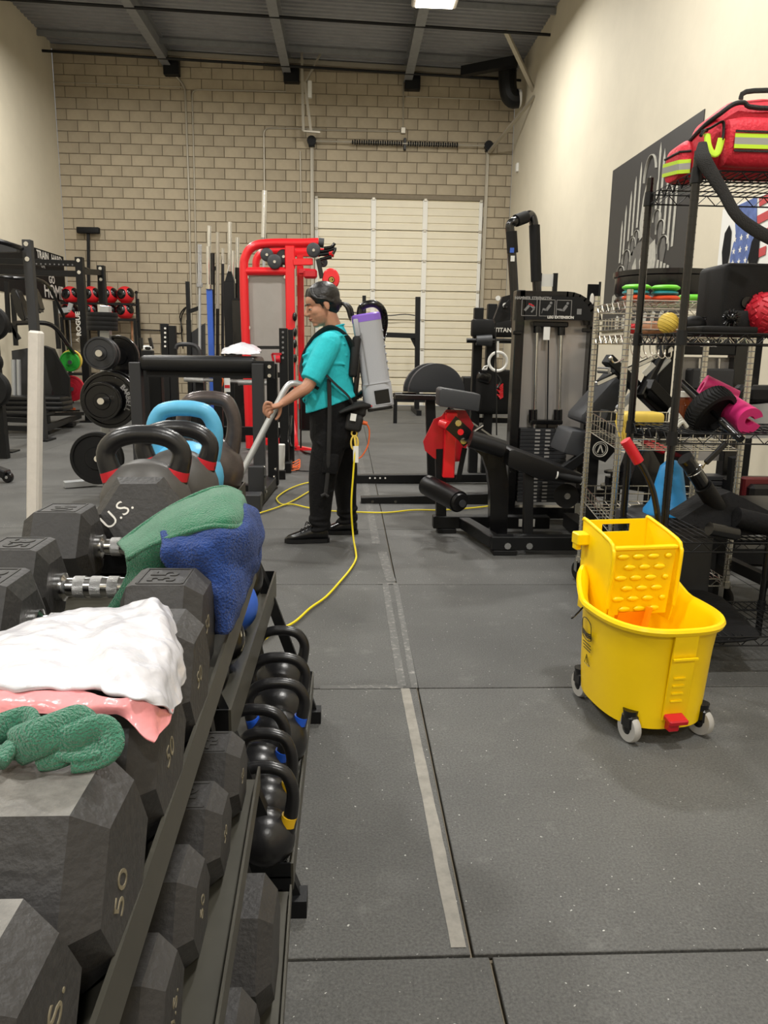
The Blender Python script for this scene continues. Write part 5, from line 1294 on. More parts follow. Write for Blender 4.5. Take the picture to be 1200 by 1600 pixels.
for k in range(npl):
    z = zb0+hp_*(k+.5); part('weight_plate', MB().box((T(845, 700).x, YT-.01, z), (.325, .12, hp_*.9), None, .002), 'char', le, sm=0)
for k in range(npl):
    z = zb0+hp_*(k+.5)
    for dx in (-.045, .025): part('weight_label', MB().box((T(845, 700).x+dx, YT-.0715, z), (.034, .002, .012)), 'printg', le)
part('selector_cord', MB().tube([T(868, 668, YT-.08), T(872, 685, YT-.10), T(866, 700, YT-.09), T(856, 700, YT-.075)], .004, 6, smooth=4), 'gloss', le)
part('rear_crossbar', MB().bar((xl_, YT, .2), (xr_+.2, YT, .2), .06, .05, .004).bar((xl_, YT, .06), (xr_+.35, YT, .06), .1, .08, .004), 'gloss', le)
part('warning_plate', MB().box(T(903, 805, 5.0), (.045, .004, .16)), 'label', le)
for px in (813, 833): part('end_cap', MB().box(A(px, 817, 4.83), (.022, .005, .05)), 'label', le)
# seat and back
cushion('seat_pad', [(882, 668), (916, 671), (909, 712), (868, 703)], 4.75, .34, 'greyvinyl', le, .02)
cushion('back_pad', [(955, 582), (977, 588), (966, 615), (928, 668), (895, 655), (898, 645)], 4.75, .30, 'greyvinyl', le, .02)
profile([(930, 655), (950, 650), (966, 672), (964, 700), (945, 722), (925, 715), (918, 690)], 4.50, .02, 'dark', 'side_plate', le)
c = A(938, 702, 4.485)
part('round_emblem', MB().tube(arc(c, .044, 0, 2*PI, 26)[:-1], .003, 6, closed=True).tube(arc(c, .034, 0, 2*PI, 26)[:-1], .0016, 6, closed=True).bar(c+V((-.016, 0, -.02)), c+V((0, 0, .026)), .003, .008).bar(c+V((.016, 0, -.02)), c+V((0, 0, .026)), .003, .008), 'print', le)
for px, py in ((957, 692-12), (957, 688)): bolt(le, A(px-0, py, 4.49), .016)
part('hand_grip', MB().cyl(A(869, 742, 4.45), A(909, 751, 4.42), .021, n=16), 'rubber', le)
part('grip_ring', MB().cyl(A(868.5, 742, 4.45), A(870.5, 742.4, 4.45), .025, n=16).cyl(A(908, 751, 4.42), A(910, 751.4, 4.42), .025, n=16), 'label', le)
part('pivot_disc', MB().cyl(A(885, 775, 4.62), A(885, 775, 4.56), .075, n=24), 'rubber', le); bolt(le, A(886, 775, 4.555), .02)
part('support_tube', MB().bar(A(925, 710, 4.6), A(915, 850, 4.5), .07, .07, .005).bar(A(880, 735, 4.6), A(930, 700, 4.6), .05, .06, .005), 'dark', le)
part('side_box', MB().bar(T(797, 470, 5.2), T(788, 480, 5.2), .02, .02), 'dark', le)
profile([(796, 461), (784, 464), (771, 498), (773, 505), (797, 500)], 5.3, .05, 'dark', 'pulley_housing', le)
for px, py in ((778, 466), (789, 477)): bolt(le, A(px, py, 5.27), .017, m='label')
part('side_cable', MB().cyl(A(774, 500, 5.3), A(776, 680, 5.3), .005, n=6), 'dark', le)

# ---------------- round padded bench behind ----------------
gh = thing('back_extension_bench', 'black bench with two upright half-round pads and long base beams', 'gym machine', (.7, 6.3, 0))
def halfround(px, py, r, Y, th, m):
    c = A(px, py, Y); pts = [(r*math.cos(a), r*math.sin(a)*1.02) for a in [PI*k/20 for k in range(21)]]
    part('half_round_pad', MB().prism([(x, z-.0) for x, z in pts], c, X, Z, th, bev=.025), 'vinyl' if m else 'greyvinyl', gh, sm=40)
halfround(673, 612, .225, 6.3, .10, 0); halfround(681, 613, .222, 6.15, .12, 0)
part('pad_frame', MB().bar(A(617, 620, 6.0), A(705, 622, 6.0), .04, .04, .004), 'gloss', gh); part('pad_frame', MB().bar(A(616, 617, 6.35), A(650, 617, 6.35), .04, .04, .004), 'gloss', gh)
part('upright', MB().bar(A(672, 622, 6.1), A(676, 770, 6.1), .075, .075, .004), 'dark', gh)
part('base_beam', MB().bar(A(557, 748, 6.75), A(800, 746, 6.75), .075, .075, .004), 'dark', gh)
part('base_beam', MB().bar(A(564, 785, 5.85), A(780, 778, 5.85), .09, .09, .004), 'dark', gh)
part('base_link', MB().bar(A(676, 785, 5.85), A(676, 749, 6.75), .07, .07), 'dark', gh)
for px in (578, 586, 594, 602): part('adjust_hole', MB().cyl(A(px, 747, 6.71), A(px, 747, 6.705), .008, n=8), 'print', gh)
for px in (582, 618): part('adjust_hole', MB().cyl(A(px, 784, 5.805), A(px, 784, 5.80), .012, n=8), 'gloss', gh)
part('foot_plate', MB().box(A(720, 668, 6.2), (.3, .2, .03), (0, .3, 0), .005).bar(A(700, 640, 6.2), A(772, 690, 6.0), .05, .05), 'gloss', gh)

# ---------------- far squat stand ----------------
sq = thing('squat_stand', 'thin black squat stand standing in front of the overhead door', 'rack', A(652, 628, 15.2))
part('upright', MB().bar(A(653, 464, 14.5), V((A(652, 600, 14.5).x, 14.5, 0)), .09, .09), 'dark', sq)
part('arm', MB().bar(A(601, 523, 14.5), A(652, 525, 14.5), .08, .09), 'dark', sq)
part('gusset', MB().poly([A(641, 528, 14.5), A(652, 528, 14.5), A(651, 545, 14.5), A(648, 542, 14.5)], (0, 1, 0), .05), 'dark', sq)
part('upright', MB().bar(A(569, 462, 15.2), V((A(570, 600, 15.2).x, 15.2, 0)), .07, .07), 'dark', sq)
part('foot', MB().bar((A(652, 600, 14.5).x, 14.0, .05), (A(652, 600, 14.5).x, 15.3, .05), .09, .09), 'dark', sq)
part('base', MB().bar(A(569, 624, 15.2), A(668, 626, 15.2), .07, .07), 'dark', sq)
lb_ = thing('low_black_bench', 'low black equipment base in front of the door bottom right', 'gym machine', (A(735, 600, 12.5).x, 12.5, 0))
p = A(734, 600, 12.5); part('top_block', MB().box(p, (.26, .3, .24), None, .02), 'dark', lb_)
part('leg', MB().box((p.x, 12.5, p.z/2), (.12, .12, p.z), None, .01), 'dark', lb_)
part('side_rail', MB().bar(A(614, 617, 12.5), A(735, 619, 12.5), .06, .06), 'dark', lb_)
p = A(618, 617, 12.5); part('leg', MB().box((p.x, 12.5, p.z/2), (.06, .06, p.z)), 'dark', lb_)

# ---------------- rack with the hanging gear ----------------
tr_ = thing('padded_strength_rack', 'black strength rack with hanging rings and straps beside the leg extension tower', 'rack', (1.3, 7.6, 0))
Yt = 7.4
for px, y0 in ((748, 481), (769, 475)): part('upright', MB().bar(A(px, y0, Yt), V((A(px, y0, Yt).x, Yt, 0)), .085, .085, .004), 'dark', tr_)
part('pad_band', MB().box(A(770, 513, Yt-.1), (.40, .12, .16), None, .02, 2), 'rubber', tr_)
part('lettering', text_mb('TITAN', .055, .001, A(786, 516, Yt-.162), X, Z, bold=.001), 'print', tr_, sm=0)
part('roller_bar', MB().cyl(A(729, 532, Yt-.15), A(800, 533, Yt-.15), .022), 'gloss', tr_)
part('roller_pad', MB().cyl(A(744, 532, Yt-.15), A(768, 532, Yt-.15), .045, .055), 'greyvinyl', tr_)
part('hanging_bag', MB().box(A(770, 612, Yt), (.36, .22, .42), (0, 0, .1), .05, 3), 'rubber', tr_, sm=60)
part('hanging_bag', MB().box(A(756, 590, Yt-.1), (.14, .10, .10), (0, .3, 0), .03, 3), 'gloss', tr_, sm=60)
part('base_bar', MB().bar(A(735, 656, Yt), A(800, 657, Yt), .05, .05), 'gloss', tr_)
part('adjustment_chain', MB().tube([A(776, 585, Yt-.2), A(782, 596, Yt-.2), A(777, 606, Yt-.2)], .012, 6, smooth=3), 'gloss', tr_)
solo('wood_ring', 'cream wooden gym ring with a strap hanging on the black rack', 'gym ring', MB().tube(arc(A(778, 565, Yt-.17), .085, 0, 2*PI, 28)[:-1], .014, 10, closed=True).bar(A(778, 533, Yt-.17), A(778, 558, Yt-.17), .02, .006).tube([A(757, 573, Yt-.17), A(762, 571, Yt-.17), A(760, 577, Yt-.17), A(754, 577, Yt-.17)], .010, 6, closed=True), 'label')
mb = MB()
for k in range(9): mb.tube([A(775+(k % 3)*4, 601+k*2.5, Yt-.115), A(781, 603+k*2.5, Yt-.125), A(786, 600+k*2.5, Yt-.115)], .007, 6, smooth=3)
solo('red_rope_bundle', 'bundle of bright red rope hanging on the black rack', 'rope', mb, 'redm')
# padded hoop above the tower
hp2 = thing('padded_hoop', 'tall black padded hoop rising behind the leg extension tower', 'gym machine', (1.45, 6.0, 0))
part('hoop_tube', MB().tube([A(811, 640, 6.0), A(803, 450, 6.0), A(798, 372, 6.0), A(797, 352, 6.0), A(806, 345, 6.0), A(820, 340, 6.05), A(829, 336, 6.1), A(834, 348, 6.1), A(835, 372, 6.1), A(839, 450, 6.1), A(850, 660, 6.1)], .034, 12, smooth=4), 'gloss', hp2, sm=60)
part('hoop_foot', MB().bar(A(811, 640, 6.0), V((A(811, 640, 6.0).x, 6.0, 0)), .07, .07).bar(A(850, 660, 6.1), V((A(850, 660, 6.1).x, 6.1, 0)), .07, .07), 'dark', hp2)
part('foam_sleeve', MB().cyl(A(801, 395, 5.99), A(799, 362, 5.99), .042).cyl(A(806, 345, 6.0), A(822, 339, 6.05), .045).cyl(A(838, 440, 6.1), A(835, 352, 6.1), .042), 'rubber', hp2)
part('blue_sticker', MB().box(A(800, 391, 5.945), (.03, .004, .035)), 'wblue', hp2); part('white_sticker', MB().box(A(801, 404, 5.945), (.03, .004, .04)), 'label', hp2)
for px, y0, y1 in ((843, 428, 460), (868, 427, 460)): pass
st2 = thing('thin_bar_stand', 'thin black uprights with a paper sheet behind the tower top', 'stand', (1.75, 6.6, 0))
for px in (843, 868): part('upright', MB().bar(A(px, 427, 6.6), V((A(px, 427, 6.6).x, 6.6, 0)), .035, .035), 'dark', st2)
part('paper_sheet', MB().box(A(856, 438, 6.6), (.12, .004, .10)), 'label', st2)

# ---------------- leg curl machine (behind the shelves) ----------------
lc = thing('leg_curl_machine', 'black leg curl machine behind the silver rack', 'gym machine', (2.2, 4.7, 0))
YC = 4.55
def pst(px0, py0, py1, Y, w, root, m='dark', d=None): 
    a = A(px0, py0, Y); b = A(px0, py1, Y); part('frame_post', MB().bar(a, (a.x, Y, b.z), w, d or w, .004), m, root)
part('sign_panel', MB().box(A(1107, 541, YC-.05), (.32, .02, .10), None, .005), 'dark', lc)
sgn('LEG CURL', 1107, 540, .022, 'printg', lc, YC-.062, b=.0006)
pst(1043, 505, 850, YC, .08, lc); pst(1160, 500, 880, YC, .09, lc, 'gloss'); pst(1182, 500, 880, YC+.3, .08, lc)
part('frame_post', MB().bar(A(1040, 507, YC), A(1175, 512, YC), .08, .07, .004), 'dark', lc)
part('shield', MB().box(A(1105, 640, YC+.02), (.42, .004, .62)), 'steelplate', lc, sm=0)
for px in (1093, 1124): part('guide_rod', MB().cyl(A(px, 560, YC), A(px-8, 700, YC), .009), 'chrome', lc)
part('weight_stack', MB().box(A(1108, 592, YC-.02), (.26, .10, .12), None, .01), 'char', lc)
for k in range(8): part('weight_plate', MB().box(A(1100, 745+k*8, YC-.02), (.30, .12, .026), None, .003), 'char', lc)
for (a, b, w, m) in (((948, 560), (1030, 640), .06, 'dark'), ((930, 600), (1050, 545), .03, 'chrome'), ((1000, 620), (1040, 540), .05, 'gloss'), ((965, 640), (1045, 560), .035, 'alum'), ((1012, 600), (1050, 640), .07, 'vinyl'), ((940, 650), (1060, 700), .08, 'dark')):
    part('frame_link', MB().bar(A(*a, 4.35), A(*b, 4.5), w, w, .006), m, lc)
part('label_plate', MB().bar(A(1006, 585, 4.3), A(1022, 569, 4.3), .004, .03), 'label', lc)
part('frame_tube', MB().cyl(A(935, 578, 4.3), A(952, 579, 4.25), .018, n=16), 'chrome', lc)
cushion('thigh_pad', [(968, 760), (985, 712), (998, 695), (1010, 700), (1030, 738), (1030, 770)], 4.2, .22, 'gloss', lc, .02)
cushion('thigh_pad', [(1050, 760), (1056, 712), (1066, 698), (1078, 720), (1100, 750), (1102, 780)], 4.2, .22, 'gloss', lc, .02)
part('base_beam', MB().bar((1.45, 4.3, .06), (2.5, 4.3, .06), .09, .09, .004).bar((1.5, 4.3, .06), (1.5, 5.0, .06), .09, .09), 'dark', lc)
part('hand_wheel', MB().cyl(A(958, 735, 4.3), A(958, 738, 4.3), .05, n=18).cyl(A(958, 738, 4.3), A(958, 748, 4.3), .015).cyl(A(958, 756, 4.3), A(958, 762, 4.3), .07, n=18), 'gloss', lc)
part('pedestal', MB().bar(A(958, 745, 4.32), V((A(958, 745, 4.32).x, 4.32, 0)), .07, .07), 'dark', lc)
part('red_block', MB().box(A(1022, 697, 4.35), (.12, .1, .05), (0, .4, 0), .01), 'redd', lc)
rm = thing('plate_loaded_press', 'dark plate-loaded machine at the right edge with grey drum', 'gym machine', (2.9, 4.6, 0))
part('frame_post', MB().bar((2.66, 4.5, 0), (2.66, 4.5, 1.45), .09, .09, .004).bar((2.66, 4.5, 1.2), (3.1, 4.9, 1.2), .08, .08), 'dark', rm)
part('drum', MB().cyl(A(1188, 628, 4.2), A(1188, 680, 4.2), .12, n=26), 'refl', rm)
part('rope_cap', MB().box(A(1190, 615, 4.2), (.24, .2, .09), None, .02), 'rubber', rm)
part('seat_base', MB().box((2.45, 4.2, .42), (.5, .35, .10), None, .02), 'vinyl', rm)
part('red_cover', MB().box(A(1188, 762, 4.1), (.22, .05, .12), None, .01), mat('maroon', (90, 18, 22), .5), rm)
part('notice', MB().box(A(1164, 794, 4.05), (.10, .004, .11)), 'label', rm)
part('frame_post', MB().bar(A(1140, 640, 4.05), A(1178, 590, 4.05), .03, .03).bar((2.1, 4.1, .06), (3.0, 4.1, .06), .09, .09).bar((2.42, 4.1, 0), (2.42, 4.1, .42), .08, .08).bar((2.15, 4.1, .05), (2.1, 4.05, .62), .05, .05), 'dark', rm)
wt = thing('weight_bench', 'low black bench frame on the floor beyond the black shelf', 'bench', (1.9, 3.2, 0))
a, b = AZ(1129, 940, .02), AZ(1196, 985, .02)
for x, y in ((1.80, 3.52), (1.86, 2.9), (2.2, 3.52), (2.2, 2.9)): part('bench_leg', MB().bar((x, y, 0), (x, y, .44), .05, .05), 'dark', wt)
for z_ in (.20, .42): part('bench_rail', MB().bar((1.80, 3.52, z_), (1.86, 2.88, z_), .04, .05), 'dark', wt)
part('bench_pad', MB().box((2.0, 3.2, .47), (.42, .75, .06), None, .02, 2), 'vinyl', wt)

# ---------------- posters on the right wall ----------------
po = thing('throne_poster', 'large dark poster of a seated pale figure among upright blades', 'poster', (XR-.01, 9.0, 2.0))
y1p, y0p = 10.15, 7.62; zt1 = 3.40; zb1 = 1.42
part('sheet', MB().box((XR-.006, (y0p+y1p)/2, (zt1+zb1)/2), (.008, y1p-y0p, zt1-zb1), None, .0), 'poster', po, sm=0)
def pp(u, v):
    u = .2+(u-.19)*1.2; v = .88+(v-.88)*1.13 if v < .88 else v
    return V((XR-.013, y1p-(y1p-y0p)*u, zt1-(zt1-zb1)*v))    # u from the left edge, v from the top
def flatp(pts, m, d=0.0, nm='print_shape'): part(nm, MB().poly([pp(*p)-X*d for p in pts], (-1, 0, 0), .0015), m, po, sm=0)
for k, (u, v0, v1) in enumerate(((.19, .40, .62), (.225, .33, .58), (.27, .27, .52), (.31, .21, .50), (.355, .155, .47), (.53, .12, .42), (.57, .16, .48), (.62, .22, .55), (.66, .28, .60), (.70, .33, .62))):
    flatp([(u-.008, v1), (u-.008, v0+.04), (u, v0), (u+.010, v0+.04), (u+.010, v1)], 'posterl')
def arcs(u, v, ru, rv, a0=-.2, a1=PI+.2, w=.014, m='posterl', d=.001):
    part('print_shape', MB().tube([pp(u+math.cos(a0+(a1-a0)*k/14)*ru, v-math.sin(a0+(a1-a0)*k/14)*rv)-X*d for k in range(15)], w, 5, flat=.2), m, po)
flatp([(.40, .26), (.43, .17), (.47, .145), (.52, .18), (.53, .28), (.50, .40), (.44, .40)], 'poster', .001)
arcs(.46, .26, .055, .105, .3, PI+.1, .03)
flatp([(.40, .34), (.43, .26), (.46, .25), (.475, .33), (.45, .42), (.44, .52), (.395, .54), (.385, .45)], 'posterl', .002)
for u, v, r in ((.36, .52, .03), (.325, .555, .035), (.27, .62, .045), (.215, .70, .05), (.55, .47, .035), (.59, .53, .04), (.625, .62, .05)):
    arcs(u, v, r, r*1.25); flatp([(u-r*.5, v), (u-r*.3, v-r), (u+r*.2, v-r*1.05), (u+r*.5, v), (u+r*.2, v+r*1.4), (u-r*.3, v+r*1.2)], 'posterm', .001)
flatp([(.30, .60), (.38, .55), (.50, .54), (.58, .60), (.60, .74), (.52, .84), (.36, .84), (.28, .74)], 'posterm', .001)
for pts in ([(.34, .66), (.37, .62), (.39, .70), (.38, .76), (.35, .74)], [(.41, .64), (.45, .60), (.46, .68), (.43, .74)], [(.50, .58), (.55, .56), (.57, .66), (.54, .80), (.49, .76)], [(.30, .78), (.33, .72), (.34, .80), (.31, .86)]): flatp(pts, 'posterl', .0025)
for k in range(4): flatp([(.565+.03*k, .88), (.585+.03*k, .66+.012*k), (.605+.03*k, .665+.012*k), (.590+.03*k, .88)], 'posterl', .003)
for k in range(3): flatp([(.13+.02*k, .88), (.14+.02*k, .79-.01*k), (.155+.02*k, .785-.01*k), (.147+.02*k, .88)], 'posterl', .003)
for k in range(7): flatp([(.20+.075*k, .99), (.19+.075*k, .93), (.21+.075*k, .90), (.235+.075*k, .91), (.225+.075*k, .95), (.245+.075*k, .99)], 'posterl', .002)
# flag poster nearer
M['flagblue'] = mat('faded_flag_blue', (84, 104, 158), .6, var=.3, vs=14); M['flagred'] = mat('faded_flag_red', (186, 70, 72), .6)
fp_ = thing('flag_poster', 'white poster with dark standing figures before a starred flag', 'poster', (XR-.01, 6.2, 1.9))
q0 = AX(1122, 420, XR-.012); q1 = AX(1215, 290, XR-.012)
ya, yb2 = AX(1124, 400, XR).y, AX(1215, 400, XR).y
zt2, zb2 = 2.42, 1.45
part('sheet', MB().box((XR-.006, (ya+yb2)/2, (zt2+zb2)/2), (.008, abs(ya-yb2), zt2-zb2)), 'label', fp_, sm=0)
def fq(u, v): return V((XR-.013, ya+(yb2-ya)*u, zt2-(zt2-zb2)*v))
def fpoly(pts, m, d=0.0): part('print_shape', MB().poly([fq(*p)-X*d for p in pts], (-1, 0, 0), .0015), m, fp_, sm=0)
fpoly([(.22, .02), (.60, .0), (.66, .30), (.58, .42), (.50, .66), (.28, .70), (.24, .45), (.30, .25)], 'flagblue', .001)
for k in range(4): fpoly([(.64, .02+.14*k), (.84, .0+.14*k), (.84, .07+.14*k), (.66, .09+.14*k)], 'flagred', .002)
for k in range(14):
    u, v = .3+.11*(k % 4), .30+.1*(k//4); mb = MB(); pts = []
    for j in range(10): r = .03 if j % 2 == 0 else .012; a = PI/2+j*PI/5; pts.append((math.cos(a)*r, math.sin(a)*r))
    mb.poly([fq(u, v)-X*.003+V((0, p[0], p[1])) for p in pts], (-1, 0, 0), .0015); part('star', mb, 'print', fp_, sm=0)
fpoly([(.10, .22), (.17, .16), (.22, .22), (.23, .40), (.20, .52), (.23, .64), (.16, .76), (.12, .78), (.16, .64), (.12, .52), (.08, .38)], 'cloth', .004)
fpoly([(.60, .36), (.66, .30), (.72, .36), (.74, .50), (.70, .60), (.72, .72), (.64, .73), (.62, .60), (.57, .5)], 'cloth', .004)
part('lettering', text_mb('PROUND', .19, .001, fq(.45, .86)-X*.003, (0, -1, 0), Z, bold=.004, sx=.9), 'cloth', fp_, sm=0) if False else None
for k in range(7): fpoly([(.06+.11*k, .97), (.06+.11*k, .80), (.09+.11*k, .78), (.115+.11*k, .80), (.115+.11*k, .97), (.095+.11*k, .97), (.095+.11*k, .84), (.08+.11*k, .84), (.08+.11*k, .97)], 'cloth', .003)
# small banner behind the tower
bn = thing('narrow_banner', 'narrow black pennant with a white mark beside the leg extension tower', 'banner', A(926, 480, 6.4))
c = A(926, 474, 6.4)
part('cloth', MB().box((c.x, 6.4, c.z), (.10, .006, .30)), 'cloth', bn); part('white_mark', MB().ball(c+V((-.01, -.006, .03)), 1, (.018, .003, .05), 12), 'print', bn)
part('pole', MB().cyl((c.x+.05, 6.4, 0), (c.x+.05, 6.4, c.z+.17), .01), 'dark', bn)
# ---------------- black training rig at the left ----------------
def vpost(px, py, Y, zf=0.0): a = A(px, py, Y); return a, V((a.x, Y, zf))
rig = thing('training_rig', 'black bolted pull-up rig with lettered upright along the left wall', 'rack', (-4.0, 11, 0))
Y1, Y2, Y3 = 9.7, 12.2, 13.2
for px, py, Y, w in ((43, 375, Y1, .10), (124, 402, Y2, .11), (158, 415, Y3, .11)):
    a, b = vpost(px, py, Y); part('upright', MB().bar(a, b, w, w, .004), 'char' if Y == Y1 else 'dark', rig)
    part('foot_plate', MB().box(b+Z*.01, (.22, .3, .02)), 'dark', rig)
    bolt(rig, a-Z*.05-Y_*w*.5, .028); bolt(rig, a-Z*.22-Y_*w*.5, .028)
for z_ in (410, 426): part('crossbar', MB().bar(A(-30, z_-3, Y2), A(120, z_+2, Y2), .085, .085, .003), 'dark', rig)
for k in range(11): part('bar_hole', MB().cyl(A(50+k*7, 412+.2*k, Y2-.045), A(50+k*7, 412+.2*k, Y2-.05), .012, n=8), 'grey', rig)
part('depth_bar', MB().bar(A(127, 424, Y2), A(157, 426, Y3), .085, .085), 'dark', rig)
part('pull_up_bar', MB().tube([A(124, 416, Y2), A(136, 420, Y2+.2), A(156, 428, Y3)], .02, 8), 'gloss', rig)
part('pull_up_bar', MB().tube([A(-20, 372, 9.0), A(10, 380, 9.2), A(34, 388, 9.6)], .028, 8), 'gloss', rig)
part('crossbar', MB().bar(A(-20, 389, Y1), A(28, 388, Y1), .085, .085), 'char', rig)
part('curved_bar', MB().tube([A(-20, 430, Y1), A(20, 434, Y1), A(60, 437, 10.2), A(78, 450, 10.6), A(88, 470, 10.8), A(100, 495, 11)], .022, 8, smooth=4), 'gloss', rig)
part('lettering', text_mb('ROGUE', .092, .001, A(122.5, 506, Y2-.06), Z, -X, bold=.003, sx=1.15), 'print', rig, sm=0)
part('arrow_mark', MB().poly([A(118, 531, Y2-.058), A(125, 527, Y2-.058), A(121, 531, Y2-.058), A(125, 536, Y2-.058)], (0, -1, 0), .002), 'print', rig, sm=0)
part('jammer_arm', MB().bar(A(92, 486, 11.6), A(108, 484, 11.6), .07, .07).bar(A(108, 484, 11.6), A(111, 474, 11.6), .03, .06), 'alum', rig)
part('arched_bar', MB().tube([A(22, 505, 10.0), A(52, 504, 10.4), A(75, 506, 10.6), A(90, 516, 10.8), A(108, 542, 11.2), A(122, 560, 11.6)], .03, 10, smooth=4), 'gloss', rig)
part('base_beam', MB().bar(A(10, 640, Y2+.2), A(123, 645, Y2), .09, .09, .004).bar(A(64, 672, Y1), A(124, 650, Y2), .07, .07, .004), 'dark', rig)
part('cross_base', MB().bar(A(0, 648, 10.6), A(128, 646, 11.6), .12, .05, .004), 'gloss', rig)
part('orange_sticker', MB().bar(A(96, 637, 11.55), A(118, 639, 11.5), .003, .03), 'org', rig)
# pair of hanging black bags / pads
for (pts, lab) in (([(14, 452), (24, 450), (32, 470), (42, 500), (36, 505), (24, 490)], 'hanging black leather punch pad, left one'), ([(42, 448), (50, 447), (56, 462), (63, 485), (58, 489), (47, 488)], 'hanging black leather punch pad beside the rig upright')):
    P = [A(px, py, 10.8) for px, py in pts]; mb = MB().poly(P, (0, 1, 0), .2); bmesh.ops.bevel(mb.bm, geom=mb.bm.edges[:], offset=.025, segments=2, affect='EDGES')
    solo('punch_pad', lab, 'pad', mb, 'gloss', 'black pads hanging from the rig', sm=60)
def plate(label, c, r, th, m, axis=(0, -1, 0), grp=None, hub='chrome', ring=True, pin=True, letter=None):
    t = thing('weight_plate', label, 'weight plate', V(c)-Z*r, 0, grp)
    ax = V(axis).normalized()
    part('plate_disc', MB().lathe([(.03, -th/2), (r*.42, -th/2), (r*.45, -th*.3), (r*.84, -th*.3), (r*.88, -th/2), (r*.98, -th/2), (r, -th*.3), (r, th*.3), (r*.98, th/2), (r*.88, th/2), (r*.84, th*.3), (r*.45, th*.3), (r*.42, th/2), (.03, th/2)], c, ax, 36), m, t, sm=40)
    if letter:
        x, y, z_ = frame(ax)
        if letter[1] == 'arc':
            s_, a0, st_ = letter[0], letter[2], letter[3]
            for k, ch in enumerate(s_):
                a = a0-st_*k; d = Z*math.sin(a)+X*math.cos(a); tx = X*math.sin(a)-Z*math.cos(a)
                part('raised_letter', text_mb(ch, r*.24, .002, V(c)+d*r*.68-Y_*th*.36, tx, d, bold=.002), 'printg', t, sm=0)
    return t
plate('green bumper plate on the rig peg', A(109, 565, 11.4), .14, .05, 'greenp', grp='coloured plates on the rig pegs')
plate('yellow bumper plate mostly hidden behind the green one', A(112, 563, 11.5), .15, .05, 'yball', grp='coloured plates on the rig pegs')
plate('red bumper plate below the green plate', A(112, 607, 11.4), .185, .05, 'redp', grp='coloured plates on the rig pegs')
for px, py in ((109, 566), (112, 608)): solo('rig_peg', 'steel peg carrying the %s plate' % ('green' if py < 600 else 'dark red'), 'peg', MB().cyl(A(px, py, 11.35), A(px, py, 11.2), .025).cyl(A(px, py, 11.21), A(px, py, 11.19), .03), 'char')
# banners on the left wall
def banner(name, label, Y0, Y1_, z0, z1, texts):
    t = thing(name, label, 'banner', (XL+.01, (Y0+Y1_)/2, z0))
    part('sheet', MB().box((XL+.008, (Y0+Y1_)/2, (z0+z1)/2), (.008, Y1_-Y0, z1-z0)), 'rubber', t, sm=0)
    for s, u, v, sz, m in texts: part('lettering', text_mb(s, sz, .001, (XL+.014, Y0+(Y1_-Y0)*u, z0+(z1-z0)*v), Y_, Z, bold=.004), m, t, sm=0)
    return t
b2 = banner('training_banner', 'black wall banner reading TRAIN HARD at top and HOME at the bottom', 14.85, 16.45, 2.02, 2.90, [('TRAIN', .32, .88, .20, 'print'), ('HARD', .76, .88, .20, 'print'), ('OR', .3, .68, .14, 'printg'), ('GO', .55, .42, .2, 'print'), ('HOME', .60, .16, .36, 'print')])
banner('side_banner', 'black wall banner with small pale lettering left of the TRAIN HARD banner', 13.35, 14.82, 2.02, 2.86, [('TEAM', .5, .5, .2, 'printg'), ('GYM', .5, .25, .18, 'printg')]) if False else banner('side_banner', 'plain black wall banner left of the TRAIN HARD banner', 13.35, 14.82, 2.02, 2.86, [])
# medicine balls on their rack
mr = thing('ball_rack', 'black two-shelf rack for red medicine balls in the far left corner', 'rack', (-4.7, 16.1, 0))
YM = 16.0
xa, xb_ = A(98, 470, YM).x, A(212, 470, YM).x
for py in (475, 499): p = A(150, py, YM); part('shelf_rail', MB().bar((xa, YM-.12, p.z), (xb_, YM-.12, p.z), .04, .04).bar((xa, YM+.12, p.z), (xb_, YM+.12, p.z), .04, .04), 'dark', mr)
for x in (xa, xb_, (xa+xb_)/2): part('upright', MB().bar((x, YM+.15, 0), (x, YM+.15, A(150, 465, YM).z), .05, .05).bar((x, YM-.13, 0), (x, YM-.13, A(150, 497, YM).z), .05, .05), 'dark', mr)
part('lower_rail', MB().bar((xa, YM-.12, .6), (xb_, YM-.12, .6), .05, .05).bar((xa, YM-.12, .2), (xb_, YM-.12, .2), .05, .05), 'dark', mr)
names = ['far left', 'second, behind the rig upright', 'third, right of the rig upright', 'fourth, rightmost']
def medball(px, py, lab):
    c = A(px, py, YM); t = thing('medicine_ball', lab, 'ball', c-Z*.17, 0, 'red medicine balls on the corner rack')
    part('ball_skin', MB().ball(c, .17, n=22), 'redball', t, sm=180)
    for d in (V((-.3, -.9, .1)), V((.85, -.4, .3))):
        d = d.normalized(); part('black_panel', MB().lathe([(.001, .174), (.05, .170), (.095, .148), (.10, .135), (.001, .13)], c, d, 18), 'gloss', t, sm=60)
for k, px in enumerate((110, 143, 171, 196)):
    medball(px, 461, 'red and black medicine ball on the upper rack shelf, '+names[k]); medball(px-1, 486, 'red and black medicine ball on the lower rack shelf, '+names[k])
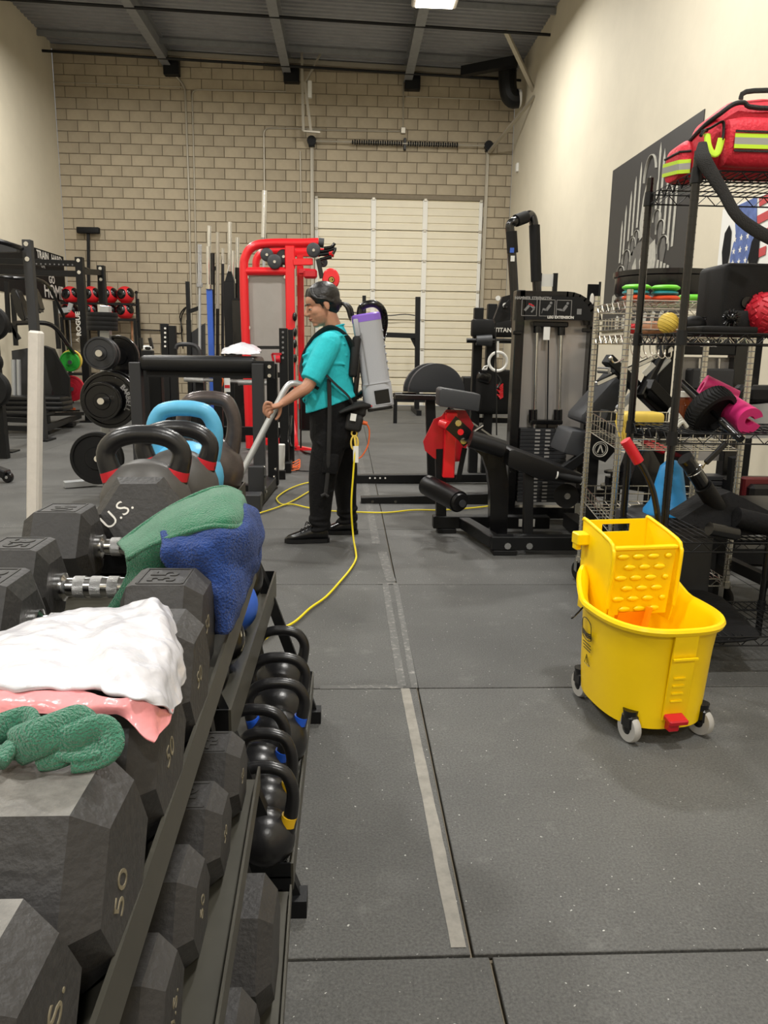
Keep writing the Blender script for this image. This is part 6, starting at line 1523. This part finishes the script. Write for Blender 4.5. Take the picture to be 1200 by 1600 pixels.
# T-shaped wall pole
tp = thing('push_pole', 'tall black T-headed pole leaning on the block wall', 'pole', A(140, 620, 16.4))
part('shaft', MB().bar(A(138, 365, 16.5), A(139, 500, 16.35), .055, .04), 'dark', tp)
part('head', MB().box(A(138, 360, 16.48), (.45, .1, .12), (0, 0, 0), .02, 2), 'rubber', tp)
part('lower_shaft', MB().bar(A(139, 500, 16.35), V((A(140, 600, 16.3).x, 16.3, 0)), .04, .03), 'dark', tp)
for px, m, lab, y0 in ((206, 'brown', 'thin wooden stick leaning by the medicine ball rack', 470), (214, 'gloss', 'black rod with rubber tip leaning by the medicine ball rack', 457)):
    solo('leaning_rod', lab, 'rod', MB().cyl(A(px-1, y0, 16.3), V((A(px+3, 612, 15.9).x, 15.9, .02)), .022).ball(A(px-1, y0, 16.3), .035 if m == 'gloss' else .022, n=10), m)
solo('wall_cable', 'black cable looping down the block wall left of the barbells', 'cable', MB().tube([A(215, 515, 16.56), A(260, 517, 16.56), A(284, 520, 16.5), A(281, 495, 16.5), A(288, 482, 16.5), A(298, 478, 16.5)], .014, 6, smooth=4).tube([A(291, 480, 16.5), A(283, 500, 16.5), A(286, 545, 16.5)], .014, 6, smooth=4), 'gloss')
solo('door_cable', 'thin dark cable sagging across the overhead door', 'cable', MB().tube([A(545, 488, 16.5), A(590, 492, 16.5), A(610, 493, 16.5), A(633, 491, 16.5), A(655, 494, 16.5)], .012, 6, smooth=4), 'char')
# hack squat / leg press at the left wall
hk_ = thing('hack_squat_machine', 'dark sled machine with inclined boards near the left wall', 'gym machine', (-4.7, 11.5, 0))
def pl(pts, Y, th, m, name, root): part(name, MB().poly([A(px, py, Y) for px, py in pts], (0, 1, 0), th), m, root, sm=20)
pl([(18, 548), (42, 544), (66, 548), (82, 600), (80, 625), (22, 625)], 11.2, .4, 'char', 'foot_board', hk_)
pl([(66, 540), (80, 545), (104, 600), (108, 640), (92, 640), (76, 590)], 11.0, .15, 'dark', 'side_board', hk_)
pl([(80, 545), (88, 556), (108, 590), (108, 625), (98, 612)], 10.9, .05, 'rubber', 'white_edge', hk_)
for a_, b_ in (((10, 440), (14, 520)), ((14, 505), (30, 530)), ((20, 460), (25, 540)), ((86, 470), (92, 545))): part('steel_strut', MB().bar(A(*a_, 11), A(*b_, 11), .05, .05), 'dark', hk_)
for px in (21, 29): part('cylinder', MB().cyl(A(px, 562, 10.9), A(px+1, 620, 10.9), .03), 'alum', hk_)
for k, (x0, x1, py, Y) in enumerate(((8, 104, 622, 10.8), (12, 106, 629, 10.8), (2, 106, 637, 10.7), (10, 78, 645, 10.5))):
    a, b = A(x0, py, Y), A(x1, py, Y); solo('padded_bench_board', ['topmost black padded board in the stack by the white post', 'second black padded board in the stack by the white post', 'third and longest black padded board in the stack', 'lowest short black padded board in the stack'][k], 'board', MB().box((a+b)/2, (b.x-a.x, .45, .065), (0, 0, .02*k), .02, 2), 'vinyl', 'stack of black boards by the rig')
sbx = thing('board_stand', 'black steel stand under the stack of padded boards', 'stand', (-4.5, 10.7, 0))
for py in (655, 668): part('rail', MB().bar(A(0, py, 10.0), A(66, py+3, 10.0), .06, .06), 'dark', sbx)
a = A(4, 650, 10.4); b = A(72, 650, 10.4)
part('leg', MB().bar(a, (a.x, 10.4, 0), .08, .08).bar(b, (b.x, 10.4, 0), .08, .08).bar(a, b, .08, .08), 'dark', sbx)
solo('floor_plank', 'thin black plank lying on the floor right of the white post', 'plank', MB().box((AZ(82, 668).x, AZ(82, 668).y, .045), (.62, .18, .06), (0, 0, .1), .01), 'rubber')
# weight tree
wt_ = thing('weight_tree', 'chrome A-frame weight tree holding stacked black plates', 'rack', AZ(165, 752))
YW = 6.45
part('post', MB().bar(A(165, 478, YW), A(167, 700, YW), .075, .075, .004).bar(A(167, 700, YW), V((A(168, 745, YW).x, YW, .04)), .075, .075), 'alum', wt_)
pz = A(158, 478, YW); part('top_sleeve', MB().cyl(pz-Z*.08, pz+Z*.01, .028, n=18), 'chrome', wt_)
f0, f1_ = AZ(100, 757, .03), AZ(150, 735, .03)
part('foot_bar', MB().bar(f0, V((A(168, 740, YW+.1).x, YW+.1, .035)), .09, .05, .003).bar((A(120, 700, YW).x, YW+.05, .03), (A(230, 700, YW).x, YW+.05, .03), .06, .05), 'alum', wt_)
pegs = [((155, 552), 6.2), ((158, 627), 6.2), ((153, 717), 6.15)]
for (px, py), Y in pegs: part('peg', MB().cyl(A(px-1, py, 5.98), A(px+6, py, YW), .025, n=16), 'chrome', wt_)
GP = 'black plates on the weight tree'
plate('small black plate, front of the upper pair on the weight tree', A(157, 552, 6.12), .125, .05, 'char', grp=GP)
plate('second small black plate just behind the front upper plate', A(162, 553, 6.19), .125, .05, 'char', grp=GP)
plate('wider black plate at the back of the upper peg, right side', A(186, 556, 6.50), .165, .05, 'gloss', grp=GP)
plate('black plate with raised rim in front of the lettered plate', A(160, 627, 6.12), .148, .04, 'gloss', grp=GP)
plate('large black plate with BARBELL lettering on its rim', A(171, 625, 6.22), .225, .045, 'gloss', grp=GP, letter=('BARBELL', 'arc', .72, .20))
plate('large black plate behind the lettered plate', A(176, 622, 6.32), .225, .045, 'gloss', grp=GP)
plate('big smooth black plate lowest on the weight tree near the floor', A(152, 716, 6.05), .205, .06, 'rubber', grp=GP)
for k, dz in enumerate((0, 1, 2, 3)):
    plate(['bottom', 'second', 'third', 'topmost'][k]+' flat black plate of the stack lying on top of the weight tree', A(160, 513-7*k, YW-.05), .118, .036, 'rubber', axis=(0, 0, 1), grp='flat plates on top of the tree')
# short rig posts with handle behind the bench
rp_ = thing('perforated_rack', 'pair of short perforated black posts with a grey hoop handle behind the padded bench', 'rack', (-2.4, 8.4, 0))
for px, py in ((257, 506), (269, 509)): 
    a, b = vpost(px, py, 8.4); part('upright', MB().bar(a, b, .075, .075, .003), 'dark', rp_)
for k in range(5): part('post_hole', MB().cyl(A(258, 513+7*k, 8.355), A(258, 513+7*k, 8.35), .012, n=8), 'print', rp_)
part('hoop_handle', MB().tube([A(275, 545, 8.3), A(278, 539, 8.3), A(290, 538, 8.3), A(304, 540, 8.3), A(311, 548, 8.3), A(313, 560, 8.3)], .022, 8, smooth=4), 'char', rp_)
cs = thing('rowing_monitor', 'small white and black exercise monitor between black arms', 'exercise monitor', A(230, 620, 9.0))
part('screen', MB().box(A(231, 544, 9.0), (.12, .04, .06), None, .015), 'label', cs)
part('badge', MB().ball(A(231, 544, 8.975), 1, (.035, .006, .018), 14), 'gloss', cs)
part('arm', MB().bar(A(222, 545, 9.0), A(220, 528, 9.0), .035, .035).bar(A(238, 545, 9.0), A(234, 528, 9.0), .035, .035), 'gloss', cs)
part('stand', MB().bar(A(231, 548, 9.0), V((A(231, 548, 9.0).x, 9.0, 0)), .12, .08), 'dark', cs)
# padded bench (reverse hyper) in the middle left
rh = thing('reverse_hyper_bench', 'tall black bench with thick padded top and a bin bag lying on it', 'gym machine', (-1.15, 6.1, 0))
YA, YBk = 5.85, 6.45
a0, a1 = A(218, 556, YA), A(398, 562, YA)
pad = MB()
pad.box(((a0.x+a1.x)/2, (YA+YBk)/2, A(300, 566, YA).z-.012), (a1.x-a0.x+.02, YBk-YA, .115), None, .035, 3); pp_ = part('padded_top', pad, 'vinyl', rh, 'black padded top', sm=60)
part('under_board', MB().box(((a0.x+a1.x)/2, (YA+YBk)/2, A(300, 583, YA).z-.01), (a1.x-a0.x-.06, YBk-YA-.1, .05)), 'rubber', rh)
for px, Y, w in ((212, YA+.05, .085), (403, YA-.03, .085), (425, YBk, .085), (243, YBk, .10)):
    a = A(px, 566 if px < 300 else 568, Y); part('leg', MB().bar(a, (a.x, Y, .03), w, w, .004), 'char' if Y < 6 else 'dark', rh)
part('leg_gusset', MB().box(A(412, 578, YA-.01), (.16, .03, .13), None, .004), 'dark', rh)
for px, py in ((408, 572), (408, 586), (421, 573), (421, 587)): bolt(rh, A(px, py, YA-.03), .014)
fx = A(400, 780, YA-.1)
ft = AZ(408, 778, .05)
part('foot_beam', MB().bar((A(403, 700, YA).x, YA-.35, .06), (A(425, 700, YBk).x, YBk+.1, .06), .09, .09, .004), 'dark', rh)
part('foot_riser', MB().box((A(403, 700, YA).x, YA-.08, .17), (.12, .16, .26), None, .006), 'char', rh)
part('foot_block', MB().box((A(403, 700, YA).x-.02, YA-.36, .07), (.16, .14, .13), None, .006), 'char', rh)
for px, py in ((413, 730), (414, 744), (413, 762), (415, 768), (428, 745), (430, 733)): bolt(rh, A(px, py, YA-.12), .013, (1, -.3, 0))
part('cross_beam', MB().bar((A(212, 700, YA).x, YA+.1, .08), (A(403, 700, YA).x, YA+.1, .08), .08, .08, .004), 'dark', rh)
part('rail', MB().bar(A(240, 583, YBk), A(425, 582, YBk), .05, .05), 'dark', rh)
# barbell lying across behind
bb = thing('racked_barbell', 'chrome barbell racked level behind the padded bench', 'barbell', A(370, 597, 7.6))
part('bar', MB().cyl(A(288, 592, 7.6), A(398, 597, 7.6), .018, n=14).cyl(A(372, 597, 7.6), A(434, 598, 7.6), .027, n=16), 'knurl', bb)
part('sleeve', MB().cyl(A(288, 592, 7.6), A(318, 594, 7.6), .027, n=16).cyl(A(372, 593, 7.6), A(374, 602, 7.6), .01), 'knurl', bb)
rk = thing('power_rack', 'black perforated power rack with red pop-pin behind the padded bench', 'rack', (-.9, 7.6, 0))
for px, py, Y in ((443, 513, 7.4), (452, 515, 7.9), (312, 583, 7.7), (340, 585, 7.5)):
    a, b = vpost(px, py, Y); part('upright', MB().bar(a, b, .078, .078, .003), 'dark', rk)
for k in range(6): part('post_hole', MB().cyl(A(442, 519+8*k, 7.355), A(442, 519+8*k, 7.35), .011, n=8), 'grey', rk)
part('safety_bar', MB().bar(A(402, 543, 7.4), A(443, 543, 7.4), .03, .03).bar(A(296, 581, 7.6), A(440, 586, 7.6), .05, .05), 'gloss', rk)
part('base_rail', MB().bar(A(296, 672, 7.6), A(443, 674, 7.6), .08, .08, .003).bar(A(443, 690, 7.4), A(452, 660, 7.9), .08, .08), 'dark', rk)
part('foot', MB().box((A(443, 690, 7.4).x, 7.35, .05), (.16, .2, .1), None, .005), 'dark', rk)
part('pop_pin', MB().cyl(A(431, 561, 7.35), A(438, 561, 7.35), .035).bar(A(425, 553, 7.35), A(428, 567, 7.35), .02, .02).bar(A(425, 553, 7.35), A(440, 553, 7.35), .02, .02), 'redd', rk, 'red pop-pin')
part('decal', MB().box(A(434, 664, 7.35), (.035, .003, .05)), 'label', rk)
solo('orange_clip', 'orange spring clip on the racked barbell', 'clip', MB().tube([A(341, 590, 7.5), A(348, 592, 7.5), A(347, 602, 7.5), A(342, 608, 7.5), A(340, 600, 7.5)], .008, 6, closed=True, smooth=3), 'org')
wl_ = thing('warning_card', 'white and red warning card hanging from the racked barbell', 'card', A(355, 620, 7.5)); part('card', MB().box(A(355, 600, 7.5), (.055, .004, .15)), 'label', wl_); part('red_stripe', MB().box(A(355, 604, 7.497), (.05, .002, .03)), 'redball', wl_)
# bin bag on the bench
g = [[(346, 551, 6.3), (360, 549, 6.35), (380, 550, 6.35), (398, 550, 6.3), (409, 552, 6.25)],
     [(347, 547, 6.15), (360, 541, 6.2), (378, 536, 6.2), (395, 540, 6.2), (408, 546, 6.15)],
     [(346, 551, 5.95), (358, 545, 6.0), (378, 539, 6.0), (396, 543, 6.0), (407, 549, 5.97)],
     [(347, 553, 5.88), (360, 553, 5.88), (380, 553, 5.88), (396, 553, 5.88), (406, 552, 5.88)]]
o = solo('small_bin_bag', 'small crumpled white and pink plastic bag on the padded bench', 'plastic bag', drape(g, 6, .012, 20, 5), 'bag', sm=180); thicken(o, .003)
# vertical barbell holder
vh = thing('barbell_holder', 'black upright barbell holder against the block wall', 'rack', (-2.9, 10.5, 0))
a, b = A(300, 640, 10.4), A(372, 640, 10.4)
part('base_box', MB().box(((a.x+b.x)/2, 10.5, .18), (b.x-a.x, .7, .36), None, .01), 'dark', vh)
part('back_panel', MB().poly([A(298, 520, 10.9), A(320, 505, 10.9), A(322, 640, 10.9), A(298, 640, 10.9)], (0, 1, 0), .05), 'char', vh)
part('left_arm', MB().bar(A(293, 440, 10.9), A(295, 500, 10.9), .05, .05).bar(A(295, 487, 10.9), A(312, 481, 10.9), .05, .05).bar(A(295, 500, 10.9), A(298, 640, 10.9), .06, .06), 'dark', vh)
BR = 'barbells stored upright in the holder'
def vbar(px, y0, y1, y2, Y, rs, rb_, m1, m2, lab):
    t = thing('upright_barbell', lab, 'barbell', A(px, 660, Y), 0, BR)
    top_, c, bt = A(px, y0, Y), A(px, y1, Y), A(px, y2, Y)
    s_ = part('sleeve', MB().cyl(top_, c, rs, n=14), m1, t); part('collar', MB().cyl(c+Z*.03, c-Z*.02, rs*1.5, n=14), m1, t)
    part('shaft', MB().cyl(c, V((bt.x, Y, .38)), rb_, n=12), m2, t)
vbar(312, 382, 446, 640, 10.3, .027, .018, 'knurl', 'alum', 'leftmost chrome barbell with a wide collar, in front of the grey panel')
vbar(327, 353, 446, 640, 10.7, .027, .02, 'chrome', 'alum', 'tall chrome barbell behind the blue-shafted one')
vbar(340, 363, 480, 640, 10.5, .024, .024, 'conduit', 'gloss', 'brass-topped dark barbell in the middle of the holder')
vbar(332, 396, 420, 640, 10.5, .03, .032, 'gloss', 'gloss', 'thick black bar right of the blue bar')
vbar(348, 388, 410, 640, 10.6, .02, .02, 'chrome', 'char', 'short chrome-tipped bar left of the tallest one')
vbar(359, 347, 430, 640, 10.8, .028, .02, 'chrome', 'char', 'tallest chrome barbell standing over the black box post')
vbar(364, 392, 440, 640, 10.5, .025, .02, 'chrome', 'char', 'chrome barbell directly right of the black box post')
vbar(371, 371, 416, 640, 10.9, .026, .035, 'chrome', 'gloss', 'rightmost chrome barbell beside the red machine')
t = thing('blue_shaft_bar', 'bar with bright blue shaft standing in the holder', 'barbell', A(327, 660, 10.2))
part('shaft', MB().bar(A(327, 450, 10.2), V((A(328, 450, 10.2).x, 10.2, 0)), .07, .05, .004), 'wblue', t); part('collar', MB().cyl(A(327, 445, 10.2), A(327, 452, 10.2), .05), 'zinc', t); part('tip', MB().cyl(A(325, 385, 10.2), A(326, 446, 10.2), .026), 'chrome', t)
t = thing('black_box_post', 'wide flat black box-section post with a tagged hook at its top', 'post', A(358, 660, 10.0))
part('post', MB().bar(A(358, 440, 10.0), V((A(358, 440, 10.0).x, 10.0, 0)), .13, .10, .006).poly([A(351, 440, 9.96), A(366, 440, 9.96), A(361, 424, 9.96), A(356, 424, 9.96)], (0, 1, 0), .08), 'dark', t); part('tag', MB().bar(A(355, 426, 9.93), A(358, 414, 9.93), .003, .03), 'label', t)
t = thing('black_column', 'glossy black square column left of the red machine', 'post', A(372, 660, 9.8))
part('column', MB().bar(A(372, 468, 9.8), V((A(372, 468, 9.8).x, 9.8, 0)), .13, .13, .006), 'gloss', t); part('cap', MB().box(A(374, 468, 9.8), (.18, .16, .02)), 'dark', t)
tc_ = thing('tall_chrome_bar', 'very tall chrome bar standing behind the red machine', 'barbell', A(412, 640, 10.9))
part('sleeve', MB().cyl(A(413.5, 298, 10.9), A(411.5, 372, 10.9), .034, n=16), 'chrome', tc_); part('shaft', MB().cyl(A(411.5, 372, 10.9), V((A(411, 372, 10.9).x, 10.9, 0)), .02), 'alum', tc_)
# red cable machine
rd_ = thing('red_cable_machine', 'bright red dual pulley cable machine with steel side shield', 'gym machine', (-.9, 9.3, 0))
YR = 9.0
def R_(px, py, Y=YR): return A(px, py, Y)
def rtube(pts, r=.045, Y=None, m='redm', name='frame_tube', sm_=4, n=12): return part(name, MB().tube([R_(*p) for p in pts], r, n, smooth=sm_), m, rd_, sm=60)
rtube([(391, 700), (387, 600), (383, 500), (381, 420), (384, 400), (392, 388), (405, 382), (430, 380), (470, 380), (498, 379)], .050)
rtube([(400, 418, 9.5), (401, 405, 9.5), (408, 396, 9.5), (420, 392, 9.5), (450, 392, 9.5), (500, 394, 9.5), (522, 396, 9.5)], .045)
part('tube_end', MB().cyl(R_(498, 379), R_(506, 380), .052, n=16), 'greyvinyl', rd_)
part('main_upright', MB().bar(R_(453, 384), R_(458, 705), .11, .09, .01), 'redm', rd_)
part('rear_upright', MB().bar(R_(469, 400, 9.3), R_(472, 640, 9.3), .075, .075, .008), 'redm', rd_)
part('cross_tube', MB().cyl(R_(381, 424), R_(452, 424), .045, n=14), 'redm', rd_)
part('cross_tube', MB().bar(R_(458, 410, 8.98), R_(489, 409, 8.98), .07, .07, .006), 'redm', rd_)
part('cross_tube', MB().bar(R_(457, 397, 9.3), R_(500, 397, 9.3), .06, .06, .006), 'redm', rd_)
part('side_shield', MB().poly([R_(384, 431, 9.02), R_(451, 429, 9.02), R_(453, 640, 9.02), R_(391, 640, 9.02)], (0, 1, 0), .006), 'steelplate', rd_, 'brushed steel side shield', sm=0)
for px, py in ((386, 433), (446, 433), (389, 512), (390, 620)): bolt(rd_, R_(px, py, 8.99), .02)
for px, py, r, Y in ((417, 398, .072, 9.0), (429, 409, .078, 8.95), (443, 401, .078, 9.05), (443, 416, .06, 9.1), (490, 391, .078, 8.95), (505, 410, .05, 9.1)):
    q = part('pulley', MB().lathe([(.01, -.03), (r*.8, -.03), (r, -.022), (r*.94, 0), (r, .022), (r*.8, .03), (.01, .03)], R_(px, py, Y), (0, 1, 0), 24), 'greyvinyl', rd_, 'grey pulley wheel'); bolt(rd_, R_(px, py, Y-.032), .016)
part('cable', MB().cyl(R_(461, 420, 8.95), R_(463, 620, 8.95), .007, n=6), 'conduit', rd_)
for py in (495, 519, 537, 560): part('rubber_stop', MB().ball(R_(460.5, py, 8.93), 1, (.028, .03, .05), 12), 'gloss', rd_)
part('pull_handles', MB().tube([R_(506, 388, 8.9), R_(518, 386, 8.9), R_(523, 380, 8.9)], .018, 8, smooth=3).tube([R_(500, 393, 8.9), R_(515, 391, 8.9), R_(524, 388, 8.9), R_(520, 397, 8.9)], .016, 8, smooth=3).tube([R_(498, 398, 8.9), R_(514, 396, 8.9)], .02, 8).tube([R_(500, 406, 8.9), R_(518, 401, 8.9)], .02, 8), 'gloss', rd_, sm=60)
part('carriage', MB().box(R_(485, 428, 8.9), (.15, .1, .10), None, .02).box(R_(476, 424, 8.95), (.14, .06, .06), None, .01), 'redd', rd_)
part('black_bracket', MB().bar(R_(497, 405, 8.9), R_(503, 435, 8.9), .05, .05), 'gloss', rd_)
em = part('swivel_cover', MB().lathe([(.001, -.03), (.10, -.03), (.115, -.01), (.115, .01), (.001, .03)], R_(517, 436, 8.9), (0, 1, 0), 26, sx=.85), 'redm', rd_)
part('round_badge', MB().cyl(R_(518, 437, 8.86), R_(518, 437, 8.855), .034, n=20), 'gloss', em); part('badge_mark', MB().tube(arc(R_(518, 437, 8.852), .022, 0, 2*PI, 16)[:-1], .003, 5, closed=True).box(R_(518, 437, 8.852), (.006, .003, .04)).box(R_(516, 437, 8.852), (.004, .003, .03)), 'yball', em)
part('lower_tube', MB().bar(R_(392, 690), R_(460, 690), .08, .08, .006).bar(R_(458, 700), R_(520, 712), .08, .08, .006), 'redm', rd_)
part('weight_stack', MB().box(R_(430, 660, 9.25), (.34, .2, .42), None, .01), 'gloss', rd_)
part('red_foot', MB().poly([R_(453, 655, 8.6), R_(460, 655, 8.6), R_(466, 695, 8.5), R_(453, 700, 8.5)], (0, 1, 0), .08), 'redm', rd_)
part('dark_frame', MB().box(R_(486, 640, 9.3), (.28, .1, .5), None, .02), 'gloss', rd_)
part('floor_coil', MB().cyl(R_(470, 620, 8.8), R_(470, 700, 8.8), .01), 'gloss', rd_)
# white covered box and orange cord
wb_ = thing('floor_socket_box', 'white power box on a black bracket near the bench foot', 'power box', AZ(440, 742))
part('bracket', MB().bar(AZ(433, 742, .04), AZ(446, 742, .04), .05, .08), 'dark', wb_)
part('white_cover', MB().box((AZ(440, 742).x, AZ(440, 742).y, .17), (.062, .07, .24), (0, .03, 0), .006), 'label', wb_)
mb = MB()
for k in range(3): mb.tube([AZ(447, 726+4*k, .02), AZ(460, 722+4*k, .03), AZ(468, 718+4*k, .03), AZ(466, 727+3*k, .02), AZ(450, 730+3*k, .02)], .006, 6, smooth=4)
solo('orange_cord_coil', 'small coil of orange cord on the floor behind the white box', 'cord', mb, 'org')
solo('black_floor_cable', 'black cable trailing on the floor beside the orange cord coil', 'cable', MB().tube([A(455, 650, 7.0), A(452, 690, 6.9), AZ(462, 700, .02), AZ(480, 708, .02), AZ(500, 712, .02)], .012, 6, smooth=4).tube([AZ(450, 732, .015), AZ(470, 736, .015), AZ(490, 736, .015)], .006, 6, smooth=3), 'gloss')
# left edge: dumbbell-shaped heads and small caster machine
le_ = thing('edge_dumbbell_tower', 'dark round weights stacked at the very left edge', 'rack', (A(-12, 600, 8).x, 8.0, 0))
for py, r in ((505, .17), (566, .11), (608, .19)): part('round_weight', MB().lathe([(.01, -.05), (r*.9, -.05), (r, -.03), (r, .03), (r*.9, .05), (.01, .05)], A(-14, py, 8.0), (0, 1, 0), 26), 'rubber', le_)
part('upright', MB().bar((A(-14, 500, 8.06).x, 8.1, 0), A(-14, 490, 8.1), .08, .08), 'dark', le_)
cm = thing('caster_foot_machine', 'black wheeled machine foot poking in from the left edge', 'gym machine', AZ(8, 745))
pz = AZ(12, 745, .05)
part('caster_wheel', MB().lathe([(.01, -.02), (.042, -.02), (.05, -.012), (.05, .012), (.042, .02), (.01, .02)], pz, (.2, 1, 0), 22), 'gloss', cm); bolt(cm, pz-Y_*.022, .014)
part('foot_body', MB().bar(pz+Z*.02, pz+V((-.3, .05, .12)), .1, .07, .01), 'gloss', cm)
vp_ = thing('vertical_handle_stand', 'short black stand with chrome bolts at the left edge', 'stand', AZ(4, 706))
q = AZ(4, 706, 0); part('post', MB().bar(q, q+Z*.30, .07, .07, .004), 'dark', vp_); part('foot_plate', MB().box(q+Z*.008+X*.02, (.26, .2, .016)), 'dark', vp_); bolt(vp_, q+Z*.09-Y_*.035, .016); bolt(vp_, q+Z*.28-Y_*.035, .016)
part('hoop', MB().tube([q+V((-.03, 0, .30)), q+V((-.02, 0, .36)), q+V((.02, 0, .36)), q+V((.03, 0, .30))], .014, 8, smooth=3), 'chrome', vp_)
